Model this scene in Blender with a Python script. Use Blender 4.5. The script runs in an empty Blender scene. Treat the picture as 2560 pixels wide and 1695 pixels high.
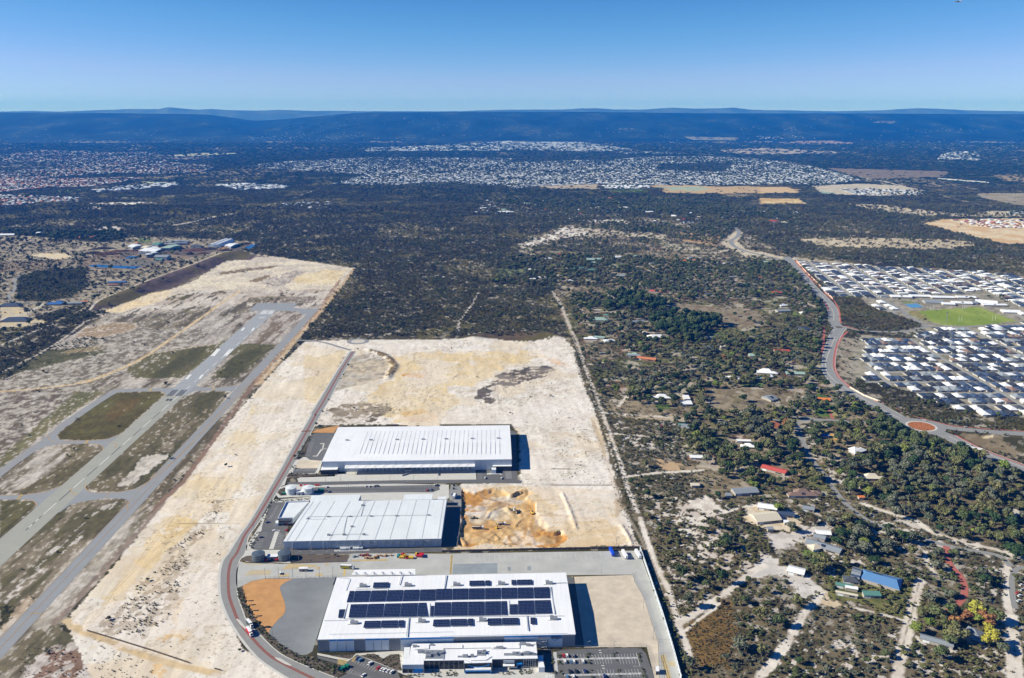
import bpy,math,random,time
import numpy as np
from mathutils import Vector,Matrix
T0=time.time()
SC=bpy.context.scene
COL=SC.collection
# ---------------------------------------------------------------- camera
F=2100.0  # focal length in photo pixels (photo is 2560 wide)
H=420.0  # flying height
TH=math.atan(562/F)
CT,ST=math.cos(TH),math.sin(TH)
YH=847.5-F*math.tan(TH)
cd=bpy.data.cameras.new('camera');cam=bpy.data.objects.new('camera',cd);COL.objects.link(cam)
cd.sensor_width=36;cd.lens=36*F/2560;cd.clip_start=1;cd.clip_end=90000
cam.location=(0,0,H);cam.rotation_euler=(math.pi/2-TH,0,0)
SC.camera=cam
# ---------------------------------------------------------------- sky, sun, exposure
SUN_EL=math.radians(31);SUN_AZ=math.radians(-91)  # azimuth clockwise from +Y
W=bpy.data.worlds.new('World');SC.world=W;W.use_nodes=True
nt=W.node_tree;nt.nodes.clear()
sky=nt.nodes.new('ShaderNodeTexSky');sky.sky_type='NISHITA';sky.sun_disc=False
sky.sun_elevation=SUN_EL;sky.sun_rotation=SUN_AZ
sky.altitude=400;sky.air_density=0.6;sky.dust_density=0.0;sky.ozone_density=3.0
sp=nt.nodes.new('ShaderNodeSeparateColor');cb=nt.nodes.new('ShaderNodeCombineColor')  # deepen the blue of the whole sky
def curve(i,k,p,cap):
    a=nt.nodes.new('ShaderNodeMath');a.operation='POWER';a.inputs[1].default_value=p;nt.links.new(sp.outputs[i],a.inputs[0])
    m=nt.nodes.new('ShaderNodeMath');m.operation='MULTIPLY';m.inputs[1].default_value=k;nt.links.new(a.outputs[0],m.inputs[0])
    c=nt.nodes.new('ShaderNodeMath');c.operation='MINIMUM';nt.links.new(m.outputs[0],c.inputs[0]);cp=nt.nodes.new('ShaderNodeMath');cp.operation='MULTIPLY';cp.inputs[1].default_value=cap;nt.links.new(sp.outputs[i],cp.inputs[0]);nt.links.new(cp.outputs[0],c.inputs[1]);nt.links.new(c.outputs[0],cb.inputs[i])
curve(0,.215,2.0,.80);curve(1,.515,1.3,.775);curve(2,.98,1.0,.98)
bg=nt.nodes.new('ShaderNodeBackground');bg.inputs[1].default_value=0.08
ow=nt.nodes.new('ShaderNodeOutputWorld')
nt.links.new(sky.outputs[0],sp.inputs[0]);nt.links.new(cb.outputs[0],bg.inputs[0]);nt.links.new(bg.outputs[0],ow.inputs[0])
sd=bpy.data.lights.new('sun','SUN');sd.energy=5.0;sd.angle=math.radians(0.53);sd.color=(1,.93,.81)
sun=bpy.data.objects.new('sun',sd);COL.objects.link(sun)
sdir=Vector((math.sin(SUN_AZ)*math.cos(SUN_EL),math.cos(SUN_AZ)*math.cos(SUN_EL),math.sin(SUN_EL)))
sun.rotation_euler=sdir.to_track_quat('Z','Y').to_euler();sun.location=(-3000,600,2500)
SC.view_settings.view_transform='Standard';SC.view_settings.look='None'
SC.view_settings.exposure=0.68;SC.view_settings.gamma=1;SC.view_settings.use_curve_mapping=False
SC.render.engine='CYCLES'
cy=SC.cycles
cy.max_bounces=5;cy.diffuse_bounces=2;cy.glossy_bounces=2;cy.transmission_bounces=2;cy.volume_bounces=0;cy.transparent_max_bounces=6
cy.use_adaptive_sampling=True;cy.adaptive_threshold=0.02
# ---------------------------------------------------------------- picture <-> ground
def G(px,py,z=0.0):
    "point of the plane at height z seen at photo pixel (px, py)"
    a=(px-1280)/F;b=(847.5-py)/F
    dy=CT+b*ST;dz=-ST+b*CT
    t=(z-H)/dz
    return(a*t,dy*t,z)
def PX(x,y,z=0.0):
    zc=y*CT-(z-H)*ST
    up=y*ST+(z-H)*CT
    return 1280+F*x/zc,847.5-F*up/zc
FR={'A1':(540,1350,600/2368),'A2':(1100,1350,640/2368),'A3':(600,1190,600/2368),'A4':(1100,1190,640/2368),
      'A5':(700,1040,680/2368),'A6':(0,1250,640/2255),'A7':(0,900,640/2368),'A8':(0,580,900/2368),
      'B1':(1980,620,580/2368),'B2':(1980,820,580/2368),'B3':(1960,1180,600/1827),'B4':(1380,880,700/2368),
      'B5':(1600,1200,600/1901),'B6':(1200,480,800/2368),'B7':(0,250,1280/2368),'B8':(1280,250,1280/2368),
      'C2':(0,590,480/2368),'C3':(300,580,400/2368),'C4':(960,1600,440/2368),'C5':(1360,1600,320/2368),
      'C6':(760,820,800/2368),'C7':(0,340,640/2368),'C8':(1900,420,660/2368),'D':(0,0,2560/2368),'P':(0,0,1.0)}
def pts(fr,s):
    ox,oy,k=FR[fr]
    out=[]
    for t in s.split():
        x,y=t.split(',');out.append((ox+float(x)*k,oy+float(y)*k))
    return out
def gp(fr,s,z=0.0):
    return[G(px,py,z)for px,py in pts(fr,s)]
# ---------------------------------------------------------------- noise
def _hash(ix,iy,seed):
    h=(ix.astype(np.int64)*374761393+iy.astype(np.int64)*668265263+seed*982451653)&0xFFFFFFFF
    h=((h^(h>>13))*1274126177)&0xFFFFFFFF
    return((h^(h>>16))&0xFFFFFF)/float(0xFFFFFF)
def vn(x,y,seed=0):
    ix=np.floor(x);iy=np.floor(y);fx=x-ix;fy=y-iy
    fx=fx*fx*(3-2*fx);fy=fy*fy*(3-2*fy)
    a=_hash(ix,iy,seed);b=_hash(ix+1,iy,seed);c=_hash(ix,iy+1,seed);d=_hash(ix+1,iy+1,seed)
    return(a*(1-fx)+b*fx)*(1-fy)+(c*(1-fx)+d*fx)*fy
def fbm(x,y,s,seed=0,octv=4,rough=.55):
    v=0;a=1;t=0;x=x/s;y=y/s
    for i in range(octv):
        v=v+a*vn(x,y,seed+i*17);t+=a;a*=rough;x=x*2.03+7.1;y=y*2.03+3.3
    return np.clip((v/t-.5)*1.7+.5,0,1)
def inpoly(px,py,poly):
    m=np.zeros(len(px),bool)
    xs=[p[0]for p in poly];ys=[p[1]for p in poly]
    idx=np.nonzero((px>min(xs))&(px<max(xs))&(py>min(ys))&(py<max(ys)))[0]
    if len(idx)==0:return m
    x=px[idx];y=py[idx];c=np.zeros(len(idx),bool)
    n=len(poly)
    for i in range(n):
        x0,y0=poly[i];x1,y1=poly[i-1]
        if y0==y1:continue
        k=(y0>y)!=(y1>y)
        c^=k&(x<(x1-x0)*(y-y0)/(y1-y0)+x0)
    m[idx]=c
    return m
def dline(x,y,line):
    "distance to a polyline in world metres"
    d=np.full(len(x),1e9)
    for(x0,y0,*_),(x1,y1,*_)in zip(line,line[1:]):
        vx,vy=x1-x0,y1-y0;L=vx*vx+vy*vy+1e-9
        t=np.clip(((x-x0)*vx+(y-y0)*vy)/L,0,1)
        d=np.minimum(d,np.hypot(x-x0-t*vx,y-y0-t*vy))
    return d
def lin(c):
    c=np.asarray(c,float)/255
    return np.where(c<=.04045,c/12.92,((c+.055)/1.055)**2.4)
def alb(r,g,b,k=.79):
    "surface colour of something that looks (r,g,b) in full sun"
    return lin((r,g,b))*k
# ---------------------------------------------------------------- materials
MATS={}
def M(name,col=None,rough=.8,noise=0.0,scale=1.0,metal=0.0,col2=None,rnd=0.0,spec=.3,fn=None):
    if name in MATS:return MATS[name]
    m=bpy.data.materials.new(name);m.use_nodes=True;n=m.node_tree;b=n.nodes['Principled BSDF']
    b.inputs['Roughness'].default_value=rough;b.inputs['Metallic'].default_value=metal
    b.inputs['Specular IOR Level'].default_value=spec
    c=tuple(col)+(1,)
    b.inputs['Base Color'].default_value=c
    if noise or col2 is not None:
        g=n.nodes.new('ShaderNodeNewGeometry');t=n.nodes.new('ShaderNodeTexNoise')
        t.inputs['Scale'].default_value=scale;t.inputs['Detail'].default_value=5;t.inputs['Roughness'].default_value=.65
        n.links.new(g.outputs['Position'],t.inputs['Vector'])
        r=n.nodes.new('ShaderNodeValToRGB');r.color_ramp.elements[0].position=.3;r.color_ramp.elements[1].position=.7
        c2=tuple(col2)if col2 is not None else tuple(x*(1-noise)for x in col)
        r.color_ramp.elements[0].color=c2+(1,);r.color_ramp.elements[1].color=c
        n.links.new(t.outputs['Fac'],r.inputs[0]);n.links.new(r.outputs[0],b.inputs['Base Color'])
    if rnd:
        src=b.inputs['Base Color'].links[0].from_socket if b.inputs['Base Color'].links else None
        oi=n.nodes.new('ShaderNodeObjectInfo');mr=n.nodes.new('ShaderNodeMapRange')
        mr.inputs[3].default_value=1-rnd;mr.inputs[4].default_value=1+rnd
        mx=n.nodes.new('ShaderNodeVectorMath');mx.operation='SCALE'
        n.links.new(oi.outputs['Random'],mr.inputs[0]);n.links.new(mr.outputs[0],mx.inputs['Scale'])
        if src:n.links.new(src,mx.inputs[0])
        else:mx.inputs[0].default_value=c[:3]
        n.links.new(mx.outputs[0],b.inputs['Base Color'])
    if fn:fn(n,b)
    MATS[name]=m
    return m
# ---------------------------------------------------------------- objects
def setp(o,label=None,cat=None,group=None,kind=None):
    if label:o['label']=label
    if cat:o['category']=cat
    if group:o['group']=group
    if kind:o['kind']=kind
    return o
def empty(name,loc,label,cat,group=None,rz=0.0):
    o=bpy.data.objects.new(name,None);COL.objects.link(o);o.location=loc;o.rotation_euler=(0,0,rz)
    o.empty_display_size=1
    return setp(o,label,cat,group)
def link(name,me,parent=None,loc=None,rz=None,scale=None):
    o=bpy.data.objects.new(name,me);COL.objects.link(o)
    if parent is not None:o.parent=parent
    if loc is not None:o.location=loc
    if rz is not None:o.rotation_euler=(0,0,rz)
    if scale is not None:o.scale=scale
    return o
class MB:
    def __init__(s):s.v=[];s.f=[];s.m=[];s.cur=0
    def add(s,vs,fs):
        k=len(s.v);s.v+=[tuple(v)for v in vs];s.f+=[tuple(i+k for i in f)for f in fs];s.m+=[s.cur]*len(fs);return s
    def poly(s,p):return s.add(p,[tuple(range(len(p)))])
    def box(s,x0,y0,z0,x1,y1,z1):
        return s.prism([(x0,y0),(x1,y0),(x1,y1),(x0,y1)],z0,z1)
    def prism(s,p,z0,z1,cap=True):
        n=len(p);q=[(a[0],a[1])for a in p]
        ar=sum(q[i-1][0]*q[i][1]-q[i][0]*q[i-1][1]for i in range(n))
        if ar<0:q=q[::-1]
        vs=[(a,b,z0)for a,b in q]+[(a,b,z1)for a,b in q]
        fs=[(i,(i+1)%n,n+(i+1)%n,n+i)for i in range(n)]
        if cap:fs+=[tuple(range(n,2*n)),tuple(range(n-1,-1,-1))]
        return s.add(vs,fs)
    def beam(s,a,b,w,h=None):
        "bar from a to b"
        a=Vector(a);b=Vector(b);d=(b-a).normalized();h=h or w
        u=d.cross(Vector((0,0,1)));
        if u.length<.01:u=Vector((1,0,0))
        u.normalize();w2=u.cross(d).normalized()
        vs=[]
        for p in(a,b):
            for i,j in((-1,-1),(1,-1),(1,1),(-1,1)):vs.append(p+u*w*.5*i+w2*h*.5*j)
        return s.add(vs,[(0,1,2,3),(7,6,5,4),(0,4,5,1),(1,5,6,2),(2,6,7,3),(3,7,4,0)])
    def cyl(s,x,y,z0,z1,r,n=12,r1=None,cone=0.0):
        r1=r if r1 is None else r1
        vs=[(x+r*math.cos(6.28318*i/n),y+r*math.sin(6.28318*i/n),z0)for i in range(n)]
        vs+=[(x+r1*math.cos(6.28318*i/n),y+r1*math.sin(6.28318*i/n),z1)for i in range(n)]
        fs=[(i,(i+1)%n,n+(i+1)%n,n+i)for i in range(n)]
        vs.append((x,y,z1+cone));fs+=[(n+i,n+(i+1)%n,2*n)for i in range(n)]
        return s.add(vs,fs)
    def gable(s,p,z0,zr,axis=0):
        "p = 4 corners; ridge parallel to side p0-p1 if axis 0"
        p=[Vector((a[0],a[1],z0))for a in p]
        if axis:p=p[1:]+p[:1]
        a=(p[0]+p[3])/2;b=(p[1]+p[2])/2;a.z=zr;b.z=zr
        return s.add([p[0],p[1],p[2],p[3],a,b],[(0,1,5,4),(2,3,4,5),(1,2,5),(3,0,4)])
    def hip(s,x0,y0,x1,y1,z0,zr):
        w=x1-x0;d=y1-y0;h=min(w,d)/2
        if w>d:a=(x0+h,(y0+y1)/2,zr);b=(x1-h,(y0+y1)/2,zr);f=[(0,1,5,4),(2,3,4,5),(1,2,5),(3,0,4)]
        else:a=((x0+x1)/2,y0+h,zr);b=((x0+x1)/2,y1-h,zr);f=[(0,1,4),(1,2,5,4),(2,3,5),(3,0,4,5)]
        return s.add([(x0,y0,z0),(x1,y0,z0),(x1,y1,z0),(x0,y1,z0),a,b],f)
    def mesh(s,name,mats):
        me=bpy.data.meshes.new(name);me.from_pydata(s.v,[],s.f)
        for m in(mats if isinstance(mats,(list,tuple))else[mats]):me.materials.append(m)
        if any(s.m):me.polygons.foreach_set('material_index',s.m)
        me.update();return me
    def build(s,name,mats,parent=None,**k):
        return link(name,s.mesh(name,mats),parent,**k)
EXRD=[];EXCL=[]  # photo-space outlines of everything paved or built: no plants there
EXD=[]  # discs (x, y, r)
def grow(poly,m):
    cx=sum(p[0]for p in poly)/len(poly);cy_=sum(p[1]for p in poly)/len(poly)
    return poly
# ================================================================ terrain
def gy(D):  # photo row -> distance
    return G(1280,D)[1]
rows_py=list(np.arange(1960,1700,-12))+list(np.arange(1700,560,-2.4))+list(np.arange(560,352,-1.15))
Y=[gy(p)for p in rows_py]
y=Y[-1]
while y<21000:y+=75;Y.append(y)
while y<28500:y+=200;Y.append(y)
Y=np.array([-400,60,250,380]+Y,float)
U=np.concatenate([np.linspace(-1.15,-.66,40),np.linspace(-.655,.655,760),np.linspace(.66,1.15,40)])
NY,NX=len(Y),len(U)
Yg=np.repeat(Y,NX);Zs=np.maximum(Yg,0)*CT+H*ST
Ug=np.tile(U,NY)
Xg=Ug*Zs
gx,gyy=Xg,Yg
PXg,PYg=PX(gx,gyy)
N=len(gx)
zz=np.zeros(N)
# -- far range: scarp and the hills behind
def prof(xs,table):
    t=np.array(table,float);return np.interp(xs,t[:,0],t[:,1])
pcol=1280+F*gx/(gyy*CT+H*ST)  # column, used only to lay the skyline out by direction
def sm(t):t=np.clip(t,0,1);return t*t*(3-2*t)
far=gyy>11500
xf=gx[far];yf=gyy[far];pf=pcol[far]
g1=fbm(xf,yf*.8,2600,11,5);g2=fbm(xf,yf,900,31,4)
valley=np.exp(-((pf-640-(yf-15000)*.02)/150)**2)
foot=13600+900*(fbm(xf,xf*0,3000,5,3)-.5)+1200*valley
t1=sm((yf-foot)/4800)
crest1=H+(285-prof(pf,[(-900,283),(0,281),(300,282),(520,284),(640,296),(760,285),(900,280),(1200,279),(1500,279),(1800,282),(2100,283),(2560,285),(3500,284)]))*18400/2174
crest1=crest1-70*valley
z1=crest1*t1*(1-.30*(g1-.35)*(1-t1*.92))-55*(g2-.4)*np.sin(np.pi*t1)
t2=sm((yf-22000)/4000)
crest2=H+(285-prof(pf,[(-900,279),(0,279),(90,277),(150,279),(280,274.5),(330,272.5),(400,273),(425,268.5),(470,272.5),(500,274.5),(530,272.5),(570,275),(650,276.5),(700,274.5),(780,277),(1000,278),(1150,277.5),(1280,274),(1400,274),(1450,271),(1490,270.5),(1530,273.5),(1600,274),(1680,269.5),(1730,272),(1800,271),(1830,269.5),(1870,273.5),(1900,275),(1960,275.5),(2080,278),(2200,275.5),(2290,270.5),(2340,272),(2410,276),(2560,278),(3500,277)]))*26500/2174
z2=(crest2+10*(g2-.5))*t2
zf=np.maximum(z1*(1-.25*sm((yf-19500)/2500)),z2)
zz[far]=np.where(yf>11600,np.maximum(zf,0),0)
# -- colours
C=np.zeros((N,3))
n_big=fbm(gx,gyy,260,1,4);n_mid=fbm(gx,gyy,45,2,4);n_sm=fbm(gx,gyy,9,3,4)
ang=math.atan2(1,-.016)
# streak coordinates along the runway
sa=gx;sb=gyy
n_fine=fbm(gx,gyy*.7,4.5,77,3,.6)*.75+fbm(gx,gyy,40,78,3)*.25
n_str=fbm(sa,sb*.16,10,4,4);n_str2=fbm(sa,sb*.22,34,5,4)
rng=np.random.default_rng(7)
rj1=rng.random(N);rj2=rng.random(N)
def jit(amp,seed=50,sc=14):
    jx=(fbm(gx,gyy,sc,seed,3)-.5)*2*amp;jy=(fbm(gx,gyy,sc,seed+9,3)-.5)*2*amp
    return PX(gx+jx,gyy+jy,zz)
JC={}
def mask(fr,s,amp=6):
    if amp not in JC:JC[amp]=jit(amp,50+int(amp*3),max(amp*1.8,4))
    a,b=JC[amp]
    return inpoly(a,b,pts(fr,s))
def paint(m,ca,cb,n=None,lo=.35,hi=.65,op=1.0):
    "mix colours ca..cb by noise n over mask m"
    if n is None:n=n_mid
    idx=np.nonzero(m)[0]
    t=np.clip((n[idx]-lo)/(hi-lo),0,1)[:,None]
    c=alb(*ca)*(1-t)+alb(*cb)*t
    C[idx]=C[idx]*(1-op)+c*op
def stroke(fr,s,w,ca,cb=None,rag=1.2,op=1.0,line=None):
    L=line or gp(fr,s)
    ys=[p[1]for p in L];xs=[p[0]for p in L];r=w*3+10
    sel=np.nonzero((gyy>min(ys)-r)&(gyy<max(ys)+r)&(gx>min(xs)-r)&(gx<max(xs)+r))[0]
    if not len(sel):return
    d=dline(gx[sel],gyy[sel],L)+(n_sm[sel]-.5)*rag*2
    k=np.clip((w/2-d)/(w*.2+.3)+.5,0,1)
    k*=op
    t=n_sm[sel][:,None]
    c=alb(*ca)*(1-t)+alb(*(cb or ca))*t
    C[sel]=C[sel]*(1-k[:,None])+c*k[:,None]
def LUMC(c):return c@np.array([.3,.6,.1])
# natural colours as they look in sun
BUSH=(66,62,46);BUSH2=(92,84,62);WS=(238,231,218);WS2=(206,194,180);YS=(236,212,168);YS2=(222,186,122)
OR=(206,144,70);GB=(146,134,120);GB2=(112,98,84);OL=(98,94,60);OL2=(122,112,78);DG=(150,140,104);LAWN=(112,128,62)
ALL=np.ones(N,bool)
paint(ALL,(56,54,38),(86,80,56),n_mid)
paint((n_big>.6),(78,74,40),(98,90,52),n_mid,op=.6)
# heath in the middle
paint((n_sm>.74)&(gyy<3500),(150,142,126),(190,180,165),n_mid,op=.7)
# far ground: woods and small clearings
fm=gyy>4200
paint(fm,(30,34,26),(50,50,34),n_mid)
nf=fbm(gx,gyy*.45,620,71,4)
paint(fm&(gyy<14500)&(nf>.74)&(n_mid>.45),(150,138,112),(172,158,128),n_mid,op=.7)
hill=gyy>13800
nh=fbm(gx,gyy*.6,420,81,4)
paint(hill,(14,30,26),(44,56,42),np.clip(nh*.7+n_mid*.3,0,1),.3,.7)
paint(gyy>21300,(84,96,90),(104,112,98),nh)  # far range: denser haze put into a paler ground tone, besides pale fields
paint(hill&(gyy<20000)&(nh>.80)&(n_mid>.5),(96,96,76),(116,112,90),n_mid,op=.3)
# ---- right hand bushland and acreage
RB='D'
paint(mask('D','1280,680 1290,640 1180,570 1300,520 1480,500 1700,530 1850,600 1910,760 1900,860 2050,980 2368,1090 2400,1700 1590,1700 1500,1300 1400,950 1320,790'),(78,72,52),(124,112,88),n_sm)
paint(mask('D','1420,960 1900,960 1960,1060 2100,1200 2368,1290 2400,1700 1590,1700 1500,1300')&(n_fine>.66),(164,156,142),(216,208,198),n_mid)
paint(mask('D','1480,1130 1700,1200 1800,1290 1700,1330 1580,1290')&(n_fine>.62),WS2,WS,n_mid)
paint(mask('D','1640,895 1780,895 1790,940 1720,955 1640,955',4),(166,156,140),(190,182,168),n_sm)
paint(mask('D','1670,905 1710,900 1720,930 1690,940',3),(96,116,66),(124,128,84),n_sm)
paint(mask('D','1400,940 1590,950 1590,975 1420,965',3),(178,160,134),(190,176,150),n_sm)
paint(mask('D','1510,1060 1600,1075 1640,1090 1560,1090 1530,1085',3),(196,168,132),(176,150,118),n_sm)
acre=mask('D','1280,680 1290,640 1180,570 1300,520 1480,500 1700,530 1850,600 1910,760 1900,860 2050,980 1960,1060 1880,1100 1900,960 1420,960 1400,950 1320,790',8)|mask('B4','1020,430 2368,430 2368,560 2100,600 2200,1000 2368,1200 1400,1240 1100,1000 1150,700',6)
pw=fbm(gx,gyy,85,151,3);pw2=fbm(gx,gyy,30,152,3)
paint(acre,(88,78,56),(128,114,88),n_sm,op=.8)
paint(acre&(pw>.56),(138,124,98),(168,154,128),n_sm,op=.7)
paint(acre&(pw<.40)&(pw2>.45),(104,106,62),(126,124,78),n_sm,op=.85)
paint(acre&(pw>.44)&(pw<.52)&(pw2>.6),(150,108,80),(134,100,76),n_sm,op=.7)
paint(acre&(pw2>.76),(190,180,164),(210,200,186),n_sm,op=.6)
for q,w in(('1600,810 1750,840 1950,870 2150,860 2368,850',4),('560,720 700,800 760,880 820,960',4),('980,700 1200,720 1500,760',4),('930,540 950,600 1100,640',5),('1150,560 1170,610',5),('1050,455 1300,468 1700,470 2000,480',9),('1240,190 1330,260',7),('1020,980 1080,1080',5),('1100,1180 1400,1200 1700,1230',4),('1080,850 1000,960 930,1000',4)):
    stroke('B6',q,w,(186,176,160),(170,156,134),rag=1.5)
paint(mask('B5','380,160 520,130 640,210 560,280 440,220',4),WS2,WS,n_sm)
paint(mask('B5','820,210 960,180 1100,260 1240,240 1300,330 1180,400 960,380 850,330',4),(206,188,160),(222,208,184),n_sm)
paint(mask('B5','1000,420 1300,400 1440,340 1500,420 1330,440 1250,500 1050,560',4),(196,188,180),(218,210,202),n_sm)
paint(mask('B5','900,660 1060,610 1120,680 1200,680 1430,830 1440,870 1240,960 1200,800 1090,740 880,770',4),(206,200,192),(222,216,208),n_sm)
paint(mask('B5','1440,870 1500,860 1490,920 1600,1000 1560,1030 1400,970',3),(206,184,150),(216,198,168),n_sm)
paint(mask('B5','370,1180 700,960 800,1200 700,1500 430,1500',8),(112,90,50),(134,106,62),n_sm)
paint(mask('B3','320,830 520,700 900,760 1010,830 960,1040 900,1110 600,1000 330,960',4),(96,100,56),(126,124,76),n_sm)
paint(mask('B3','130,600 220,590 320,630 250,660 150,640',1.5),(104,122,60),(120,136,72),n_sm)
paint(mask('B6','60,80 400,80 900,130 1100,90 1150,170 700,190 200,190',10),(124,118,96),(160,150,130),n_sm,op=.7)
# dune scar and sandy land towards the far bend of the road
for q in('280,400 420,340 640,250 800,270 960,290 840,310 600,340 420,400 300,420','750,210 1060,200 1120,240 860,230'):
    paint(mask('B6',q,14)&(n_sm>.42),WS2,WS,n_mid)
paint(mask('B6','780,270 1300,300 1440,390 1900,430 2000,460 1500,450 1300,340 1000,330 780,330',10)&(n_sm>.48),(176,162,136),(206,194,172),n_mid)
paint(mask('B6','1430,300 1700,280 1800,330 1750,400 1500,360',10)&(n_mid>.4),(152,124,92),(190,160,120),n_mid)
paint(mask('B6','1780,380 1900,280 1960,300 1900,350 1960,420 2368,500 2300,500 1950,470',6),(196,180,152),(216,204,180),n_sm)
paint(mask('B6','1280,900 1440,820 1780,850 2050,880 2050,1000 1900,1010 1700,960 1450,920',6),(128,112,88),(152,140,116),n_sm)
paint(mask('B6','1700,1050 1830,1030 1840,1080 1700,1090',3),(96,112,56),(110,124,70),n_sm)
paint(mask('B6','1000,640 1080,650 1060,680 1000,665',3),(88,118,52),(98,124,62),n_sm)
paint(mask('B6','0,30 2368,30 2368,130 0,130',20)&(n_mid>.55)&(gyy<7000),(120,112,92),(150,140,118),n_sm,op=.6)
for fr,q,a in(('B4','870,440 1000,430 1000,480 900,490',2),('B4','1590,260 1790,260 1790,292 1600,292',2),('B4','1420,790 1500,790 1540,830 1420,850',3),('B4','2170,380 2260,350 2340,440 2368,560 2200,480',3),
                 ('B2','160,700 350,660 390,780 600,880 600,920 230,900',3),('B1','0,655 130,660 130,690 0,690',2)):
    paint(mask(fr,q,a),(86,112,50),(114,130,70),n_sm)
paint(mask('B2','380,830 560,880 600,910 420,900',2),(160,150,96),(170,158,104),n_sm)
paint(mask('B6','130,570 330,570 330,610 130,630',4),(110,120,80),(126,132,90),n_sm)
paint(mask('B2','1680,1080 2100,1090 2330,1280 2220,1330 1960,1230',4),(130,114,88),(146,132,106),n_sm)
paint(mask('B2','1940,1110 2060,1085 2060,1110 1960,1135',1),(214,196,158),(222,206,172),n_sm)
paint(mask('B2','270,1050 380,1060 530,1130 440,1170 300,1090',3),(222,182,112),(206,158,92),n_sm)
paint(mask('B2','460,100 650,100 650,560 560,560 460,440',5),(140,128,110),(166,156,138),n_sm)
# suburb ground
paint(mask('P','1990,652 2560,725 2620,760 2620,1060 2370,1000 2120,940 2140,835 2300,850 2120,760',4),(138,132,112),(172,164,146),n_sm)
paint(mask('B1','0,90 100,100 830,180 1480,210 2368,290 2368,330 1300,230 60,130',4),(176,162,136),(196,184,160),n_sm)
paint(mask('B1','440,500 700,480 760,590 1100,680 1340,790 1150,840 720,830 540,780',5),(74,68,50),(112,100,80),n_sm)
paint(mask('B1','1170,650 1900,600 2290,745 1800,800 1560,790 1300,720',2),(132,152,56),(152,166,74),fbm(gx,gyy*.3,30,9,3))
paint(mask('B1','1170,650 1280,640 1420,730 1330,730',4),(160,146,100),(140,132,84),n_sm)
# heath strip and powerline land
paint(mask('C8','300,640 1000,620 1900,650 1940,700 1500,730 600,700',14)&(n_sm>.30),(190,174,144),(214,198,168),n_mid)
paint(mask('C8','800,320 1100,330 1500,380 1900,420 2060,380 2368,400 2368,440 1900,440 1400,420 1000,380',14)&(n_sm>.35),(196,184,160),(222,204,170),n_mid)
paint(mask('C8','1470,500 1640,460 2368,450 2500,680 2200,680 1900,610',8),(228,208,172),(216,180,130),n_mid)
paint(mask('C8','0,270 350,275 420,320 0,320',8),(228,204,150),(206,170,110),n_mid)
paint(mask('C8','0,170 240,170 360,225 0,225',8),(216,188,148),(224,200,164),n_mid)
paint(mask('C8','470,160 900,140 1300,160 1480,240 1100,250 800,240 560,230',8),(196,184,160),(214,200,176),n_mid)
paint(mask('C8','540,205 700,225 560,230',6),(150,176,156),(170,190,170),n_mid)
paint(mask('C8','590,0 1700,30 1650,80 1000,100 800,60',10),(128,114,94),(142,126,104),n_mid)
paint(mask('C8','2080,55 2500,55 2500,130 2200,120',10),(150,130,100),(166,148,118),n_mid)
paint(mask('C8','1950,225 2368,225 2500,250 2500,360 2250,320 1960,260',10),(150,138,112),(170,158,132),n_mid)
paint(mask('C8','1590,88 2060,125 2060,134 1600,100',1),(226,224,214),(230,228,220),n_mid)
# far cleared patches
for fr,q in(('B8','0,290 200,282 480,262 960,262 1150,275 1350,300 1500,335 1610,372 1450,392 1200,390 900,395 640,392 400,390 100,400 0,412'),('B7','1530,390 1700,345 2000,345 1480,330 1120,310 1250,290 1700,265 2368,270 2368,400 1800,395'),('C7','0,180 350,130 1000,150 1450,150 1500,190 1900,210 1500,240 1900,270 1980,290 1850,335 1500,355 1200,345 900,350 0,420')):
    paint(mask(fr,q,38)&(n_sm>.35),(92,92,90),(138,134,126),n_sm,op=.8)
for fr,q,a,b in(('B8','950,230 1180,222 1480,235 1550,245 1200,252 1000,245',(190,166,140),(200,188,172)),('B8','1220,195 1450,188 1640,203 1300,204',(196,160,136),(176,150,130)),
                    ('B8','650,392 1300,405 1330,430 720,432',(216,184,132),(206,176,130)),('B8','700,400 900,400 880,420 720,420',(160,182,160),(176,186,156)),
                    ('B8','450,412 620,412 630,430 460,422',(112,142,66),(120,146,74)),('B8','100,392 400,388 400,412 160,412',(206,188,160),(190,170,140)),
                    ('C7','1560,180 1850,155 2280,158 1950,178 1700,190',(196,196,160),(206,202,172)),('C7','480,515 780,487 800,495 560,525',(104,130,66),(116,138,80)),
                    ('C7','1270,418 1600,430 1500,442 1280,436',(196,204,170),(206,208,176)),('C7','1240,80 1420,84 1400,104 1200,100',(170,166,136),(160,156,130)),
                    ('B8','800,170 1040,174 1040,186 830,184',(150,144,122),(160,152,130)),
                    ('B8','1680,96 1780,98 1760,110 1680,106',(130,126,100),(140,130,100)),
                    ('B8','0,195 320,195 560,230 300,245 250,225 0,220',(186,186,176),(176,172,160)),('C7','150,160 420,160 400,180 160,178',(120,140,90),(130,146,96)),
                    ('C7','1160,960 1520,955 1500,995 1200,990',(120,134,90),(130,140,96)),('B8','0,240 400,236 660,262 400,282 0,282',(60,56,44),(66,62,46)),
                    ('B8','680,295 1040,288 980,332 680,325',(58,56,40),(66,62,44))):
    mq=mask(fr,q,38);paint(mq&((n_mid>.32)|(gyy<9000)),a,b,n_mid,op=.85)
for q in('880,850 1020,830 1150,850 1100,880 950,870','860,620 1300,605 1440,620 1100,640 900,640','760,670 830,650 1000,660 900,680'):
    paint(mask('C7',q,15)&(n_sm>.4),WS2,WS,n_mid)
stroke('C7','1630,822 1800,790 1990,745 2200,712',16,WS2,WS,rag=10)
stroke('C7','780,575 1300,570 1500,555 1740,552',10,(180,176,164),rag=8)
stroke('B8','1160,275 1300,290 1450,330 1700,372 1900,420',26,(196,186,168),rag=8)
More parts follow.
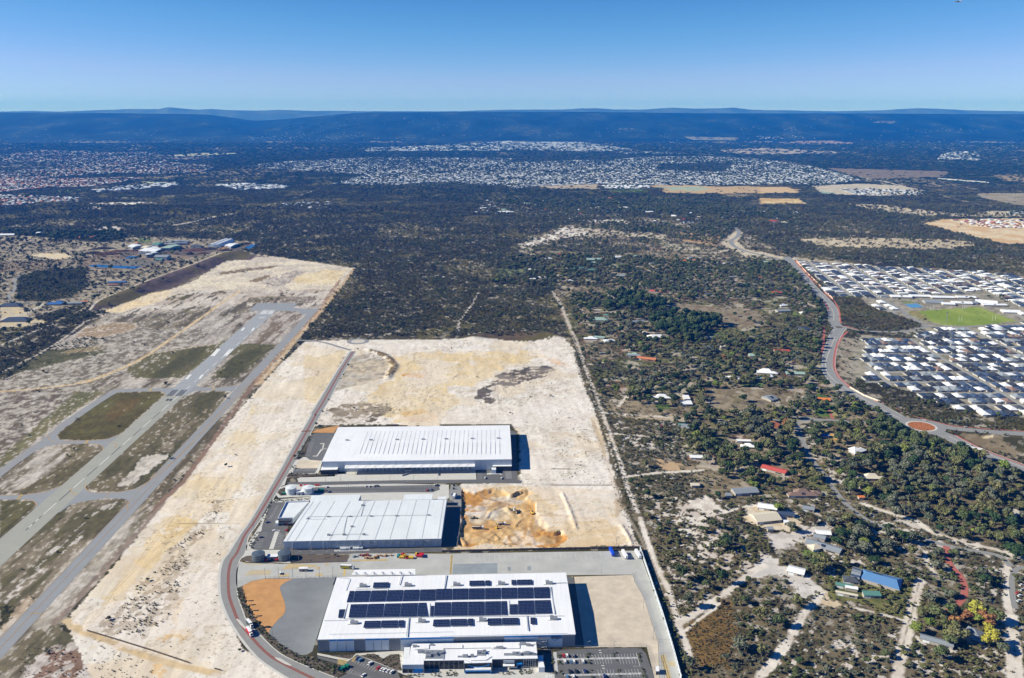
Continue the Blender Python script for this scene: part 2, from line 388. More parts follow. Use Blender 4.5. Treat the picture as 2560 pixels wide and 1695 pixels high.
stroke('C8','1590,235 1780,285 2000,330 2150,350',12,(176,166,146),rag=5)
stroke('C8','1100,140 1250,180 1420,215',16,(206,196,176),rag=5)
# ---- left: estates, yard and dunes behind the airfield
paint(mask('D','0,540 230,560 330,545 600,560 420,640 240,720 180,700 0,760',6),(120,110,90),(176,164,142),n_sm,.3,.62)
paint(mask('C2','0,820 250,860 350,1000 620,1060 330,1120 0,1130',6),(212,192,150),(196,184,160),n_sm)
paint(mask('C2','380,230 540,210 840,215 880,260 700,290 400,240',5),(226,204,160),(220,206,180),n_sm)
paint(mask('C2','0,320 800,280 900,300 700,380 420,440 0,450',6),(134,116,96),(152,138,116),n_sm)
paint(mask('C2','850,300 1500,180 2368,60 2368,270 1700,420 1060,400',6),(132,110,88),(154,140,120),n_sm)
paint(mask('C2','1200,330 1500,280 1800,290 2000,310 1820,380 1200,350',3),(118,114,104),(128,124,112),n_sm)
paint(mask('C2','180,520 500,420 1000,380 1090,400 1040,650 850,760 500,810 180,780 200,650',6),(62,62,46),(80,76,56),n_sm)
paint(mask('C3','300,90 480,90 440,165 150,160',4),(118,132,88),(126,138,96),n_sm)
# airfield
AF='0,885 240,725 560,585 822,620 735,720 690,790 560,940 500,1010 380,1150 240,1330 130,1440 230,1600 -300,1700 -400,1000'
maf=mask('D',AF,3)
paint(maf,(110,100,82),(178,168,150),n_str,.3,.75)
paint(maf&(n_str2>.58),(196,186,174),(214,206,196),n_str,op=.55)
paint(maf&(n_str2<.36),(92,84,60),(118,106,78),n_str,op=.6)
mh=mask('D','-200,900 180,880 230,905 140,960 0,1080 -300,1200',5)
paint(mh,(112,100,84),(184,176,162),n_sm,.35,.7)
mh=mask('D','0,885 190,790 250,760 480,760 440,800 300,860 150,890 0,900',5)
paint(mh,(126,116,98),(188,180,166),n_sm,.35,.7)
paint(mask('A8','300,780 620,750 700,790 440,850 240,900 0,960 0,930',5),(82,82,52),(104,100,68),n_sm)
paint(mask('A8','480,690 560,630 740,595 880,600 910,625 820,660 650,695',2),(162,140,110),(174,154,124),n_sm)
stroke('A8','480,690 560,630 740,595 880,600 910,625 820,660 650,695 480,690',3,WS2,rag=1);stroke('A8','520,662 690,645 760,640',4,WS2,rag=1)
paint(mask('A8','400,790 560,755 680,750 660,780 440,800',4),(160,144,110),(146,132,100),n_sm)
# cleared sand north end
paint(mask('A8','590,515 700,540 760,535 1000,470 1330,370 1600,390 2200,380 2140,470 1960,500 1640,480 1500,470 900,540 680,550',8)&(n_str>.3),(190,176,160),(214,204,190),n_mid)
paint(mask('A8','680,525 760,490 1080,390 1260,330 1500,180 1800,160 2330,240 2230,380 1600,385 1300,380 1130,420 1000,480 760,535',6),(206,194,176),(230,216,190),n_mid)
paint(mask('A8','680,525 1000,400 1130,380 1100,440 800,530',5),YS,(228,210,176),n_mid)
paint(mask('A8','1900,300 2150,250 2280,255 2200,340 1950,345',6),(226,204,160),(232,214,176),n_mid)
paint(mask('A8','1440,265 1640,235 1830,222 1800,235 1600,262 1450,285',3),(130,112,84),(146,128,100),n_sm)
paint(mask('A8','1620,325 1750,285 1780,290 1700,330',3),(146,126,96),(140,120,90),n_sm)
paint(mask('A8','1400,390 1480,390 1490,405 1400,405',2),(128,110,90),(120,104,88),n_sm)
paint(mask('A8','1740,310 1960,250 2000,265 1880,350 1760,370',6)&(n_sm>.35),(156,142,130),(186,176,166),n_sm)
paint(mask('A8','1640,430 1830,425 1780,465 1620,465',3),(112,102,76),(130,118,90),n_sm)
paint(mask('A8','1850,425 2090,420 2060,470 1960,470 1840,465',3),(130,116,96),(160,150,134),n_sm)
# batter beside the yard, matted dark
paint(mask('A8','590,515 700,450 1000,325 1300,215 1500,140 1560,135 1680,150 1660,180 1500,190 1300,285 1130,375 1000,400 740,500',2),(104,88,80),(84,72,68),n_sm)
stroke('A8','585,520 700,447 1000,320 1300,208 1490,134 1560,128 1700,150 2000,190 2330,238',6,WS2,rag=1)
# greens between runway and taxiways
for q in('1240,760 1420,740 1500,700 1300,900 1180,960 860,960 830,900 1000,800','1560,740 1700,730 1820,740 1640,900 1560,960 1400,960 1450,850'):
    paint(mask('A8',q,4)&(n_str>.2),(84,82,50),(112,106,70),n_str2)
for q in('1590,530 1960,520 2010,540 1930,650 1800,740 1600,730',):
    paint(mask('A8',q,5),(128,112,92),(182,172,160),n_str)
paint(mask('A7','530,710 560,660 1020,300 1480,290 1520,320 1120,680 960,735 700,742 560,735',2),(92,84,46),(106,100,56),n_mid)
paint(mask('A7','930,560 1080,400 1300,340 1260,420 1080,560',6),(104,84,44),(112,94,54),n_mid,op=.8)
paint(mask('A7','340,870 600,790 700,790 640,900 560,990 300,1160 0,1240 0,1090 260,900',8),(128,118,96),(196,188,176),n_str,.4,.75)
paint(mask('A7','560,800 860,790 940,830 800,980 560,1160 280,1240 100,1230 400,1100 640,920',4),(104,96,66),(136,124,96),n_str)
paint(mask('A7','1700,330 1960,290 2130,300 1900,560 1660,800 1330,1180 1160,1220 900,1220 820,1190 800,1150 1100,880 1500,520',2),(88,84,56),(120,110,82),n_str2)
paint(mask('A7','1340,880 1580,870 1560,900 1200,1160 1060,1190 1180,1080',4)&(n_str>.25),(190,182,168),(212,204,192),n_str)
paint(mask('A7','1600,650 1900,420 1960,430 1700,700 1560,850 1480,850',6)&(n_str>.4),(146,134,112),(110,100,76),n_sm)
paint(mask('A7','700,290 930,290 940,310 460,640 0,1000 0,900 300,640',3),(112,108,72),(132,124,88),n_str)
paint(mask('A6','0,0 300,10 310,50 0,330',2),(88,84,50),(110,104,70),n_str)
paint(mask('A6','560,60 800,0 1130,0 1130,30 1000,130 700,430 450,700 260,950 0,1170 0,590',2),(98,92,64),(142,130,108),n_str)
paint(mask('A6','900,40 1060,20 700,300 500,500 240,720 0,960 0,900 300,640 640,280',6)&(n_str>.3),(186,178,168),(210,202,192),n_str)
paint(mask('A6','0,930 120,930 100,1060 0,1110',4),(60,60,38),(76,72,46),n_sm)
paint(mask('A6','0,1170 150,940 280,840 250,960 60,1160',3),(172,152,126),(190,172,148),n_str)
paint(mask('A6','450,1000 1380,0 1480,0 600,980 590,1100 470,1090 200,1400 0,1568 0,1430',3),(130,122,98),(178,170,156),n_str)
paint(mask('A6','180,1240 440,1090 600,1130 720,1200 700,1260 440,1290 340,1380 0,1568 0,1430',5),(96,92,68),(124,114,90),n_str)
paint(mask('A6','440,1290 900,1300 1200,1400 1350,1568 150,1568',6),(190,180,170),(216,206,196),n_sm)
paint(mask('A6','460,1300 720,1290 900,1340 860,1400 600,1568 280,1568',8)&(n_sm>.42),(112,84,66),(142,116,98),n_mid)
# ---- the sand flats
paint(mask('D','705,790 835,785 860,800 800,850 700,1000 650,1090 600,1180 518,1300 518,1400 560,1500 720,1600 230,1600 150,1440 270,1300 430,1100 560,940 650,840',1.5),(228,216,196),WS,n_mid)
paint(mask('A7','2368,400 2368,900 2100,1406 1420,1406 2000,900',5)&(n_mid>.3),(232,212,172),(230,216,190),n_mid)
paint(mask('A6','1500,0 1900,0 1700,250 1300,600 1100,850 900,1050 780,1150 700,1150 900,900 1100,600 1350,300',6),(234,214,176),(228,212,184),n_str)
paint(mask('A6','1560,130 1750,60 1700,200 1500,420 1280,640 1240,560',8),(232,204,150),(236,214,170),n_mid,op=.8)
paint(mask('A6','1540,880 1600,870 1620,980 1560,1100 1700,1120 1640,1250 1540,1180',6),(228,196,142),(236,210,166),n_mid,op=.7)
paint(mask('A6','1340,1440 1420,1420 1440,1568 1380,1568',5),(226,178,104),(236,200,140),n_mid,op=.8)
paint(mask('A6','1400,1190 1470,1180 1460,1230 1410,1240',4),(226,184,120),(236,206,156),n_mid,op=.7)
paint(mask('C6','0,120 320,170 200,400 100,560 0,600',5),(230,212,176),(226,210,182),n_mid)
stroke('A6','590,1060 650,1120 760,1170 1000,1260 1240,1360 1500,1440 1900,1530',7,(222,196,150),(206,184,150),rag=1)
stroke('A6','480,1080 560,1000 720,830 980,540 1200,300 1430,30',7,(158,142,126),(146,130,116),rag=1)
stroke('A7','1400,1400 1700,1120 1960,760 2100,560 2368,190',6.5,(150,124,104),(132,108,92),rag=1)
stroke('P','640,950 700,880 740,845 800,770 850,700',9,(178,150,118),(160,130,104),rag=2)
stroke('A8','1700,1000 1850,830 1950,700 2080,560 2240,360 2330,240',9,(196,166,128),(206,184,150),rag=2)
stroke('A7','0,292 300,270 600,235 800,205 960,150 1120,80 1290,0',7,(222,196,150),(212,186,144),rag=.5)
stroke('A8','490,1000 640,960 820,890 970,810 1100,720 1300,580 1480,450 1580,385',7,(222,196,150),(212,186,144),rag=.5)
stroke('A8','1000,800 1200,770 1440,730',5,(200,184,160),rag=1)
stroke('A8','1580,380 2130,382',5,(200,176,146),rag=1)
stroke('A8','1860,385 1790,465',4,(170,150,130),rag=1)
stroke('A8','0,930 260,800 420,700 560,590 700,545',5,WS2,rag=1)
stroke('A8','690,540 780,540 900,500',3,(120,110,96),rag=1)
stroke('C2','0,1030 300,960 450,890 560,830',7,(206,202,190),rag=1)
stroke('C2','620,1080 860,970 1060,900 1250,790 1400,720',5,(186,170,146),rag=2)
stroke('C2','0,1350 300,1230 560,1120 660,1085',5,(206,200,190),rag=2)
stroke('C2','400,440 640,390 800,320 900,280',7,(150,146,136),rag=1)
for q,w in(('2250,320 2050,480 1900,640 1780,760 1500,1130 1300,1406',1.2),('2368,350 2000,760 1700,1180',1.0)):
    stroke('A7',q,w,(196,176,140),rag=.5,op=.6)
for q in('1640,0 1500,160 1300,420 1180,600 980,800 880,960 740,1130','1660,0 1520,170 1320,430 1200,610 1000,810 900,980 760,1150'):
    stroke('A6',q,1.0,(190,166,126),rag=.4,op=.6)
stroke('C6','20,200 100,60',2,(196,180,150),op=.6)
# middle lot
paint(mask('P','922,850 1410,845 1440,880 1520,1090 1590,1360 1150,1372 1150,1210 1300,1205 1300,1090 1280,1060 800,1062 760,1078 850,950',1.2),(222,212,198),WS,n_sm)
paint(mask('C6','650,200 900,180 1400,170 1780,180 1750,220 1400,330 1200,440 1080,600 1000,720 600,720 400,560 640,380',12)&(n_mid>.25),(232,208,160),(230,214,184),n_mid)
paint(mask('C6','720,345 820,330 910,345 880,370 780,362',5),(214,160,84),(226,180,110),n_mid)
paint(mask('C6','1790,225 1860,225 1980,290 1850,262',5),(222,168,96),(232,196,140),n_mid,op=.8)
paint(mask('C6','730,620 870,600 970,630 960,690 820,710 740,680',6),(218,174,108),(230,196,140),n_mid,op=.8)
paint(mask('C6','290,220 520,180 640,260 600,370 420,420 230,470 160,560',7),(170,160,142),(204,196,182),n_sm)
paint(mask('C6','580,180 660,230 695,290 640,360 600,370 650,290 600,220 480,160',4),(120,104,76),(146,128,98),n_sm)
paint(mask('C6','200,590 330,560 600,560 700,600 500,690 180,700',7)&(n_sm>.4),(124,110,90),(170,156,134),n_mid)
paint(mask('C6','1400,420 1440,345 1620,298 1800,275 1860,300 1800,350 1660,395 1480,440',9)&(n_sm>.3),(92,86,78),(140,130,120),n_mid)
paint(mask('C6','1240,50 1480,10 1800,30 1940,60 1700,95 1560,100 1380,80 1230,75',5),(108,92,72),(92,80,62),n_sm)
stroke('C6','1200,50 1420,15 1500,8 1700,25 1900,55',3,WS,rag=.5)
paint(mask('C6','1250,470 1420,400 1400,560 1300,560',12)&(n_sm>.42),(110,102,94),(160,150,140),n_mid)
for cx_,cy_,rr in((855,405,10),(985,375,12),(1170,355,10),(1430,285,14),(860,660,14)):
    a0=gp('C6','%d,%d'%(cx_,cy_))[0]
    stroke('P','',.9,(190,158,110),rag=.2,op=.6,line=[(a0[0]+rr*math.cos(t*.5),a0[1]+rr*math.sin(t*.5))for t in range(14)])
for q in('850,540 880,460 920,440','880,560 930,470 950,440','740,640 800,560 780,520','940,600 900,540 930,440'):
    stroke('C6',q,.9,(190,158,110),rag=.2,op=.6)
# pit
paint(mask('A4','180,110 340,100 620,90 1600,130 1640,380 1800,640 130,690 190,300',2),(224,200,160),(230,210,178),fbm(gx,gyy*5,30,91,3))
paint(mask('A4','1140,160 1600,150 1640,350 1240,370',3),(226,216,196),(222,206,180),n_sm)
PIT='190,120 320,160 420,120 560,125 650,180 720,140 820,125 860,150 780,200 880,250 880,330 920,360 1000,470 960,520 1110,505 1195,570 1100,655 700,650 450,620 250,660 150,650 190,480'
paint(mask('A4',PIT,1.2),(196,144,80),(218,182,128),n_mid)
paint(mask('A4','240,250 420,260 640,230 600,280 400,310 260,300',3),(182,152,116),(192,164,128),fbm(gx,gyy*3,12,92,3))
paint(mask('A4','230,310 420,310 450,380 400,430 260,420',3),(206,188,164),(214,196,170),n_sm)
paint(mask('A4','440,330 560,280 640,290 650,380 520,400 430,380',3),(206,186,156),(214,204,188),n_sm)
paint(mask('A4','420,180 620,180 780,210 700,260 500,230',3),(206,186,160),(222,210,190),n_sm)
for q in('330,180 480,200 640,240 740,320 790,420 780,520 700,600','230,330 250,400 330,440 500,450 650,470 760,420','300,500 420,560 600,600 760,610 960,600 1080,560','560,470 620,520 640,580','800,520 880,560 1000,540 1100,560','280,230 420,240 560,230 660,250','860,360 830,440 860,520'):
    for o_ in(0,9,18):stroke('A4',' '.join('%g,%g'%(float(t.split(',')[0])+o_,float(t.split(',')[1])+o_*.6)for t in q.split()),1.5,(172,128,78),(188,146,96),rag=.5,op=.6)
paint(mask('A4','800,560 960,540 1080,570 1050,620 860,630',2),(206,168,116),(196,158,108),n_sm)
# east boundary, sealed drain and sandy firebreak
stroke('A4','1590,0 1640,200 1650,380 1730,520 1820,640',6,(206,188,160),(196,176,150),rag=1)
stroke('B4','340,580 420,760 450,900 520,1080 590,1330',6,(196,176,150),(206,188,160),rag=1)
stroke('B6','530,730 600,830 640,940 700,1080 760,1243',7,WS2,(196,184,166),rag=1)
stroke('B4','235,10 330,260 400,430 420,510 470,640 540,830 600,1000 640,1150 720,1353',5,WS,WS2,rag=.8)
stroke('B5','0,300 60,480 130,680 230,880 300,1130 340,1230 400,1400',5.5,WS,WS2,rag=.8)
stroke('A4','1610,0 1700,300 1850,560 1960,800 2050,1073',3,(150,140,120),rag=.5)
stroke('B4','195,0 300,300 400,560 500,900 640,1353',5,(110,100,74),(90,80,60),rag=2)
# tracks through the right hand bush
for q,w in(('300,1150 500,1010 700,880 860,740 980,680',7),('360,1190 560,1040 720,890',2.5),('940,1568 1080,1400 1180,1270 1300,1060 1400,960 1440,880',7),('1000,1540 1100,1390',3),
             ('400,340 520,290 660,255 820,215 900,200',5),('520,130 560,200 640,240 700,240',3),('280,140 260,160',3)):
    stroke('B5',q,w,WS,WS2,rag=1.6)
for q,w in(('860,1568 900,1350 960,1130 1000,960 1040,830',9),('460,1020 700,1070 920,1130',3),('1075,600 1080,680 1150,770',5),('1700,700 1705,1000 1720,1250 1730,1568',7),('1750,1100 1780,1300 1790,1568',5),('1190,1430 1210,1500 1140,1568',2.5),
             ('590,240 830,320 1000,370 1150,470 1400,540 1700,610 1827,650',6)):
    stroke('B3',q,w,WS,WS2,rag=1.6)
stroke('B3','960,1130 1000,960 1030,830',1.2,(110,100,74),rag=1,op=.7);stroke('B3','850,1550 900,1350 950,1130',1.2,(110,100,74),rag=1,op=.7)
for q,w in(('560,460 620,390 700,320 820,210 920,160',5),('300,105 400,95 500,65',3),('440,510 640,530 900,545 1000,550',4),('520,690 700,705 1130,725',4),('620,1055 700,1045 900,1020 1150,1010 1280,995',5),('1300,1230 1340,1290 1440,1340',4)):
    stroke('B4',q,w,WS,WS2,rag=1.2)
stroke('A6','1530,205 2100,210',1.2,(150,130,100),rag=.3,op=.8)
stroke('C6','720,5 640,40 420,50 300,55',2.5,WS2,rag=1)
for q in('0,660 300,655','0,988 440,985','0,1127 500,1125'):
    stroke('B4',q,1.0,(110,94,70),rag=.2,op=.8)
sandm=mask('D','705,790 835,785 860,800 1310,780 1400,980 1480,1180 1560,1450 1560,1600 1050,1265 800,1000 600,1180 518,1300 518,1400 560,1500 720,1600 230,1600 150,1440 270,1300 430,1100 560,940 650,840',1.5)&(LUMC(C)>.30)
fsp=fbm(gx,gyy,2.6,141,2,.7);patch_=fbm(gx,gyy,70,142,4)
paint(sandm&(fsp>.80)&(patch_>.40),(176,160,138),(150,132,108),n_mid,op=.55)
paint(sandm&(patch_>.60),(246,238,230),(238,226,212),n_mid,op=.45)
paint(sandm&(patch_<.36),(222,200,164),(232,206,160),n_mid,op=.35)
dstr=fbm(gx+gyy*.1,gyy*.12,5,143,3)
C[sandm]*=(1+(dstr[sandm]-.5)*.22)[:,None]
trr=random.Random(5)
def tyre(x0,y0,a,n,turn,op):
    for off in(-1.1,1.1):
        x,y,h,L=x0,y0,a,[]
        for i in range(n):L.append((x-off*math.sin(h),y+off*math.cos(h)));x+=14*math.cos(h);y+=14*math.sin(h);h+=turn[i%len(turn)]
        stroke('P','',.8,(188,160,120),(200,176,140),rag=.15,op=op,line=L)
band=mask('A6','1850,0 1980,0 1900,150 1700,300 1500,420 1400,600 1250,700 1100,900 950,1050 900,1170 1290,1200 1500,1000 1560,800 1640,560 1700,420 1900,200',6)
paint(band&(n_fine>.46),(150,130,104),(176,158,132),n_sm,op=.6)
for k in range(26):
    p=G(trr.uniform(300,720),trr.uniform(1150,1640));tyre(p[0],p[1],1.45+trr.uniform(-.3,.3),trr.randint(5,16),[trr.uniform(-.06,.06)for _ in range(5)],.35)
for k in range(30):
    p=G(trr.uniform(900,1480),trr.uniform(880,1040));tyre(p[0],p[1],trr.uniform(0,6.28),trr.randint(4,12),[trr.uniform(-.3,.3)for _ in range(4)],.35)
for k in range(18):
    p=G(trr.uniform(1180,1520),trr.uniform(1240,1350));tyre(p[0],p[1],trr.choice((0,1.5))+trr.uniform(-.3,.3),trr.randint(3,8),[trr.uniform(-.2,.2)for _ in range(4)],.4)
C*=(1+(rj1-.5)*.10)[:,None]
for q in('955,730 985,731 1020,732','1060,688 1100,690 1135,697','1198,728 1180,762 1150,800 1145,826','905,672 945,676','1010,650 1030,652','985,780 1015,790','640,520 720,500 800,470'):
    stroke('P',q,4,(200,192,182),(220,212,204),rag=2.5)
af_n=mask('D',AF,3);sp1=fbm(gx,gyy*.5,3.2,161,2,.7);C[af_n]*=(1+(sp1[af_n]-.5)*.5)[:,None]
paint(af_n&(sp1>.83)&(LUMC(C)>.12),(206,198,188),(220,212,204),n_mid,op=.6)
frst=(gyy>1500)&(gyy<6000);oc=fbm(gx,gyy,150,163,3);paint(frst&(oc>.64)&(LUMC(C)<.12),(92,88,46),(112,102,58),n_sm,op=.8)
# -- relief of the flats: pit, batter, mound
near=gyy<2800
mp=np.zeros(N,bool);mp[near]=inpoly(PXg[near],PYg[near],pts('A4',PIT))
ix=np.nonzero(mp)[0]
if len(ix):
    pl=[G(*p)for p in pts('A4',PIT)];pl.append(pl[0])
    d=dline(gx[ix],gyy[ix],pl)
    zz[ix]+=(fbm(gx[ix],gyy[ix],5,97,2)-.5)*1.1
    zz[ix]-=2.3*sm((d-(n_sm[ix]-.5)*9)/1.6)*(.6+.8*fbm(gx[ix],gyy[ix],26,93,3))
def ridge(fr,s,w,h,lump=0,rag=3):
    L=gp(fr,s);xs=[p[0]for p in L];ys=[p[1]for p in L];w=w*(.6 if lump>=1 else 1);r=w+5
    k=np.nonzero((gx>min(xs)-r)&(gx<max(xs)+r)&(gyy>min(ys)-r)&(gyy<max(ys)+r))[0]
    d=dline(gx[k],gyy[k],L)+(n_sm[k]-.5)*rag
    zz[k]=zz[k]+h*(.7 if lump>=1 else 1)*sm(1-d/w)*(1+1.6*lump*(n_sm[k]-.5))
for q,w,h in(('380,150 420,125 540,122 640,165',4,1.6),('650,180 720,145 820,130',5,2.2),('350,170 430,210 540,240',4,1.8),('430,370 470,310 560,270 640,290',5,2.4),('400,580 480,600 600,640 740,640',4,2),
                ('460,550 500,520 540,560',4,2.2),('620,540 680,530 720,570',5,2.4),('190,560 230,620',6,3),('690,450 740,390',4,2),('620,290 650,310',6,2.6),('800,220 850,240',4,2),('880,260 870,330',4,1.6),('600,400 660,380',3,1.6)):
    ridge('A4',q,w,h,1.0)
ridge('A4','1130,160 1180,270 1220,370 1260,490',3,1.4,.8)
ridge('A4','1680,460 1740,560 1770,630',3,1.6,.8)
ridge('C6','1260,70 1420,45 1640,45 1850,60',30,6,.2)
ridge('C6','470,160 600,200 680,280 620,370',9,3,.4)
ridge('A8','640,490 1000,345 1300,235 1500,150 1580,140',52,9,.1)
zmod=zz
me=bpy.data.meshes.new('ground')
co=np.stack([gx,gyy,zz],1).astype(np.float32)
me.vertices.add(N);me.vertices.foreach_set('co',co.ravel())
i=np.arange((NY-1)*(NX-1));r=i//(NX-1);c_=i%(NX-1);v0=r*NX+c_
quads=np.stack([v0,v0+1,v0+NX+1,v0+NX],1).astype(np.int32)
nf_=len(quads)
me.loops.add(nf_*4);me.loops.foreach_set('vertex_index',quads.ravel())
me.polygons.add(nf_);me.polygons.foreach_set('loop_start',(np.arange(nf_)*4).astype(np.int32));me.polygons.foreach_set('loop_total',np.full(nf_,4,np.int32))
me.update(calc_edges=True)
me.polygons.foreach_set('use_smooth',np.ones(nf_,bool))
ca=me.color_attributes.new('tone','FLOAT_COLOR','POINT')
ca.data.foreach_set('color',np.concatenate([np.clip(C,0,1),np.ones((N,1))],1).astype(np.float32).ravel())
def ground_mat(n,b):
    a=n.nodes.new('ShaderNodeAttribute');a.attribute_name='tone'
    g=n.nodes.new('ShaderNodeNewGeometry')
    outs=[]
    for sc_,det in((.9,3),(.12,4)):
        t=n.nodes.new('ShaderNodeTexNoise');t.inputs['Scale'].default_value=sc_;t.inputs['Detail'].default_value=det;t.inputs['Roughness'].default_value=.7
        n.links.new(g.outputs['Position'],t.inputs['Vector']);outs.append(t.outputs['Fac'])
    ad=n.nodes.new('ShaderNodeMath');ad.operation='ADD';n.links.new(outs[0],ad.inputs[0]);n.links.new(outs[1],ad.inputs[1])
    mr=n.nodes.new('ShaderNodeMapRange');mr.inputs[1].default_value=.6;mr.inputs[2].default_value=1.4;mr.inputs[3].default_value=.86;mr.inputs[4].default_value=1.13
    n.links.new(ad.outputs[0],mr.inputs[0])
    vm=n.nodes.new('ShaderNodeVectorMath');vm.operation='SCALE'
    n.links.new(a.outputs['Color'],vm.inputs[0]);n.links.new(mr.outputs[0],vm.inputs['Scale']);n.links.new(vm.outputs[0],b.inputs['Base Color'])
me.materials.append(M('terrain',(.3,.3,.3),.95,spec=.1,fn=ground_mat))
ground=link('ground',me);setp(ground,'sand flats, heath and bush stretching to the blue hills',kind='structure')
print('ground',N,time.time()-T0)
def gz(x,y):
    "terrain height at a point"
    x=np.asarray(x,float);y=np.asarray(y,float)
    r=np.clip(np.searchsorted(Y,y)-1,0,NY-2)
    u=x/(np.maximum(y,0)*CT+H*ST)
    c=np.clip(np.searchsorted(U,u),0,NX-1)
    return zz[r*NX+c]
# ---------------------------------------------------------------- haze
hz=MB();hz.box(-42000,-2500,-9,42000,29000,800)
hm=bpy.data.materials.new('haze_air');hm.use_nodes=True;hn=hm.node_tree;hn.nodes.clear()
pv=hn.nodes.new('ShaderNodeVolumePrincipled');ho=hn.nodes.new('ShaderNodeOutputMaterial');hn.links.new(pv.outputs[0],ho.inputs['Volume'])
pv.inputs['Color'].default_value=(.01,.24,.97,1);pv.inputs['Density'].default_value=4.4e-5;pv.inputs['Anisotropy'].default_value=0.0
pv.inputs['Absorption Color'].default_value=(.25,.5,1,1)
haze=hz.build('haze',hm);setp(haze,'thin blue air over the plain',kind='stuff')
# ================================================================ paved surfaces and markings
def catmull(L,n=6):
    if len(L)<3:return[tuple(p[:2])for p in L]
    P=[L[0]]+list(L)+[L[-1]];out=[]
    for k in range(1,len(P)-2):
        p0,p1,p2,p3=[np.array(P[k+j-1][:2],float)for j in range(4)]
        for i in range(n):
            t=i/n
            out.append(tuple(.5*((2*p1)+(-p0+p2)*t+(2*p0-5*p1+4*p2-p3)*t*t+(-p0+3*p1-3*p2+p3)*t**3)))
    out.append(tuple(L[-1][:2]));return out
MT=lambda*c:tuple(float(x)for x in alb(*c))
m_asph=M('asphalt_pale',MT(154,154,151),.9,.14,.12)
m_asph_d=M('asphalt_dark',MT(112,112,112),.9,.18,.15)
m_conc=M('concrete',MT(200,200,194),.85,.24,.045)
m_conc2=M('concrete_pale',MT(214,212,204),.85,.12,.12)
m_run_o=M('runway_old',MT(172,172,160),.9,.10,.06)
m_run_n=M('runway_new',MT(170,173,175),.9,.12,.06)
m_taxi=M('taxiway',MT(156,159,161),.9,.10,.05)
m_red=M('red_asphalt',MT(150,100,90),.9,.15,.2)
m_redp=M('red_path',MT(190,112,98),.9,.15,.2)
m_white=M('paint_white',(.72,.72,.70),.7,.12,.5)
m_yel=M('paint_yellow',MT(232,200,120),.7,.25,.4)
m_blk=M('paint_black',(.035,.037,.045),.7,.2,.5)
m_grav=M('gravel_grey',MT(142,146,148),.95,.24,.045)
m_orsand=M('sand_orange',MT(216,162,102),.95,.26,.12)
m_sandlot=M('sand_beige',MT(228,214,192),.95,.30,.09)
m_mulch=M('mulch',MT(110,98,86),.95,.3,.3)
LV=[0]
def sheet(name,mat,poly,z=.04,label=None,kind='structure',excl=True,parent=None):
    b=MB();b.poly([(p[0],p[1],0)for p in poly])
    o=b.build(name,mat,parent,loc=(0,0,z))
    ar=sum(poly[i-1][0]*poly[i][1]-poly[i][0]*poly[i-1][1]for i in range(len(poly)))
    if ar<0:o.data.flip_normals()
    if kind and parent is None:setp(o,label,kind=kind)
    if excl:EXCL.append([PX(p[0],p[1])for p in poly])
    return o
def ribbon_poly(L,w,w2=None):
    L=[Vector((p[0],p[1]))for p in L];a=[];b=[];n=len(L)
    for i,p in enumerate(L):
        d=(L[min(i+1,n-1)]-L[max(i-1,0)]).normalized();q=Vector((-d.y,d.x))
        ww=w+((w2 or w)-w)*i/max(1,n-1)
        a.append(p+q*ww/2);b.append(p-q*ww/2)
    return a,b
def ribbon(name,mat,fr,s,w,z=.05,label=None,excl=True,smooth=6,line=None,w2=None,mb=None,ex=0):
    L=line or gp(fr,s);L=catmull(L,smooth)if smooth else L
    a,b=ribbon_poly(L,w,w2)
    m=mb or MB();n=len(a)
    m.add([(p.x,p.y,0)for p in a]+[(p.x,p.y,0)for p in b],[(n+i,n+i+1,i+1,i)for i in range(n-1)])
    if excl:
        a2,b2=ribbon_poly(L,w+ex,(w2 or w)+ex)
        for i in range(0,n-1,3):
            j=min(i+3,n-1);q_=[PX(p.x,p.y)for p in(a2[i],a2[j],b2[j],b2[i])];EXCL.append(q_)
            if name in('arterial_road','bush_road'):EXRD.append((q_,name))
    if mb:return None
    o=m.build(name,mat,loc=(0,0,z));return setp(o,label,kind='structure')
def quadlerp(q,u,v):
    a=Vector(q[0]).lerp(Vector(q[1]),u);b=Vector(q[3]).lerp(Vector(q[2]),u);return a.lerp(b,v)
# -- runway
sheet('runway',m_run_o,[G(x,y)for x,y in((415,987),(463,987),(147,1280),(0,1417),(-420,1800),(-530,1800),(0,1347),(78,1280))],.10,'old greenish grey runway surface south of the crossing taxiway')
sheet('runway',m_run_n,[G(x,y)for x,y in((652,776),(692,776),(463,986.9),(415,986.9))],.10,'pale blue grey newer end of the runway')
sheet('turning_pad',m_taxi,gp('A8','1690,468 1955,468 1930,500 2068,508 2055,530 1990,545 1960,522 1840,520 1640,518'),.05,'grey turning pad at the far end of the runway')
L=[(326,1250),(363,1250)]
def tw(y):return(326-(y-1250)*.947,y),(363-(y-1250)*.909,y)
a0,b0=tw(772);a1,b1=tw(1800)
sheet('taxiway',m_taxi,[G(*p)for p in(a0,b0,b1,a1)],.06,'long taxiway parallel to the runway beside the sand flats')
sheet('taxiway',m_taxi,catmull(gp('A7','1380,264 1210,265 1100,272 1000,302 600,560 450,690 200,870 0,1010 -400,1300'),4)+catmull(gp('A7','-400,1420 0,1085 160,960 340,832 520,700 600,625 1030,332 1160,297 1380,290'),4),.07,'taxiway that leaves the runway and runs down past the oval grass island')
sheet('taxiway',m_taxi,gp('A7','1370,263 1600,258 1660,225 1800,225 1850,252 2000,258 2180,236 2210,230 2140,300 2120,288 1960,282 1800,287 1720,330 1530,335 1520,308 1480,291 1370,291'),.085,'crossing taxiway at the black painted threshold')
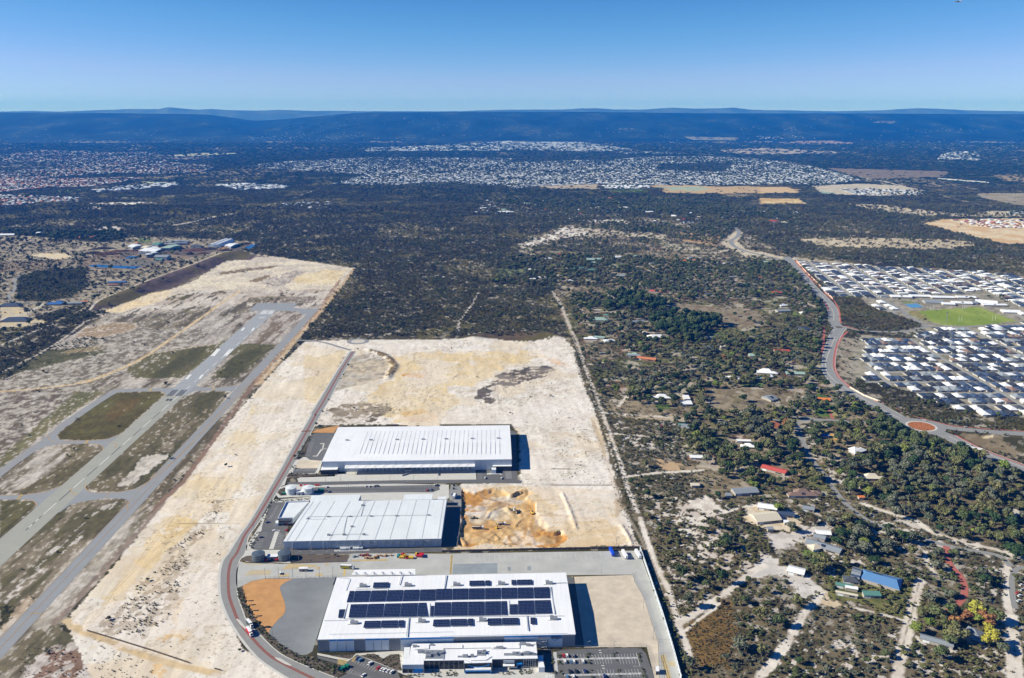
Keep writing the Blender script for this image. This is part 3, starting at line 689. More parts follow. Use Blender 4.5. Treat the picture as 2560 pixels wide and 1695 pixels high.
sheet('taxiway',m_taxi,gp('A7','400,720 520,690 525,715 550,737 600,745 880,742 1000,728 1130,680 1150,720 950,860 948,800 900,778 780,775 560,776 440,792 330,838'),.075,'short curved link between the oval island and the runway')
sheet('taxiway',m_taxi,gp('A7','-100,1252 220,1245 420,1220 590,1150 620,1200 300,1410 290,1420 340,1345 320,1308 220,1291 -100,1291'),.075,'stub taxiway leaving the left side of the runway')
sheet('taxiway',m_taxi,gp('A7','560,1406 500,1420 820,1130 790,1150 800,1200 860,1225 1100,1220 1250,1190 1360,1130 1380,1180 1160,1400 1195,1320 1180,1295 1130,1281 960,1281 760,1310 640,1345'),.09,'taxiway link with a yellow line between runway and long taxiway')
wm=MB();bm=MB()
def strip(mb,q,u0,u1,v0=0,v1=1):
    mb.add([(*quadlerp(q,u,v)[:2],0)for u,v in((u0,v0),(u1,v0),(u1,v1),(u0,v1))][::-1],[(0,1,2,3)])
q=gp('A7','1596,276 1738,274 1680,334 1532,336')
for k in range(12):
    if k in(5,6):continue
    strip(bm,q,k/12+.015,k/12+.06)
q=gp('A7','1548,360 1598,360 1582,378 1530,378');strip(bm,q,0,.42);strip(bm,q,.58,1)
q=gp('A8','1732,516 1806,516 1792,541 1706,541')
for k in range(12):
    if k!=6:strip(wm,q,k/12,k/12+.05)
ribbon('',None,'A8','1727,512 1812,512',1.4,mb=wm,smooth=0,excl=False)
for s in('1600,630 1612,630 1598,649 1583,649','1666,630 1678,630 1664,649 1650,649','1425,770 1452,770 1412,816 1384,816','1510,770 1538,770 1494,816 1466,816',
          '1246,938 1262,938 1234,968 1216,968','1326,938 1342,938 1318,968 1300,968'):
    strip(wm,gp('A8',s),0,1)
for s in('1750,527 1762,527 1755,536 1742,536',):pass
cl=[G(*p)for p in((663,800),(104,1290),(-160,1530))]
def cpt(t):
    a,b=(cl[0],cl[1])if t<1 else(cl[1],cl[2]);t=t if t<1 else t-1
    return(a[0]+(b[0]-a[0])*t,a[1]+(b[1]-a[1])*t)
tot=math.hypot(cl[1][0]-cl[0][0],cl[1][1]-cl[0][1]);s_=40
k=0
while s_<tot+160:
    p,e=s_/tot,(s_+27)/tot
    yy=cpt(min(p,1.9))
    dark=PX(*yy)[1]>1000 and k%2==0
    ribbon('',None,'','',.9,mb=bm if dark else wm,line=[cpt(min(p,1.9)),cpt(min(e,1.99))],smooth=0,excl=False)
    s_+=45 if PX(*yy)[1]<1000 else 33;k+=1
# figures 3 and 0 as an aircraft landing from the far end reads them
seg={'3':'abcdg','0':'abcdef'}
cx0,cy0=G(657,792)[:2]
def digit(ch,ox):
    w,h,t=5.0,15.0,1.4
    pl={'a':(0,h-t,w,h),'d':(0,0,w,t),'g':(0,h/2-t/2,w,h/2+t/2),'b':(w-t,h/2,w,h),'c':(w-t,0,w,h/2),'e':(0,0,t,h/2),'f':(0,h/2,t,h)}
    for c in seg[ch]:
        x0,y0,x1,y1=pl[c]
        pp=[(cx0-(ox+x),cy0-y)for x,y in((x0,y0),(x1,y0),(x1,y1),(x0,y1))]
        wm.add([(a,b,0)for a,b in pp],[(0,1,2,3)])
digit('3',-8);digit('0',0)
setp(wm.build('runway_marking',m_white,loc=(0,0,.16)),'white threshold bars, figures and touchdown blocks on the runway',kind='structure')
setp(bm.build('runway_marking',m_blk,loc=(0,0,.16)),'blacked out threshold bars and centreline dashes on the old runway',kind='structure')
ym=MB();om=M('paint_orange',MT(206,160,80),.7,.2,.4)
for s in('1395,262 1418,262 1392,291 1370,291','1975,255 1992,255 1976,284 1958,284','805,740 832,742 800,776 772,776','196,1244 218,1244 178,1290 148,1290'):
    q=gp('A7',s)
    for k in range(4):strip(ym,q,k/4,k/4+.16)
lm=MB()
for fr,s in(('A7','1370,290 1480,290 1520,312 1520,335'),('A7','1820,245 1860,250 2000,255 2190,228'),('A7','600,745 880,742 1000,728 1120,690'),('A7','780,775 880,776 940,795 955,825 930,850'),
              ('A7','440,700 460,735 520,760 700,765'),('A7','970,758 1050,765 1080,790 1060,810'),('A7','0,1252 220,1247 420,1222 580,1155'),('A7','220,1290 300,1300 340,1345'),
              ('A7','650,1190 670,1230 720,1250'),('A7','795,1150 800,1195 860,1224 1100,1221 1230,1196'),('A7','1000,1240 980,1275'),('A7','1190,1310 1175,1380'),
              ('A6','260,1000 375,1002'),('A7','1230,1195 1340,1150 1700,850 2100,430 2368,160')):
    ribbon('',None,fr,s,.8,mb=lm,excl=False)
ribbon('',None,'P','',.35,mb=lm,line=[G(*[(a+b)/2 for a,b in zip(*tw(y))])for y in(790,1700)],smooth=0,excl=False)
ribbon('',None,'P','',.3,mb=lm,line=[G(tw(y)[0][0]+2,y)for y in(790,1700)],smooth=0,excl=False)
ribbon('',None,'A7','1300,277 1100,283 1010,315 600,590 430,725 0,1045',.35,mb=lm,excl=False)
setp(ym.build('hold_marking',m_yel,loc=(0,0,.17)),'broad yellow holding bars across the taxiway links',kind='structure')
setp(lm.build('taxiway_marking',om,loc=(0,0,.13)),'thin orange guide lines along the taxiways',kind='structure')
# -- estate road
Lr=pts('C6','345,172 240,330 100,560 55,630')+pts('A5','270,0 120,260 0,480')+pts('A3','180,320 80,480 0,590')+pts('A1','130,130 78,200 50,300 44,400 52,550 100,700 150,800 245,950 365,1100 470,1200 720,1362')+[(800,1740)]
Rr=pts('C6','385,172 290,330 180,540 110,650')+pts('A5','342,0 205,260 95,455')+pts('A3','250,345 150,500 80,600')+pts('A1','285,120 228,200 203,300 198,400 207,550 258,700 300,800 440,950 600,1100 780,1200 1180,1362')+[(960,1740)]
def L_(v):return[G(*p)for p in v]
La=catmull(L_(Lr),5);Ra=catmull(L_(Rr),5)
sheet('estate_road',m_asph,La+Ra[::-1],.08,'pale grey estate road curving round the warehouses')
mid=[((a[0]+b[0])/2,(a[1]+b[1])/2)for a,b in zip(La,Ra)]
ribbon('road_median',m_red,'','',2.6,.10,'narrow brick red median along the estate road',line=mid,smooth=0,excl=False)
ribbon('kerb',m_conc2,'','',2.4,.045,'pale concrete path on the outer side of the estate road',line=[(p[0]-1.2,p[1])for p in La],smooth=0)
ribbon('kerb',m_conc2,'','',1.2,.05,'pale kerb on the inner side of the estate road',line=[(p[0]+.5,p[1])for p in Ra],smooth=0)
def disc(x,y,r,n=40):return[(x+r*math.cos(6.28319*i/n),y+r*math.sin(6.28319*i/n))for i in range(n)]
c=G(895,853.5)
sheet('roundabout',m_asph,disc(c[0],c[1],21),.075,'grey roundabout at the dead end of the estate road');sheet('roundabout_island',m_conc2,disc(c[0],c[1],13),.12,'ring of pale concrete in the estate roundabout');sheet('roundabout_island',m_sandlot,disc(c[0],c[1],8.5),.16,'sandy centre of the estate roundabout')
ribbon('access_road',m_asph,'C6','-60,90 60,95 160,110 260,140 350,165',7,.055,'faded strip of road joining the estate roundabout from the airfield side')
for s in('205,775 235,790 285,850 300,872 285,880 240,840 200,785','575,1155 640,1170 745,1235 740,1245 680,1225 600,1180'):
    sheet('road_island',m_conc2,gp('A1',s),.13,'small pale island in the bend of the estate road')
# -- yards
yard=gp('A1','205,475 193,380 200,300 235,210 290,228 650,237 1290,217 1335,132')+gp('A2','0,127 1845,98 1870,180 2060,700 2225,1276 2260,1380 2040,1380 2030,1276 2020,950 1960,770 1890,540 1810,400 1780,320 1170,325')+gp('A1','1190,372 760,382 490,380 350,405 260,452')
sheet('truck_yard',m_conc,yard,.05,'broad pale concrete truck yard behind the solar roofed warehouse')
sheet('gravel_lot',m_grav,gp('A1','760,383 1187,374 1160,452 950,1100 900,1130 830,1140 640,1030 525,925 530,890 600,800 670,735 687,690 680,620 650,540 630,480 640,450 690,415'),.045,'smooth grey gravel lot left of the warehouse')
sheet('sand_lot',m_orsand,gp('A1','265,450 350,407 490,382 758,384 690,414 639,449 629,480 649,541 679,620 686,690 669,734 599,799 529,889 524,924 400,790 300,640 265,520'),.048,'orange sand patch inside the road bend')
sheet('sand_lot',m_sandlot,gp('A2','1240,340 1780,322 1808,400 1888,540 1958,770 2018,950 2028,1276 2030,1380 2000,1380 1985,1276 1912,990 1480,992 1335,995'),.042,'flat beige sand lot between warehouse and boundary wall')
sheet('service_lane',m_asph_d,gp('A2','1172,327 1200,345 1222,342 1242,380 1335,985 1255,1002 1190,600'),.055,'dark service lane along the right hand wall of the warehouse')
sheet('car_park',m_asph_d,gp('A2','1125,1016 1480,1004 1800,998 1860,1006 1905,1050 1985,1276 2000,1390 1075,1390 1060,1240 1040,1050'),.06,'dark asphalt car park with white bays beside the office')
sheet('car_park',m_asph_d,gp('A2','900,1080 1030,1035 1055,1240 970,1225'),.065,'dark loading bay at the end of the office')
sheet('car_park',m_asph_d,gp('A1','995,1140 1160,1180 1300,1205 1390,1135 1790,1290 1830,1400 1130,1400 1290,1320 1310,1270 1205,1225 1010,1170'),.06,'dark asphalt car park with white cars at the left end of the office')
sheet('forecourt',m_conc2,gp('A2','-430,1100 -60,1112 890,1100 975,1222 1058,1240 1072,1390 -190,1390 -215,1290 -600,1140 -700,1130 -690,1100'),.045,'pale concrete forecourt in front of the office')
sheet('footpath',m_conc2,gp('A1','1000,1116 1140,1140 1330,1170 1380,1120 1850,1090 1850,1330 1780,1290 1390,1130 1300,1200 1000,1135'),.047,'pale footpath and verge by the left hand end of the warehouse')
sheet('garden_bed',m_mulch,gp('A1','205,480 262,455 300,640 400,790 525,925 640,1030 830,1140 1000,1185 1200,1230 1290,1290 1180,1362 1400,1400 1180,1400 880,1250 640,1110 430,920 360,830 270,700 215,560'),.04,'dark mulched planting strip inside the road bend',excl=False)
sheet('garden_bed',m_mulch,gp('A1','1120,1140 1360,1130 1320,1175 1250,1165'),.07,'low planting bed against the warehouse wall',excl=False)
sheet('garden_bed',m_mulch,gp('A1','1420,1140 1560,1120 1650,1170 1720,1130 1810,1125 1830,1290 1780,1285 1600,1210'),.07,'planting bed between left car park and office',excl=False)
# middle warehouse
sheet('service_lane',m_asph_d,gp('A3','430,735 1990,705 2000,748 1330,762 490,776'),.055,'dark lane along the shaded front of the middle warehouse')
sheet('garden_bed',m_mulch,gp('A3','500,778 1075,775 1060,845 700,860 500,850 560,820'),.045,'bare mulched bed with a few shrubs in front of the middle warehouse',excl=False)
sheet('garden_bed',m_mulch,gp('A3','0,820 60,790 140,780 400,800 490,830 460,850 240,860 100,850 40,840'),.045,'rounded mulched bed round the dark water tanks',excl=False)
sheet('service_pad',m_conc2,gp('A3','100,728 430,728 480,778 500,860 60,850 0,800 40,740'),.038,'pale concrete between dark tanks and the middle warehouse')
sheet('car_park',m_asph_d,gp('A3','300,262 440,258 380,420 350,470 480,480 425,640 425,722 130,722 105,690 215,532 215,505 260,420'),.06,'car park left of the middle warehouse')
sheet('footpath',m_conc2,gp('A3','250,240 700,205 700,240 440,258 300,262 215,505 215,532 105,690 130,728 60,730 60,690 200,480'),.05,'pale path and kerb round the car park of the middle warehouse')
sheet('footpath',m_conc2,gp('A3','345,545 392,530 330,722 286,722'),.07,'narrow pale strip dividing the car park of the middle warehouse')
sheet('concrete_apron',m_conc2,gp('A3','360,120 560,60 2060,85 2062,210 2040,240 690,240 690,200 380,215 350,180'),.04,'pale concrete behind the middle warehouse')
sheet('car_park',m_asph_d,gp('A3','740,112 1960,86 1972,135 1900,162 1600,160 900,170 740,170 690,150'),.065,'long dark car park between the two far warehouses')
sheet('garden_bed',m_mulch,gp('A3','365,160 400,125 460,110 470,190 400,195'),.06,'rounded bed with shrubs beside the white tanks',excl=False)
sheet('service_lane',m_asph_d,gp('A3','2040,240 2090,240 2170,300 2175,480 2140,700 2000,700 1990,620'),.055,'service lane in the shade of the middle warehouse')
sheet('haul_track',m_asph,gp('A3','2080,85 2130,85 2180,110 2185,300 2140,300 2090,300 2060,210'),.045,'grey track beside the excavation')
# far warehouse
sheet('service_lane',m_asph_d,gp('A5','60,577 1000,562 1710,555 2070,558 2110,562 2100,588 1590,582 800,592 300,604 70,592'),.06,'dark access lane in front of the far warehouse')
sheet('concrete_apron',m_conc2,gp('A5','150,545 190,530 560,500 640,455 1700,440 1710,553 1000,560 160,576'),.05,'pale concrete loading apron of the far warehouse')
sheet('car_park',m_asph_d,gp('A5','1712,480 1800,440 2060,470 2070,556 1716,553'),.055,'dark car park at the right front corner of the far warehouse')
sheet('service_lane',m_asph_d,gp('A5','2005,125 2052,135 2065,470 2018,470'),.045,'dark lane along the right end of the far warehouse')
sheet('car_park',m_asph_d,gp('A5','285,165 300,150 475,146 368,390 260,382 215,350 250,230'),.055,'car park left of the far warehouse')
sheet('car_park',m_asph_d,gp('A5','120,458 330,455 300,500 110,500'),.055,'small car park by the estate road')
sheet('sand_lot',m_sandlot,gp('A5','160,385 360,385 320,460 130,455'),.045,'small yellowish sand lot beside the estate road')
sheet('footpath',m_conc2,gp('A5','215,160 285,165 250,230 200,355 370,385 350,460 330,500 200,530 60,540 40,600 0,612 -10,560 100,360'),.037,'pale verge between estate road and far warehouse')
sheet('garden_bed',m_mulch,gp('A5','255,170 290,165 240,260 215,340 170,380 110,380 170,300'),.05,'strip of shrubs between road and car park of the far warehouse',excl=False)
sheet('garden_bed',m_mulch,gp('A5','55,530 80,495 180,505 480,505 480,525 170,535 80,540'),.05,'rounded bed of shrubs at the entry of the far warehouse',excl=False)
sheet('sand_lot',m_orsand,gp('A5','275,145 310,120 520,80 495,110 470,146'),.04,'strip of yellow sand behind the far warehouse')
# yellow ground markings in the truck yard
ym=MB()
def hatch(fr,s,n,mb=None,frac=.45,border=True):
    q=gp(fr,s);mb=mb or ym
    for k in range(n):strip(mb,q,k/n,k/n+frac/n)
    if border:
        for a,b in((0,1),(3,2)):
            ribbon('',None,'','',.3,mb=mb,line=[q[a],q[b]],smooth=0,excl=False)
hatch('A1','340,300 552,300 540,342 282,345',14);hatch('A1','720,235 1000,250 990,266 650,290',20,frac=.6);hatch('A1','630,335 725,333 722,360 622,362',6,frac=.6);hatch('A1','990,328 1056,330 1052,356 982,355',5,frac=.6)
hatch('A1','1085,228 1120,228 1110,248 1078,248',4);hatch('A1','990,265 1035,265 1030,290 985,292',3);hatch('A1','1345,198 1690,190 1690,204 1340,208',24,frac=.8)
hatch('A2','98,138 118,138 104,318 90,318',2,frac=.7);q=gp('A2','104,138 120,138 108,318 90,318')
for k in range(34):strip(ym,q,0,1,k/34,k/34+.014)
hatch('A2','2040,1070 2080,1062 2140,1276 2100,1276',2);q=gp('A2','2035,1070 2085,1062 2150,1300 2100,1300')
for k in range(22):strip(ym,q,0,1,k/22,k/22+.022)
q=gp('A2','2110,1120 2165,1125 2180,1170 2125,1170')
for k in range(6):strip(ym,q,0,1,k/6,k/6+.08)
hatch('A1','1205,1178 1300,1182 1292,1235 1200,1225',8,frac=.5);hatch('A1','1350,1158 1385,1160 1368,1204 1338,1198',4)
hatch('A1','1268,245 1300,245 1282,355 1255,358',1,frac=.6)
ribbon('',None,'A1','270,222 340,240 460,238',.8,mb=ym,smooth=0,excl=False)
setp(ym.build('ground_marking',m_yel,loc=(0,0,.09)),'faded yellow hatching painted on the truck yard',kind='structure')
# white bays
wb=MB()
def bays(fr,s,n,w=.16,v0=0,v1=1):
    q=gp(fr,s)
    for k in range(n+1):
        a=quadlerp(q,k/n,v0);b=quadlerp(q,k/n,v1);ribbon('',None,'','',w,mb=wb,line=[a,b],smooth=0,excl=False)
bays('C5','610,265 730,265 745,330 640,345',2);bays('C5','880,260 1220,262 1250,440 960,450',6);bays('C5','1370,255 1650,245 1700,435 1420,445',5)
bays('C5','990,545 1275,540 1310,690 1040,700',5);bays('C5','1500,545 1730,535 1780,690 1560,695',4);bays('C5','350,350 700,350 720,440 380,450',6);bays('C5','650,550 770,550 800,640 690,640',2)
for s,n in(('240,358 1725,330',64),('380,655 1810,620',60)):
    a,b=gp('C5',s)
    for k in range(n):
        t=k/n;t2=(k+.5)/n
        p=[a[i]+(b[i]-a[i])*t for i in(0,1)];e=[a[i]+(b[i]-a[i])*t2 for i in(0,1)]
        ribbon('',None,'','',2.2,mb=wb,line=[p,e],smooth=0,excl=False)
for s,n in(('200,225 230,600',22),):
    a,b=gp('C5',s)
    for k in range(n):
        p=[a[i]+(b[i]-a[i])*k/n for i in(0,1)];e=[a[i]+(b[i]-a[i])*(k+.6)/n for i in(0,1)]
        ribbon('',None,'','',2.6,mb=wb,line=[p,e],smooth=0,excl=False)
for s in('30,650 60,650 45,695 20,695','65,650 80,650 70,695 55,695','100,650 118,650 108,695 90,695','135,650 150,650 142,695 128,695','1010,188 1055,188 1055,198 1010,198','1018,232 1072,232 1072,242 1018,242','1060,470 1115,470 1115,480 1060,480','1075,518 1130,518 1130,528 1075,528'):
    strip(wb,gp('C5',s),0,1)
ribbon('',None,'C5','1705,240 1775,485 1650,485',.3,mb=wb,smooth=0,excl=False)
bays('A1','1400,1180 1600,1260 1560,1300 1370,1220',8);bays('A1','1330,1275 1520,1350 1460,1362 1300,1320',8)
bays('A2','270,135 1850,105 1870,175 275,205',34,.14,0,.95)
bays('A3','760,108 1960,92 1960,108 760,128',60,.13);bays('A3','900,150 1900,138 1900,150 900,168',50,.13)
bays('A3','360,290 280,420 310,425 385,295',12);bays('A3','215,560 130,710 200,712 275,560',10);bays('A3','385,560 330,712 390,714 430,590',9)
bays('A5','270,205 225,340 260,345 305,210',13);bays('A5','130,460 310,460 305,478 125,478',12);bays('A5','1720,485 1720,550 1760,550 1760,490',8);bays('A5','1800,500 1930,498 1935,512 1805,514',8);bays('A5','1960,480 2010,480 2015,545 1970,550',6)
q=gp('A3','935,728 1280,722 1280,738 930,746')
for k in range(34):strip(wb,q,k/34,k/34+.016)
for s in('350,238 388,238 372,300 362,300 376,244 348,244','355,288 372,288 325,352 285,352 285,346 318,346','372,284 410,284 410,287 372,287'):sheet('road_island',m_conc2,gp('A5',s),.07,'pale kerbed island in the car park of the far warehouse')
for s in('1800,500 1830,497 1915,497 1932,505 1928,514 1905,505 1815,508 1805,516',):sheet('road_island',m_conc2,gp('A5',s),.07,'curved kerbed island in the corner car park')
setp(wb.build('ground_marking',m_white,loc=(0,0,.10)),'white bay lines and walkway stripes of the car parks',kind='structure')
# wet and dark patches of the truck yard slab: older concrete pours
m_conc_o=M('concrete_old',MT(160,168,172),.85,.25,.06)
sheet('concrete_pour',m_conc_o,gp('A2','125,222 530,215 530,308 115,315'),.075,'darker old concrete bay in the truck yard',excl=False)
sheet('concrete_pour',m_conc_o,gp('A2','625,250 655,250 655,285 628,288'),.075,'small dark square in the truck yard slab',excl=False)
sheet('concrete_pour',m_conc_o,gp('A2','808,240 842,240 842,280 808,282'),.075,'second small dark square in the truck yard slab',excl=False)
# -- roads on the right
ribbon('arterial_road',m_asph,'B6','1870,262 1915,290 1905,330 1860,360 1880,400 1960,435 2100,470 2270,510 2368,560',15,.05,'pale winding road between dunes and heath')
ribbon('arterial_road',m_asph,'B1','-60,90 20,170 110,280 200,390 300,490 375,570 420,650 430,740 455,800',24,.055,'dual carriageway running past the new estate')
ribbon('arterial_road',m_asph,'B2','500,-10 440,80 400,200 375,330 380,430 430,520 540,610 720,715 900,810 1060,900 1180,975',24,.06,'dual carriageway bending round the bush towards the orange roundabout')
ribbon('arterial_road',m_asph,'B2','1400,960 1600,1015 1800,1040 2100,1065 2368,1080 2600,1090',16,.065,'road leaving the orange roundabout beside the houses')
ribbon('arterial_road',m_asph,'B2','1400,1040 1600,1110 1800,1210 2000,1290 2368,1430 2700,1560',23,.07,'divided road leaving the orange roundabout towards the corner of the bush')
ribbon('road_median',m_conc2,'B2','1600,1105 1800,1205 2000,1285 2368,1425',1.2,.09,'pale median kerb of the divided road',excl=False)
ribbon('road_median',m_conc2,'B2','440,90 395,200 350,330 355,440 430,530 560,620 900,820 1100,920',1.0,.09,'pale median of the dual carriageway',excl=False)
ribbon('road_median',m_conc2,'B1','120,290 200,385 300,485 380,580 425,660 425,740',1.0,.09,'pale median of the upper carriageway',excl=False)
rl=MB()
for fr,q in(('B2','500,-10 440,80 400,200 375,330 380,430 430,520 540,610 720,715 900,810 1060,900'),('B1','20,170 110,280 200,390 300,490 375,570 420,650 430,740'),('B2','1600,1110 1800,1210 2000,1290 2368,1430')):
    L0=catmull(gp(fr,q),6)
    for off in(-5.5,5.5,-10.6,10.6):
        a_,b_=ribbon_poly(L0,abs(off)*2);side=a_ if off>0 else b_
        if abs(off)>8:ribbon('',None,'','',.45,mb=rl,line=side,smooth=0,excl=False)
        else:
            for k_ in range(0,len(side)-1,1):m0=side[k_].lerp(side[k_+1],.3);ribbon('',None,'','',.3,mb=rl,line=[side[k_],m0],smooth=0,excl=False)
setp(rl.build('road_marking',m_white,loc=(0,0,.1)),'white edge and lane lines of the dual carriageway',kind='structure')
c=G(*pts('B2','1320,1002')[0])
sheet('roundabout',m_asph,disc(c[0],c[1],31),.08,'wide grey roundabout with an orange island');sheet('roundabout_island',m_conc2,disc(c[0],c[1],20.5),.14,'pale concrete ring of the orange roundabout')
sheet('roundabout_island',M('orange_mulch',MT(190,116,66),.95,.25,.3),disc(c[0],c[1],17.5),.2,'orange mulched centre of the roundabout',excl=False);RBO=c;EXRD.append(([PX(*p)for p in disc(c[0],c[1],31)],'arterial_road'))
c=G(*pts('B1','478,808')[0]);sheet('roundabout',m_asph,disc(c[0],c[1],16),.075,'small grey roundabout near the school');sheet('roundabout_island',m_mulch,disc(c[0],c[1],7.5),.14,'dark planted island of the small roundabout')
ribbon('cycle_path',m_redp,'B1','30,130 150,270 260,380 350,470 430,540 480,640 490,730 520,780 620,820 740,835',4,.08,'red path along the estate wall and round the bush reserve')
ribbon('cycle_path',m_redp,'B2','570,35 510,90 460,180 435,300 435,400 480,500 580,590 700,665 880,750',4.5,.085,'broad red path on the right side of the carriageway')
ribbon('cycle_path',m_redp,'B2','325,-10 325,80 320,180 300,260',4,.08,'red path on the bush side of the carriageway')
ribbon('cycle_path',m_redp,'B1','280,520 350,580 370,640',4,.08,'short red path beside the carriageway bend')
ribbon('cycle_path',m_redp,'B2','560,590 760,700 1000,790 1180,880 1500,965 1700,1005 2368,1055',2.6,.075,'dull red path behind the roadside bushes')
ribbon('cycle_path',m_redp,'B2','1620,1060 1700,1110 1830,1180 2000,1260 2368,1400',3.2,.085,'red verge of the divided road')
ribbon('bush_road',m_asph,'B1','540,810 740,845 900,850 1150,850 1350,810 1400,790',9,.05,'grey street curving round the bush reserve')
ribbon('bush_road',m_asph,'B1','900,510 1000,560 1130,640 1180,690 1350,780 1440,805 1700,800 2368,785',8,.052,'grey street along the bottom of the sports field')
ribbon('bush_road',m_asph,'B4','1740,565 1900,576 2080,582 2368,572',6.5,.05,'narrow sealed street meeting the carriageway')
ribbon('bush_road',m_asph,'B2','0,905 150,915 300,935 500,945 700,960 880,960',6.5,.052,'narrow sealed street below the lawn with the orange roofed house')
ribbon('bush_road',m_asph,'B4','2065,590 2095,690 2135,790 2190,900 2260,990 2368,1110',7,.056,'bitumen road climbing between tall gums')
ribbon('bush_road',m_asph,'B3','230,-40 370,120 480,250 640,370 800,430 1000,495 1250,562 1450,602 1640,640 1730,720',6.5,.058,'winding bitumen road through the bush')
ribbon('bush_road',m_asph,'B3','1830,720 1770,740 1738,800 1738,920 1760,1040',5,.054,'grey lane at the edge of the car yard')
ribbon('driveway',m_redp,'B3','1238,565 1232,620 1262,700 1340,790 1372,860 1370,940 1320,1005 1240,1068',6,.06,'curving brick red driveway through scrub')
ribbon('driveway',m_redp,'B2','380,820 380,850 420,930',4,.06,'brick red drive across the lawn')
ribbon('bush_road',m_asph,'B6','1830,680 1950,672 2040,680 2150,672 2368,680',6,.05,'pale street hidden between trees')
ribbon('bush_road',m_asph,'C2','240,480 180,560 190,620 170,680 110,720 130,790 230,820 500,825',8,.05,'pale winding street among the dunes at the left edge')
# ================================================================ warehouses
def sheeting(base):
    def fn(n,b):
        g=n.nodes.new('ShaderNodeNewGeometry');mp=n.nodes.new('ShaderNodeMapping');mp.inputs['Scale'].default_value=(.9,.018,.3);t=n.nodes.new('ShaderNodeTexNoise');t.inputs['Scale'].default_value=1;t.inputs['Detail'].default_value=4
        t2=n.nodes.new('ShaderNodeTexNoise');t2.inputs['Scale'].default_value=.035;t2.inputs['Detail'].default_value=5
        n.links.new(g.outputs['Position'],mp.inputs[0]);n.links.new(mp.outputs[0],t.inputs['Vector']);n.links.new(g.outputs['Position'],t2.inputs['Vector'])
        a=n.nodes.new('ShaderNodeMath');a.operation='ADD';n.links.new(t.outputs['Fac'],a.inputs[0]);n.links.new(t2.outputs['Fac'],a.inputs[1])
        mr=n.nodes.new('ShaderNodeMapRange');mr.inputs[1].default_value=.65;mr.inputs[2].default_value=1.35;mr.inputs[3].default_value=.87;mr.inputs[4].default_value=1.04
        vm=n.nodes.new('ShaderNodeVectorMath');vm.operation='SCALE';vm.inputs[0].default_value=base;n.links.new(a.outputs[0],mr.inputs[0]);n.links.new(mr.outputs[0],vm.inputs['Scale']);n.links.new(vm.outputs[0],b.inputs['Base Color'])
    return fn
m_roof=M('roof_white',(.80,.81,.82),.5,spec=.35,fn=sheeting((.79,.80,.81)))
m_roof2=M('roof_pale',(.70,.745,.76),.5,spec=.35,fn=sheeting((.70,.735,.745)))
m_wall=M('wall_pale',(.52,.57,.62),.5)
m_wallg=M('wall_grey',(.26,.27,.29),.5)
m_wallr=M('wall_reflective',(.74,.78,.80),.35,spec=.5)
m_blue=M('band_blue',(.01,.22,.62),.4)
m_steel=M('steel',(.36,.38,.40),.45,metal=.5)
m_dark=M('charcoal_cladding',(.05,.055,.065),.5)
m_glass=M('window_glass',(.02,.03,.04),.12,spec=.6)
m_gut=M('gutter_grey',(.42,.46,.48),.6)
m_solar=M('solar_cell',(.012,.018,.05),.18,spec=.6)
m_frame=M('panel_frame',(.45,.5,.6),.4,metal=.3)
def v2(p):return Vector((p[0],p[1]))
def qpt(q,u,v,z):p=quadlerp(q,u,v);return(p[0],p[1],z)
def warehouse(name,label,fr,s,h,roofm,wallm,lift=.35):
    "roof outline FL FR BR BL given at height h"
    q=gp(fr,s,h);c=[sum(p[i]for p in q)/4 for i in(0,1)]
    r=empty(name,(q[0][0],q[0][1],0),label,'warehouse')
    o=Vector((q[0][0],q[0][1],0))
    b=MB();ins=[(p[0]+(c[0]-p[0])*.004,p[1]+(c[1]-p[1])*.004)for p in q]
    b.prism(ins,0,h-lift,cap=False);w=b.build('wall',wallm,r,loc=-o)
    # low pitched roof with the ridge half way back
    z0,z1=h-lift,h+.9
    mF=[qpt(q,0,.5,z1),qpt(q,1,.5,z1)]
    b=MB();P4=[(p[0],p[1],h)for p in q];B4=[(p[0],p[1],z0)for p in q]
    b.add(P4+mF+B4,[(0,1,5,4),(4,5,2,3),(0,6,7,1),(2,8,9,3),(1,7,8,2,5),(3,9,6,0,4),(9,8,7,6)])
    b.build('roof',roofm,r,loc=-o);EXCL.append([PX(p[0],p[1])for p in q])
    return r,o,q
def rz(q,v,h):return h+.9*(1-abs(v-.5)*2)
def part(name,mb,mat,r,o,**k):return mb.build(name,mat,r,loc=-o,**k)
def ac_unit(r,o,x,y,z):
    b=MB();b.box(x-3.2,y-1.1,z,x-.4,y+1.1,z+1.7);b.box(x-.4,y-1.6,z+.2,x+3.0,y+1.0,z+1.9)
    for i in range(3):b.cyl(x-2.9+i*1.1,y+1.9,z,z+2.2,.45,8)
    b.box(x-5.2,y-2.2,z+.05,x+4,y-1.9,z+.3)
    u=part('rooftop_unit',b,m_steel,r,o);return u
# ---- nearest warehouse with the solar roof
HA=11.5
ra,oa,qa=warehouse('solar_warehouse','huge white roofed warehouse covered with dark solar arrays, nearest of the three','P','793.4,1598.8 1439.2,1585.7 1414.9,1431.1 842.3,1443',HA,m_roof,m_wall)
def ur(fr,s):  # photo points lying on this roof
    return gp(fr,s,HA+.6)
FL,FRt=v2(qa[0]),v2(qa[1]);ax=(FRt-FL).normalized();ay=Vector((-ax.y,ax.x));WL=(FRt-FL).length
def fa(u,out,z):  # point on the front wall
    p=FL+ax*(u*WL)-ay*out;return(p.x,p.y,z)
def wallpanel(r,o,u0,u1,z0,z1,mat,out=.25,name='wall_panel',th=.3):
    b=MB();p=[fa(u0,out-th,0),fa(u1,out-th,0),fa(u1,out,0),fa(u0,out,0)]
    b.prism(p,z0,z1);return part(name,b,mat,r,o)
def U1(x):return(540+x*600/2368-793.4)/(1439.2-793.4)
def U2(x):return(1100+x*640/2368-793.4)/(1439.2-793.4)
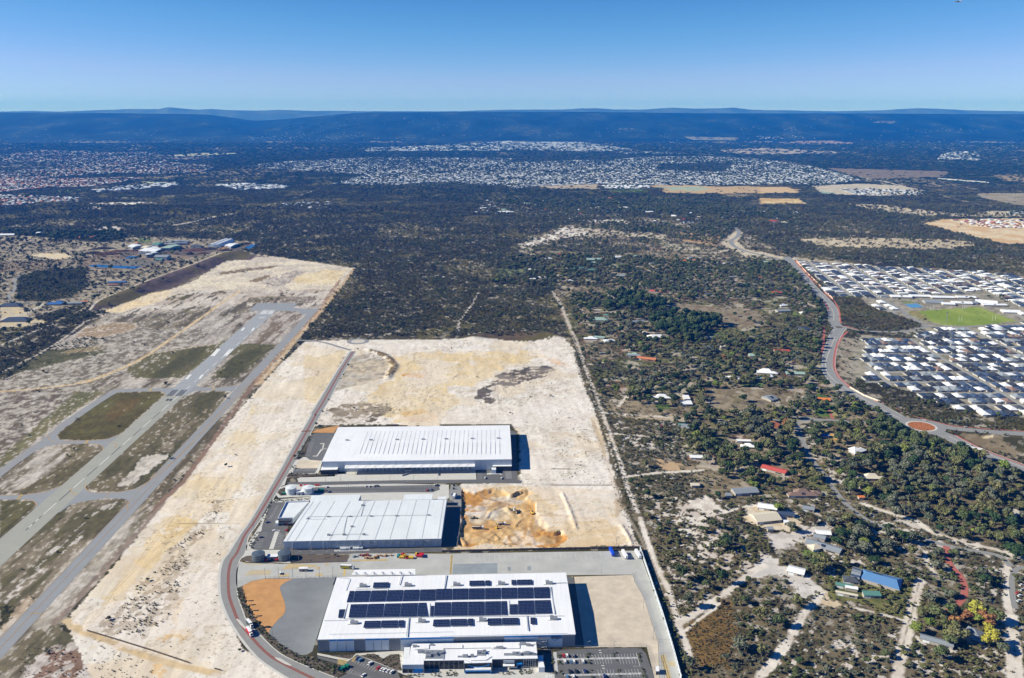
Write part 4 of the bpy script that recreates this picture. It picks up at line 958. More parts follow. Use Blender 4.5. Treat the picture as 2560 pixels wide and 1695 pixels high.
segs=[(0,U1(1110),'g'),(U1(1115),U1(1192),'r'),(U1(1195),U1(1278),'r'),(U1(1281),U1(1357),'r'),(U1(1360),U1(1465),'g'),(U1(1468),U1(1545),'r'),(U1(1548),U1(1625),'r'),(U1(1628),U1(1700),'r'),
        (U1(1704),U1(1810),'g'),(U1(1815),U1(2090),'r'),(U1(2093),U2(118),'r'),(U2(121),U2(588),'g'),(U2(591),U2(770),'r'),(U2(773),U2(905),'r'),(U2(908),U2(995),'r'),(U2(998),U2(1132),'r'),(U2(1136),.998,'g')]
for a,b_,k in segs:
    n=max(1,round((b_-a)*WL/9))
    for j in range(n):
        x0=a+(b_-a)*j/n;x1=a+(b_-a)*(j+1)/n-.0006
        wallpanel(ra,oa,x0,x1,.3,HA-(1.5 if k=='r' else .45),m_wallr if k=='r' else m_wallg)
        if k=='g' and x1-x0>.01:
            b=MB()
            for i in range(5):
                t=x0+(x1-x0)*(i+.5)/5;b.prism([fa(t-.0004,.25,0),fa(t+.0004,.25,0),fa(t+.0004,.4,0),fa(t-.0004,.4,0)],.3,HA-.5)
            part('wall_rib',b,m_steel,ra,oa)
    if k=='r':wallpanel(ra,oa,a,b_,HA-1.48,HA-.45,m_blue,.3,'blue_band')
for x in(U1(1112),U1(1193),U1(1280),U1(1358),U1(1466),U1(1547),U1(1627),U1(1702),U1(1812),U2(906),U2(996),U2(1134)):
    wallpanel(ra,oa,x-.0007,x+.0007,0,HA-.4,m_conc2,.5,'pilaster',.5)
# lettering on the wall: a painted metal word and its smile
def text_mesh(word,size,ext):
    cu=bpy.data.curves.new('lettering','FONT');cu.body=word;cu.size=size;cu.extrude=ext;cu.offset=size*.022
    to=bpy.data.objects.new('tmp_lettering',cu);COL.objects.link(to)
    dg=bpy.context.evaluated_depsgraph_get();me_=bpy.data.meshes.new_from_object(to.evaluated_get(dg))
    bpy.data.objects.remove(to);bpy.data.curves.remove(cu);return me_
def smile(mb,W,Hh,th,arrow=True):
    "curved smile in the xz plane, y = out"
    n=16;top=[];bot=[]
    for i in range(n+1):
        t=i/n;x=(t-.5)*W;y0=-Hh*(1-(2*t-1)**2);w=th*(.15+.85*math.sin(math.pi*min(t*.85+.08,1)))
        top.append((x,y0));bot.append((x,y0-w))
    for(x0,a),(x1,b),(_,c),(_,d)in zip(top,top[1:],bot,bot[1:]):
        mb.add([(x0,-.12,a),(x1,-.12,b),(x1,-.12,d),(x0,-.12,c),(x0,0,a),(x1,0,b),(x1,0,d),(x0,0,c)],[(0,3,2,1),(0,1,5,4),(3,7,6,2)])
    if arrow:
        x=W*.5;mb.add([(x-th*1.2,-.12,th*1.3),(x+th*1.6,-.12,th*1.5),(x+th*.6,-.12,-th*2.2),(x+th*.2,-.12,th*.2)],[(0,3,1),(3,2,1)])
rotx=math.atan2(ax.y,ax.x)
me_=text_mesh('amazon',4.1,.06);me_.materials.append(M('letter_dark',(.012,.015,.03),.5))
p=fa(U2(1026),.42,8.2);t_=link('sign_lettering',me_,ra);t_.location=Vector(p)-oa;t_.rotation_euler=(math.pi/2,0,rotx)
bb=[v.co.x for v in me_.vertices];wgt=(U2(1130)-U2(1026))*WL;t_.scale=(wgt/max(bb),1,1)
b=MB();smile(b,wgt*.52,1.0,.5);so=b.build('sign_smile',m_blue,ra);p=fa(U2(1064),.45,7.9);so.location=Vector(p)-oa;so.rotation_euler=(0,0,rotx)
# solar arrays: each block is one part, its modules separate boxes
def solar(fr,s,nx,ny,r=ra,o=oa,roofz=None):
    q=ur(fr,s);b=MB();b.cur=1
    fz=HA+1.1
    b.prism([(p[0],p[1])for p in[quadlerp(q,u,v)for u,v in((-.004,-.004),(1.004,-.004),(1.004,1.004),(-.004,1.004))]],fz,fz+.06);b.cur=0
    for i in range(nx):
        for j in range(ny):
            c=[quadlerp(q,(i+a)/nx,(j+d)/ny)for a,d in((.05,.04),(.95,.04),(.95,.96),(.05,.96))]
            k=len(b.v);b.v+=[(p[0],p[1],fz+.14)for p in c[::-1]];b.f.append((k,k+1,k+2,k+3));b.m.append(0)
    return part('solar_array',b,[m_solar,m_frame],r,o)
def srow(fr,xs,yt,yb,skt,skb,ny,lean):
    pass
S1=[(1320,1368,1288,1346,4),(1374,1527,1351,1505,12),(1537,1689,1513,1668,12),(1697,1850,1677,1834,12),(1859,2010,1841,2000,12),(2018,2170,2008,2166,12)]
for a,b_,c,d,n in S1:solar('A1','%g,%g %g,%g %g,%g %g,%g'%(a,508-(a-1320)*.02,b_,508-(b_-1320)*.02,d,620-(d-1288)*.018,c,620-(c-1288)*.018),n,8)
S1b=[(-35,112,-38,112,12),(118,263,115,261,12),(268,412,266,411,12),(417,562,417,561,12),(568,712,570,714,12),(718,861,720,864,12),(867,1010,873,1018,12)]
for a,b_,c,d,n in S1b:solar('A2','%g,%g %g,%g %g,%g %g,%g'%(a,457-a*.017,b_,457-b_*.017,d,560-d*.017,c,560-c*.017),n,8)
S2=[(1330,1497,1307,1474,12),(1505,1661,1479,1643,12),(1670,1826,1648,1811,12),(1830,1990,1815,1980,12),(1998,2074,1986,2092,7),(2120,2150,2113,2144,2)]
for a,b_,c,d,n in S2:
    short=n==2;yt=655 if short else 640-(a-1330)*.022
    solar('A1','%g,%g %g,%g %g,%g %g,%g'%(a,yt,b_,yt-(b_-a)*.02,d,771-(d-1307)*.019,c,771-(c-1307)*.019),n,6 if short else 9)
S2b=[(-115,0,-118,-2,9),(-46+50,102,0,98,8),(109,257,103,254,12),(262,410,260,411,12),(417,562,417,563,12),(568,617,569,622,4)]
for a,b_,c,d,n in S2b[2:]:solar('A2','%g,%g %g,%g %g,%g %g,%g'%(a,580-a*.017,b_,580-b_*.017,d,708-d*.018,c,708-c*.018),n,9)
solar('A1','2160,620 2318,618 2316,752 2150,755',12,9)
for fr,s,nx,ny in(('A2','644,600 717,598 719,691 645,692',6,6),('A2','722,566 868,563 875,690 724,691',12,9),('A2','874,563 1020,560 1034,684 882,687',12,9),
                      ('A1','1556,424 1708,421 1702,474 1546,478',10,3),('A2','272,382 410,379 411,427 271,430',10,3),('A2','419,379 465,378 466,426 420,427',4,3),('A2','660,374 705,373 706,420 661,421',4,3),('A2','711,372 851,370 855,417 713,420',10,3),
                      ('A1','1217,690 1274,688 1257,772 1203,773',4,6),('A1','1469,804 1627,801 1615,870 1452,873',11,4),('A1','1634,800 1796,797 1788,866 1624,869',11,4),('A1','1804,797 1858,796 1851,864 1797,866',4,4),
                      ('A1','2147,790 2307,787 2301,855 2138,858',11,4),('A2','97,736 248,734 247,797 95,800',11,4),('A2','259,733 308,732 308,796 258,797',4,4),
                      ('A2','442,730 568,727 569,790 441,793',9,4),('A2','575,726 724,724 727,787 574,790',11,4),('A2','836,722 884,721 887,783 837,784',4,4)):
    solar(fr,s,nx,ny)
for fr,s in(('A1','1430,455 1875,448 1340,818 2010,803'),('A2','135,415 550,406 990,400 375,742 1030,728')):
    for p in ur(fr,s):ac_unit(ra,oa,p[0]+2,p[1],HA+.5)
# gutters and walkways on the roof
b=MB()
for fr,s,w in(('A1','1192,372 1315,380 1280,500',.25),('A1','1830,350 1808,445',.6),('A1','2268,345 2255,482',.9),('A1','1300,632 1258,778',.5),('A1','1905,770 1878,955',.9),('A1','1378,490 1690,482 1690,495',.25),('A1','2112,630 2108,755',.5),
                 ('A2','1028,402 1170,397',.6),('A2','1022,435 1062,688',.9),('A2','640,565 640,690',.6),('A2','803,700 812,840',.9),('A2','-40,712 1150,705',.25),('A1','1270,782 2350,758',.25),('A1','1065,800 1300,795',.25),('A1','1120,935 2340,910',.12),('A2','0,895 1180,868',.12)):
    L=ur(fr,s)
    for p,e in zip(L,L[1:]):b.beam((p[0],p[1],HA+1.0),(e[0],e[1],HA+1.0),w,.3)
part('roof_walkway',b,m_gut,ra,oa)
b=MB();L=ur('A2','1110,548 1150,548')
# awning over the docks behind
q=gp('A1','1335,345 1965,345 1967,285 1370,296',6.5);b=MB();b.prism(q,6.2,6.6);part('dock_awning',b,m_roof,ra,oa)
for k in range(7):
    b=MB()
    p=quadlerp(q,(k+.25)/7,0);p2=quadlerp(q,(k+.55)/7,0);m2=quadlerp(q,(k+.3)/7,.55)
    b.beam((p[0],p[1],8),(m2[0],m2[1],6.7),.25);b.beam((m2[0],m2[1],6.7),(p2[0],p2[1],8),.25)
    part('awning_brace',b,m_steel,ra,oa)
# stair tower at the wall by the car park
b=MB();q=gp('A2','900,1010 985,1005 990,930 905,935',0)
p0=Vector(fa(U2(905),1.2,0));p1=Vector(fa(U2(985),1.2,0));d=Vector((-ay.x*3,-ay.y*3,0))
for z in(2.5,5,7.5,10):
    b.beam(p0+Vector((0,0,z)),p1+Vector((0,0,z)),.3);b.beam(p0+d+Vector((0,0,z)),p1+d+Vector((0,0,z)),.3)
    b.beam((p0 if z in(2.5,7.5)else p1)+Vector((0,0,z-2.5)),(p1 if z in(2.5,7.5)else p0)+d*.5+Vector((0,0,z)),1.0,.25)
for pt in(p0,p1,p0+d,p1+d):b.beam(pt,pt+Vector((0,0,10.5)),.3)
part('stair_tower',b,m_steel,ra,oa)
# ---- office in front
HO=7.4
qo=gp('C4','245,328 535,325 535,277 1078,271 1082,312 1452,303 1455,258 2068,248 2045,25 385,50 362,92 335,242 262,245',HO)
ro=empty('office_building',(qo[0][0],qo[0][1],0),'low white roofed office with dark glazed front and a blue framed entrance','office');oo=Vector((qo[0][0],qo[0][1],0))
b=MB();b.prism(qo,0,HO-.3,cap=False);part('wall',b,m_dark,ro,oo)
b=MB();b.prism(qo,HO-.3,HO);part('roof',b,m_roof,ro,oo)
q2=gp('C4','262,242 335,242 352,95 270,98',5.2);b=MB();b.prism(q2,0,5.2);part('side_wing',b,m_roof2,ro,oo)
def front(z0,z1,x0,x1,yb,mat,name,out=.25,dz=0):
    "panel on the office front between photo columns, its foot on photo row yb at roof height"
    a=gp('C4','%g,%g'%(x0,yb),HO)[0];c=gp('C4','%g,%g'%(x1,yb-(x1-x0)*.012),HO)[0]
    b=MB();b.prism([(a[0],a[1]-out),(c[0],c[1]-out),(c[0],c[1]+.2),(a[0],a[1]+.2)],z0,z1);return part(name,b,mat,ro,oo)
front(3.6,HO-.05,247,533,329,m_wall,'front_panel',.4)
for x in(245,318,380,530):front(0,4,x,x+8,331,m_steel,'post',.6)
front(0,3.4,385,520,330,m_blue,'blue_screen',.5)
front(.3,6,545,740,278,m_glass,'window')
for k in range(9):front(0,6.6,540+k*66,544+k*66,278,m_steel,'mullion',.5)
for k in range(4):front(1,4.6,760+k*78,826+k*78,276,m_glass,'window')
front(0,HO+.6,1078,1084,314,m_wallg,'fin',1.5);front(0,HO+.6,1450,1457,306,m_wallg,'fin',1.5)
e=front(2.6,3.6,1095,1440,316,m_roof,'entrance_awning',2.6)
front(2.1,2.6,1093,1442,316,m_blue,'entrance_frame',2.8);front(0,2.1,1093,1108,316,m_blue,'entrance_frame',2.8);front(0,2.1,1428,1442,316,m_blue,'entrance_frame',2.8)
front(.2,2.0,1112,1424,316,m_glass,'window',.3)
b=MB();a=gp('C4','1265,312',HO)[0];smile(b,15.5,1.5,.8);so=b.build('sign_smile',m_blue,ro);so.location=Vector((a[0],a[1]-.5,HO-1.2))-oo
front(3.0,3.4,1600,1755,262,m_roof,'awning',2.8);front(4.4,6.4,1605,1755,262,m_wall,'window',.3)
for a_,b_ in((1788,1860),):front(3.0,3.9,a_,b_,258,m_blue,'door_frame',1.2);front(0,3.0,a_,a_+10,258,m_blue,'door_frame',1.2);front(0,3,b_-10,b_,258,m_blue,'door_frame',1.2);front(0,2.9,a_+12,b_-12,258,m_glass,'door',.5)
for k in range(6):front(1.0,4.4,1887+k*30,1908+k*30,256,m_glass,'window',.35);front(0,6.8,1880+k*30,1885+k*30,256,m_wall,'mullion',.55)
q2=gp('C4','2075,292 2145,290 2140,200 2068,200',5.0);b=MB();b.prism(q2,0,4.6);part('link_building',b,m_roof,ro,oo)
q2=gp('C4','2080,368 2162,366 2145,292 2078,294',4.6);b=MB();b.prism(q2,0,4.6);part('link_building',b,m_roof,ro,oo)
def plant(x,y,w,d,h,n,r=ro,o=oo,z=HO):
    p=gp('C4','%g,%g'%(x,y),z)[0];b=MB();b.box(p[0]-w/2,p[1]-d/2,z,p[0]+w/2,p[1]+d/2,z+.25)
    rr=random.Random(x)
    for k in range(n):
        cx=p[0]+(rr.random()-.5)*w*.8;cy_=p[1]+(rr.random()-.5)*d*.7;s=.8+rr.random()*1.4
        b.box(cx-s,cy_-s*.6,z+.2,cx+s,cy_+s*.6,z+.8+rr.random()*1.3+k*.011)
    part('rooftop_unit',b,m_steel,r,o)
plant(520,160,7,4,1,3);plant(690,195,15,11,2,14);plant(1110,225,14,2.2,1,5);plant(1310,175,7,7,2,5);plant(1835,195,26,3,1.5,8);plant(410,90,2.5,2.5,1.5,2);plant(630,65,2,1.5,1,1);plant(1550,108,9,1.2,.8,3);plant(1850,60,5,1,.6,2);plant(1960,78,6,1,.6,2)
b=MB()
for s in('410,135 605,122 605,65','800,265 800,122 1055,118 1055,70','800,122 1445,110','1445,125 1825,117 1825,30','1825,70 2045,62','1082,272 1170,305','1170,282 1375,275 1450,225'):
    L=gp('C4',s,HO)
    for p,e in zip(L,L[1:]):b.beam((p[0],p[1],HO+.3),(e[0],e[1],HO+.3),.3,.3)
part('roof_walkway',b,m_gut,ro,oo)
# ---- middle warehouse
HB=9.0
rb_,ob,qb=warehouse('middle_warehouse','pale roofed warehouse with grey gutter lines and a recessed annex, middle one of three','A3','425,645 1985,617 2040,232 695,250',HB,m_roof2,m_wall)
def lines(r,o,h,fr,items,w,mat=m_gut,name='gutter',dz=.95):
    for s in items:
        L=gp(fr,s,h+.5);b=MB()
        for p,e in zip(L,L[1:]):b.beam((p[0],p[1],h+.3),(e[0],e[1],h+.3),w,1.5)
        part(name,b,mat,r,o)
def glines(r,o,h,q,us,v0=0.01,v1=.99,w=.5,mat=m_gut,name='gutter'):
    for u in us:
        b=MB();P=[quadlerp(q,u,v)for v in(v0,.5,v1)];Z=[h+.9*(1-abs(v-.5)*2)+.06 for v in(v0,.5,v1)]
        for i in(0,1):b.beam((P[i].x,P[i].y,Z[i]),(P[i+1].x,P[i+1].y,Z[i+1]),w,.16)
        part(name,b,mat,r,o)
glines(rb_,ob,HB,qb,[.022,.075,.178,.29,.395,.473,.578,.672,.776,.876,.978],w=.55)
b=MB()
for s in('660,425 680,405 1200,398 1860,388','1195,398 1222,255 1270,240','1060,400 1012,575','868,580 1218,574','860,430 700,430'):
    L=gp('A3',s,HB+.6)
    for p,e in zip(L,L[1:]):b.beam((p[0],p[1],HB+.98),(e[0],e[1],HB+.98),.3,.2)
part('roof_walkway',b,m_steel,rb_,ob)
for s in('665,425','867,404','1080,402','1288,399','1540,396','1857,389','870,581','1022,578','1218,576','1100,500','1206,290'):
    p=gp('A3',s,HB+.8)[0];b=MB();b.box(p[0]-1,p[1]-.8,HB,p[0]+1,p[1]+.8,HB+1.8);b.cyl(p[0]+1.6,p[1],HB,HB+2.1,.5,8);part('roof_vent',b,m_steel,rb_,ob)
FLb,FRb=v2(qb[0]),v2(qb[1]);axb=(FRb-FLb).normalized();ayb=Vector((-axb.y,axb.x));WB=(FRb-FLb).length
def fb(u,out,z):p=FLb+axb*(u*WB)-ayb*out;return Vector((p.x,p.y,z))
n=34
for k in range(n):
    b=MB();b.prism([fb(k/n+.0008,-.1,0),fb((k+1)/n-.0008,-.1,0),fb((k+1)/n-.0008,.18,0),fb(k/n+.0008,.18,0)],.2,HB-.5);part('wall_panel',b,m_wall,rb_,ob)
b=MB();b.prism([fb(0,.2,0),fb(1,.2,0),fb(1,.6,0),fb(0,.6,0)],HB-.48,HB-.02);part('fascia',b,m_wallg,rb_,ob)
for k in range(15):
    u=.305+k*.0482;b=MB();b.beam(fb(u,1,0),fb(u,1,HB-.8),.45);part('wall_frame',b,m_steel,rb_,ob)
b=MB();b.beam(fb(.30,1,5.8),fb(.99,1,5.8),.3)
for s in(-1,1):b.beam(fb(.9,1.1,5),fb(.9+s*.03,1.1,8.2),.3);b.beam(fb(.9,1.1,5),fb(.9+s*.03,1.1,1.5),.3)
part('wall_rail',b,m_steel,rb_,ob)
for u in(.06,.175,.255,.275):b=MB();b.beam(fb(u,.7,0),fb(u,.7,HB-.6),.5);part('downpipe',b,m_roof,rb_,ob)
for u in(.36,.44):b=MB();b.prism([fb(u,1.2,0),fb(u+.035,1.2,0),fb(u+.035,4,0),fb(u,4,0)],0,2.2);[b.cyl(*fb(u+.04+i*.009,2.6,0)[:2],0,2.4,.9,10)for i in range(3)];part('ground_plant',b,m_roof2,rb_,ob)
b=MB();b.beam(fb(.355,2,3.2),fb(.48,2,3.2),.4);part('pipe_bridge',b,m_roof,rb_,ob)
for k in(.058,.18,.2,.25,.285,.57,.58):b=MB();b.beam(fb(k,1,0),fb(k,1,1.6),.5);part('bollard',b,M('bollard_orange',(.5,.22,.1),.6),rb_,ob)
def annex(r,o,fr,s,h,mat,name='annex',roof=True):
    q=gp(fr,s,h);b=MB();b.prism(q,0,h);part(name,b,mat,r,o);EXCL.append([PX(p[0],p[1])for p in q])
annex(rb_,ob,'A3','690,250 1165,244 1195,182 707,192',7.2,m_roof2)
annex(rb_,ob,'A3','1610,236 1898,232 1900,178 1625,182',6.2,m_roof2,'dock');annex(rb_,ob,'A3','1950,230 2036,229 2042,202 1955,205',7.5,m_roof2,'dock')
b=MB();q=gp('A3','375,412 520,408 680,242 455,252',7.0);b.prism(q,0,5.6);part('office_wing',b,m_roof2,rb_,ob);EXCL.append([PX(p[0],p[1])for p in q])
b=MB()
for i in range(4):
    p,e=Vector(q[i-1]),Vector(q[i])
    if i!=2:b.beam((p.x,p.y,6.3),(e.x,e.y,6.3),.45,1.6)
part('parapet',b,m_roof,rb_,ob)
b=MB();q=gp('A3','378,450 505,448 520,412 378,412',5);b.prism(q,4.0,5.5);part('entrance_canopy',b,m_dark,rb_,ob)
b=MB();q=gp('A3','350,466 378,466 378,438 352,440',3);b.prism(q,0,3);part('entrance_lobby',b,m_roof2,rb_,ob)
# ---- far warehouse
HC=13.7
rc,oc,qc=warehouse('far_warehouse','long bright white warehouse with thin ridge lines, farthest of the three, before the sand lot','A5','365,396 2018,376 2000,80 505,97',HC,m_roof,m_wall)
xs=[(695+k*40.6,765+k*38.2)for k in range(31)]
for a,t in xs:
    L=gp('A5','%g,328 %g,%g'%(a,t,132-(t-765)*.012),HC+.6);b=MB();z_=[HC+.9*(1-abs(v_-.5)*2)+.06 for v_ in(.24,.5,.86)];mm_=[L[0][i]+(L[1][i]-L[0][i])*.42 for i in(0,1)];b.beam((L[0][0],L[0][1],z_[0]),(mm_[0],mm_[1],z_[1]),.5,.14);b.beam((mm_[0],mm_[1],z_[1]),(L[1][0],L[1][1],z_[2]),.5,.14);part('skylight_strip',b,m_gut,rc,oc)
for s in('580,212','787,210','1015,207','1242,204','1443,201','1670,198','1897,195'):
    p=gp('A5',s,HC+.9)[0];b=MB();b.box(p[0]-1.6,p[1]-1,HC,p[0]+1.6,p[1]+1,HC+2);b.cyl(p[0]+2.4,p[1],HC,HC+2.3,.6,8);part('roof_vent',b,m_steel,rc,oc)
FLc,FRc=v2(qc[0]),v2(qc[1]);axc=(FRc-FLc).normalized();ayc=Vector((-axc.y,axc.x));WC=(FRc-FLc).length
def fc(u,out,z):p=FLc+axc*(u*WC)-ayc*out;return Vector((p.x,p.y,z))
n=36
for k in range(n):
    b=MB();b.prism([fc(k/n+.0008,-.1,0),fc((k+1)/n-.0008,-.1,0),fc((k+1)/n-.0008,.2,0),fc(k/n+.0008,.2,0)],.2,HC-.5);part('wall_panel',b,m_wall,rc,oc)
q=gp('A5','562,456 1697,440 1697,400 572,424',8.6);b=MB();b.prism(q,8.2,8.6);part('loading_canopy',b,m_roof,rc,oc)
b=MB()
for k in range(14):
    p=quadlerp(q,(k+.1)/14,.15);e=quadlerp(q,(k+.6)/14,.98);b.beam((p[0],p[1],8.75),(e[0],e[1],10.2),.2);b.beam((p[0],p[1],0),(p[0],p[1],8.2),.35)
part('canopy_brace',b,m_steel,rc,oc)
b=MB();q=gp('A5','640,480 1700,468 1697,420 640,440',0)
for k in range(26):
    b.prism([fc(.21+k*.0225,.2,0),fc(.222+k*.0225,.2,0),fc(.222+k*.0225,.5,0),fc(.21+k*.0225,.5,0)],1,5)
part('dock_door',b,m_wallg,rc,oc)
def offc(s1,h,nm,label_):
    q=gp('A5',s1,h);b=MB();b.prism(q,0,h-.3,cap=False);part(nm,b,m_dark,rc,oc);b=MB();b.prism(q,h-.3,h);part(nm+'_roof',b,m_roof,rc,oc)
offc('352,470 497,466 520,425 372,424',6.0,'office_wing','');offc('1845,438 2018,436 2018,408 1870,410',6.5,'office_wing','')
b=MB();q=gp('A5','1842,458 1880,458 1880,432 1842,432',6.5);b.prism(q,0,5);part('glazed_lobby',b,m_wallr,rc,oc)
b=MB();q=gp('A5','1088,470 1136,469 1136,455 1088,456',4.2);b.prism(q,0,4.2);part('dock_office',b,m_wallg,rc,oc)
b=MB();L=gp('A5','1062,523 1135,498');b.beam((*L[0][:2],.6),(*L[1][:2],1.0),1.2,1.6);L=gp('A5','1378,495 1378,520');b.beam((*L[0][:2],.8),(*L[1][:2],.8),.5,1.6);part('dock_ramp',b,m_steel,rc,oc)
# ---- tanks and pump houses
def tank(fr,s,r,h,mat,label,grp):
    p=gp(fr,s)[0];t=empty('water_tank',(p[0],p[1],0),label,'water tank',grp);n=28
    b=MB();b.cyl(0,0,0,h,r,n);b.build('shell',mat,t)
    for z in(h*.33,h*.66,h-.1):b=MB();b.cyl(0,0,z,z+.15,r+.06,n);b.build('hoop',m_steel,t)
    b=MB();b.cyl(0,0,h+.15,h+.25,r*1.0,n,cone=.9);b.build('lid',mat,t)
    b=MB();b.beam((r*.9,-r*.5,0),(r*.9,-r*.5,h+1),.3,.8);b.build('ladder',m_steel,t);EXD.append((p[0],p[1],r+2))
m_tkd=M('tank_dark',(.10,.13,.16),.5,metal=.3);m_tkw=M('tank_white',(.62,.66,.68),.5)
tank('A3','185,822',6.3,6.5,m_tkd,'dark blue grey round water tank nearer the estate road','tanks by the middle warehouse');tank('A3','441,814',6.3,6.5,m_tkd,'dark blue grey round water tank beside the mulched bed','tanks by the middle warehouse')
tank('A3','506,168',6.2,7,m_tkw,'white round water tank nearer the estate road','tanks by the middle warehouse');tank('A3','674,166',6.4,7,m_tkw,'white round water tank beside the long car park','tanks by the middle warehouse')
def hut(fr,s,h,label,mat=m_wallg,roofm=m_roof,name='pump_house',cat='hut',door=True):
    q=gp(fr,s,h);o=Vector((q[0][0],q[0][1],0));r=empty(name,o,label,cat)
    b=MB();b.prism(q,0,h-.2,cap=False);part('wall',b,mat,r,o);b=MB();c=[sum(p[i]for p in q)/4 for i in(0,1)]
    b.prism([(p[0]+(p[0]-c[0])*.06,p[1]+(p[1]-c[1])*.06)for p in q],h-.2,h);part('roof',b,roofm,r,o)
    if door:
        p=quadlerp(q,.5,0);b=MB();b.box(p[0]-.8,p[1]-.08,0,p[0]+.8,p[1]+.1,min(2.2,h*.8));part('door',b,m_dark,r,o)
    EXCL.append([PX(p[0],p[1])for p in q]);return r
hut('A3','262,797 365,795 375,768 278,770',3.6,'grey pump house with white roof between the dark tanks');hut('A3','552,160 615,158 625,133 570,135',4,'white pump house between the white tanks',m_wall)
hut('A3','582,916 665,914 668,895 588,897',3.2,'small gatehouse with white roof in the truck yard entry',M('wall_brown',(.3,.24,.2),.8));hut('A2','1996,1212 2028,1212 2026,1168 1998,1168',3.4,'small hut beside the boundary truck lane')
hut('A3','390,957 402,957 402,938 392,938',2,'tiny control kiosk in front of the gatehouse',door=False)
# ---- boundary walls and fences
def panel_wall(name,label,cat,line,step,h,mat,th=.3,post=.5,grp=None):
    o=Vector((line[0][0],line[0][1],0));r=empty(name,o,label,cat,grp);cache={}
    for a,e in zip(line,line[1:]):
        a=v2(a);e=v2(e);n=max(1,round((e-a).length/step));L=(e-a).length/n;ang=math.atan2((e-a).y,(e-a).x)
        key=round(L,3)
        if key not in cache:
            b=MB();b.box(.06,-th/2,0,L-.06,th/2,h);p=MB();p.box(-post/2,-post/2,0,post/2,post/2,h+.15);cache[key]=(b.mesh('panel',mat),p.mesh('post',m_steel))
        for k in range(n):
            p=a+(e-a)*(k/n)
            link('panel',cache[key][0],r,(p.x-o.x,p.y-o.y,0),ang);link('post',cache[key][1],r,(p.x-o.x,p.y-o.y,0),ang)
    return r
panel_wall('boundary_wall','long pale panelled wall along the right edge of the truck yard, throwing a wide shadow','wall',gp('A2','1850,92 1900,235 2060,705 2150,1000 2232,1300',0),5.0,4.2,m_wall,post=.7)
panel_wall('yard_fence','dark brown retaining wall between truck yard and excavation','wall',gp('A2','20,112 900,92 1845,75',0),6.0,2.2,M('timber_brown',(.20,.14,.10),.9))
def wire_fence(label,fr,s,step,h=2.2,w=.09):
    line=gp(fr,s);o=Vector((line[0][0],line[0][1],0));r=empty('wire_fence',o,label,'fence');pm=MB();pm.box(-w,-w,0,w,w,h);pm=pm.mesh('post',m_steel)
    rl=MB()
    for a,e in zip(line,line[1:]):
        n=max(1,round(math.hypot(e[0]-a[0],e[1]-a[1])/step))
        for k in range(n):link('post',pm,r,(a[0]+(e[0]-a[0])*k/n-o.x,a[1]+(e[1]-a[1])*k/n-o.y,0))
        for z in(h*.5,h):rl.beam((a[0]-o.x,a[1]-o.y,z),(e[0]-o.x,e[1]-o.y,z),.07)
    rl.build('rail',m_steel,r);return r
wire_fence('dark wire fence between truck yard and gravel lot','A1','490,382 760,378 1190,370',4)
wire_fence('wire fence behind the car park with white bays','A2','1120,1004 1480,992 1850,985 1910,985 1990,1276',4)
wire_fence('wire fence round the mulched bed in front of the middle warehouse','A3','480,768 1080,765 1062,850 480,858',5)
wire_fence('wire fence along the lane of the middle warehouse','A3','490,752 1330,742 2000,730 2368,742',6)
wire_fence('wire fence around the sand lot beside the boundary lane','A2','1780,320 1808,400 1890,540 1960,770 2022,950 2034,1276',5)
wire_fence('dark fence along the far edge of the excavation','A4','210,78 900,86 1600,88',6)
b=MB();L=gp('A6','768,1155 1000,1225 1340,1330 1670,1440')
panel_wall('sand_fence','low dark shade cloth fence across the pale sand beside the yellow track','fence',L,6,1.6,M('shade_cloth',(.09,.07,.06),.9),.1,.2)
panel_wall('sand_fence','short end piece of dark fence on pale sand near the bottom','fence',gp('A6','1890,1490 1950,1505'),4,1.4,M('shade_cloth',(.09,.07,.06),.9),.1,.2)
panel_wall('gravel_fence','dark narrow wall at the upper corner of the gravel lot','fence',gp('A1','1158,448 1186,372'),6,2.4,m_wallg)
EXD.append((0,0,.1))
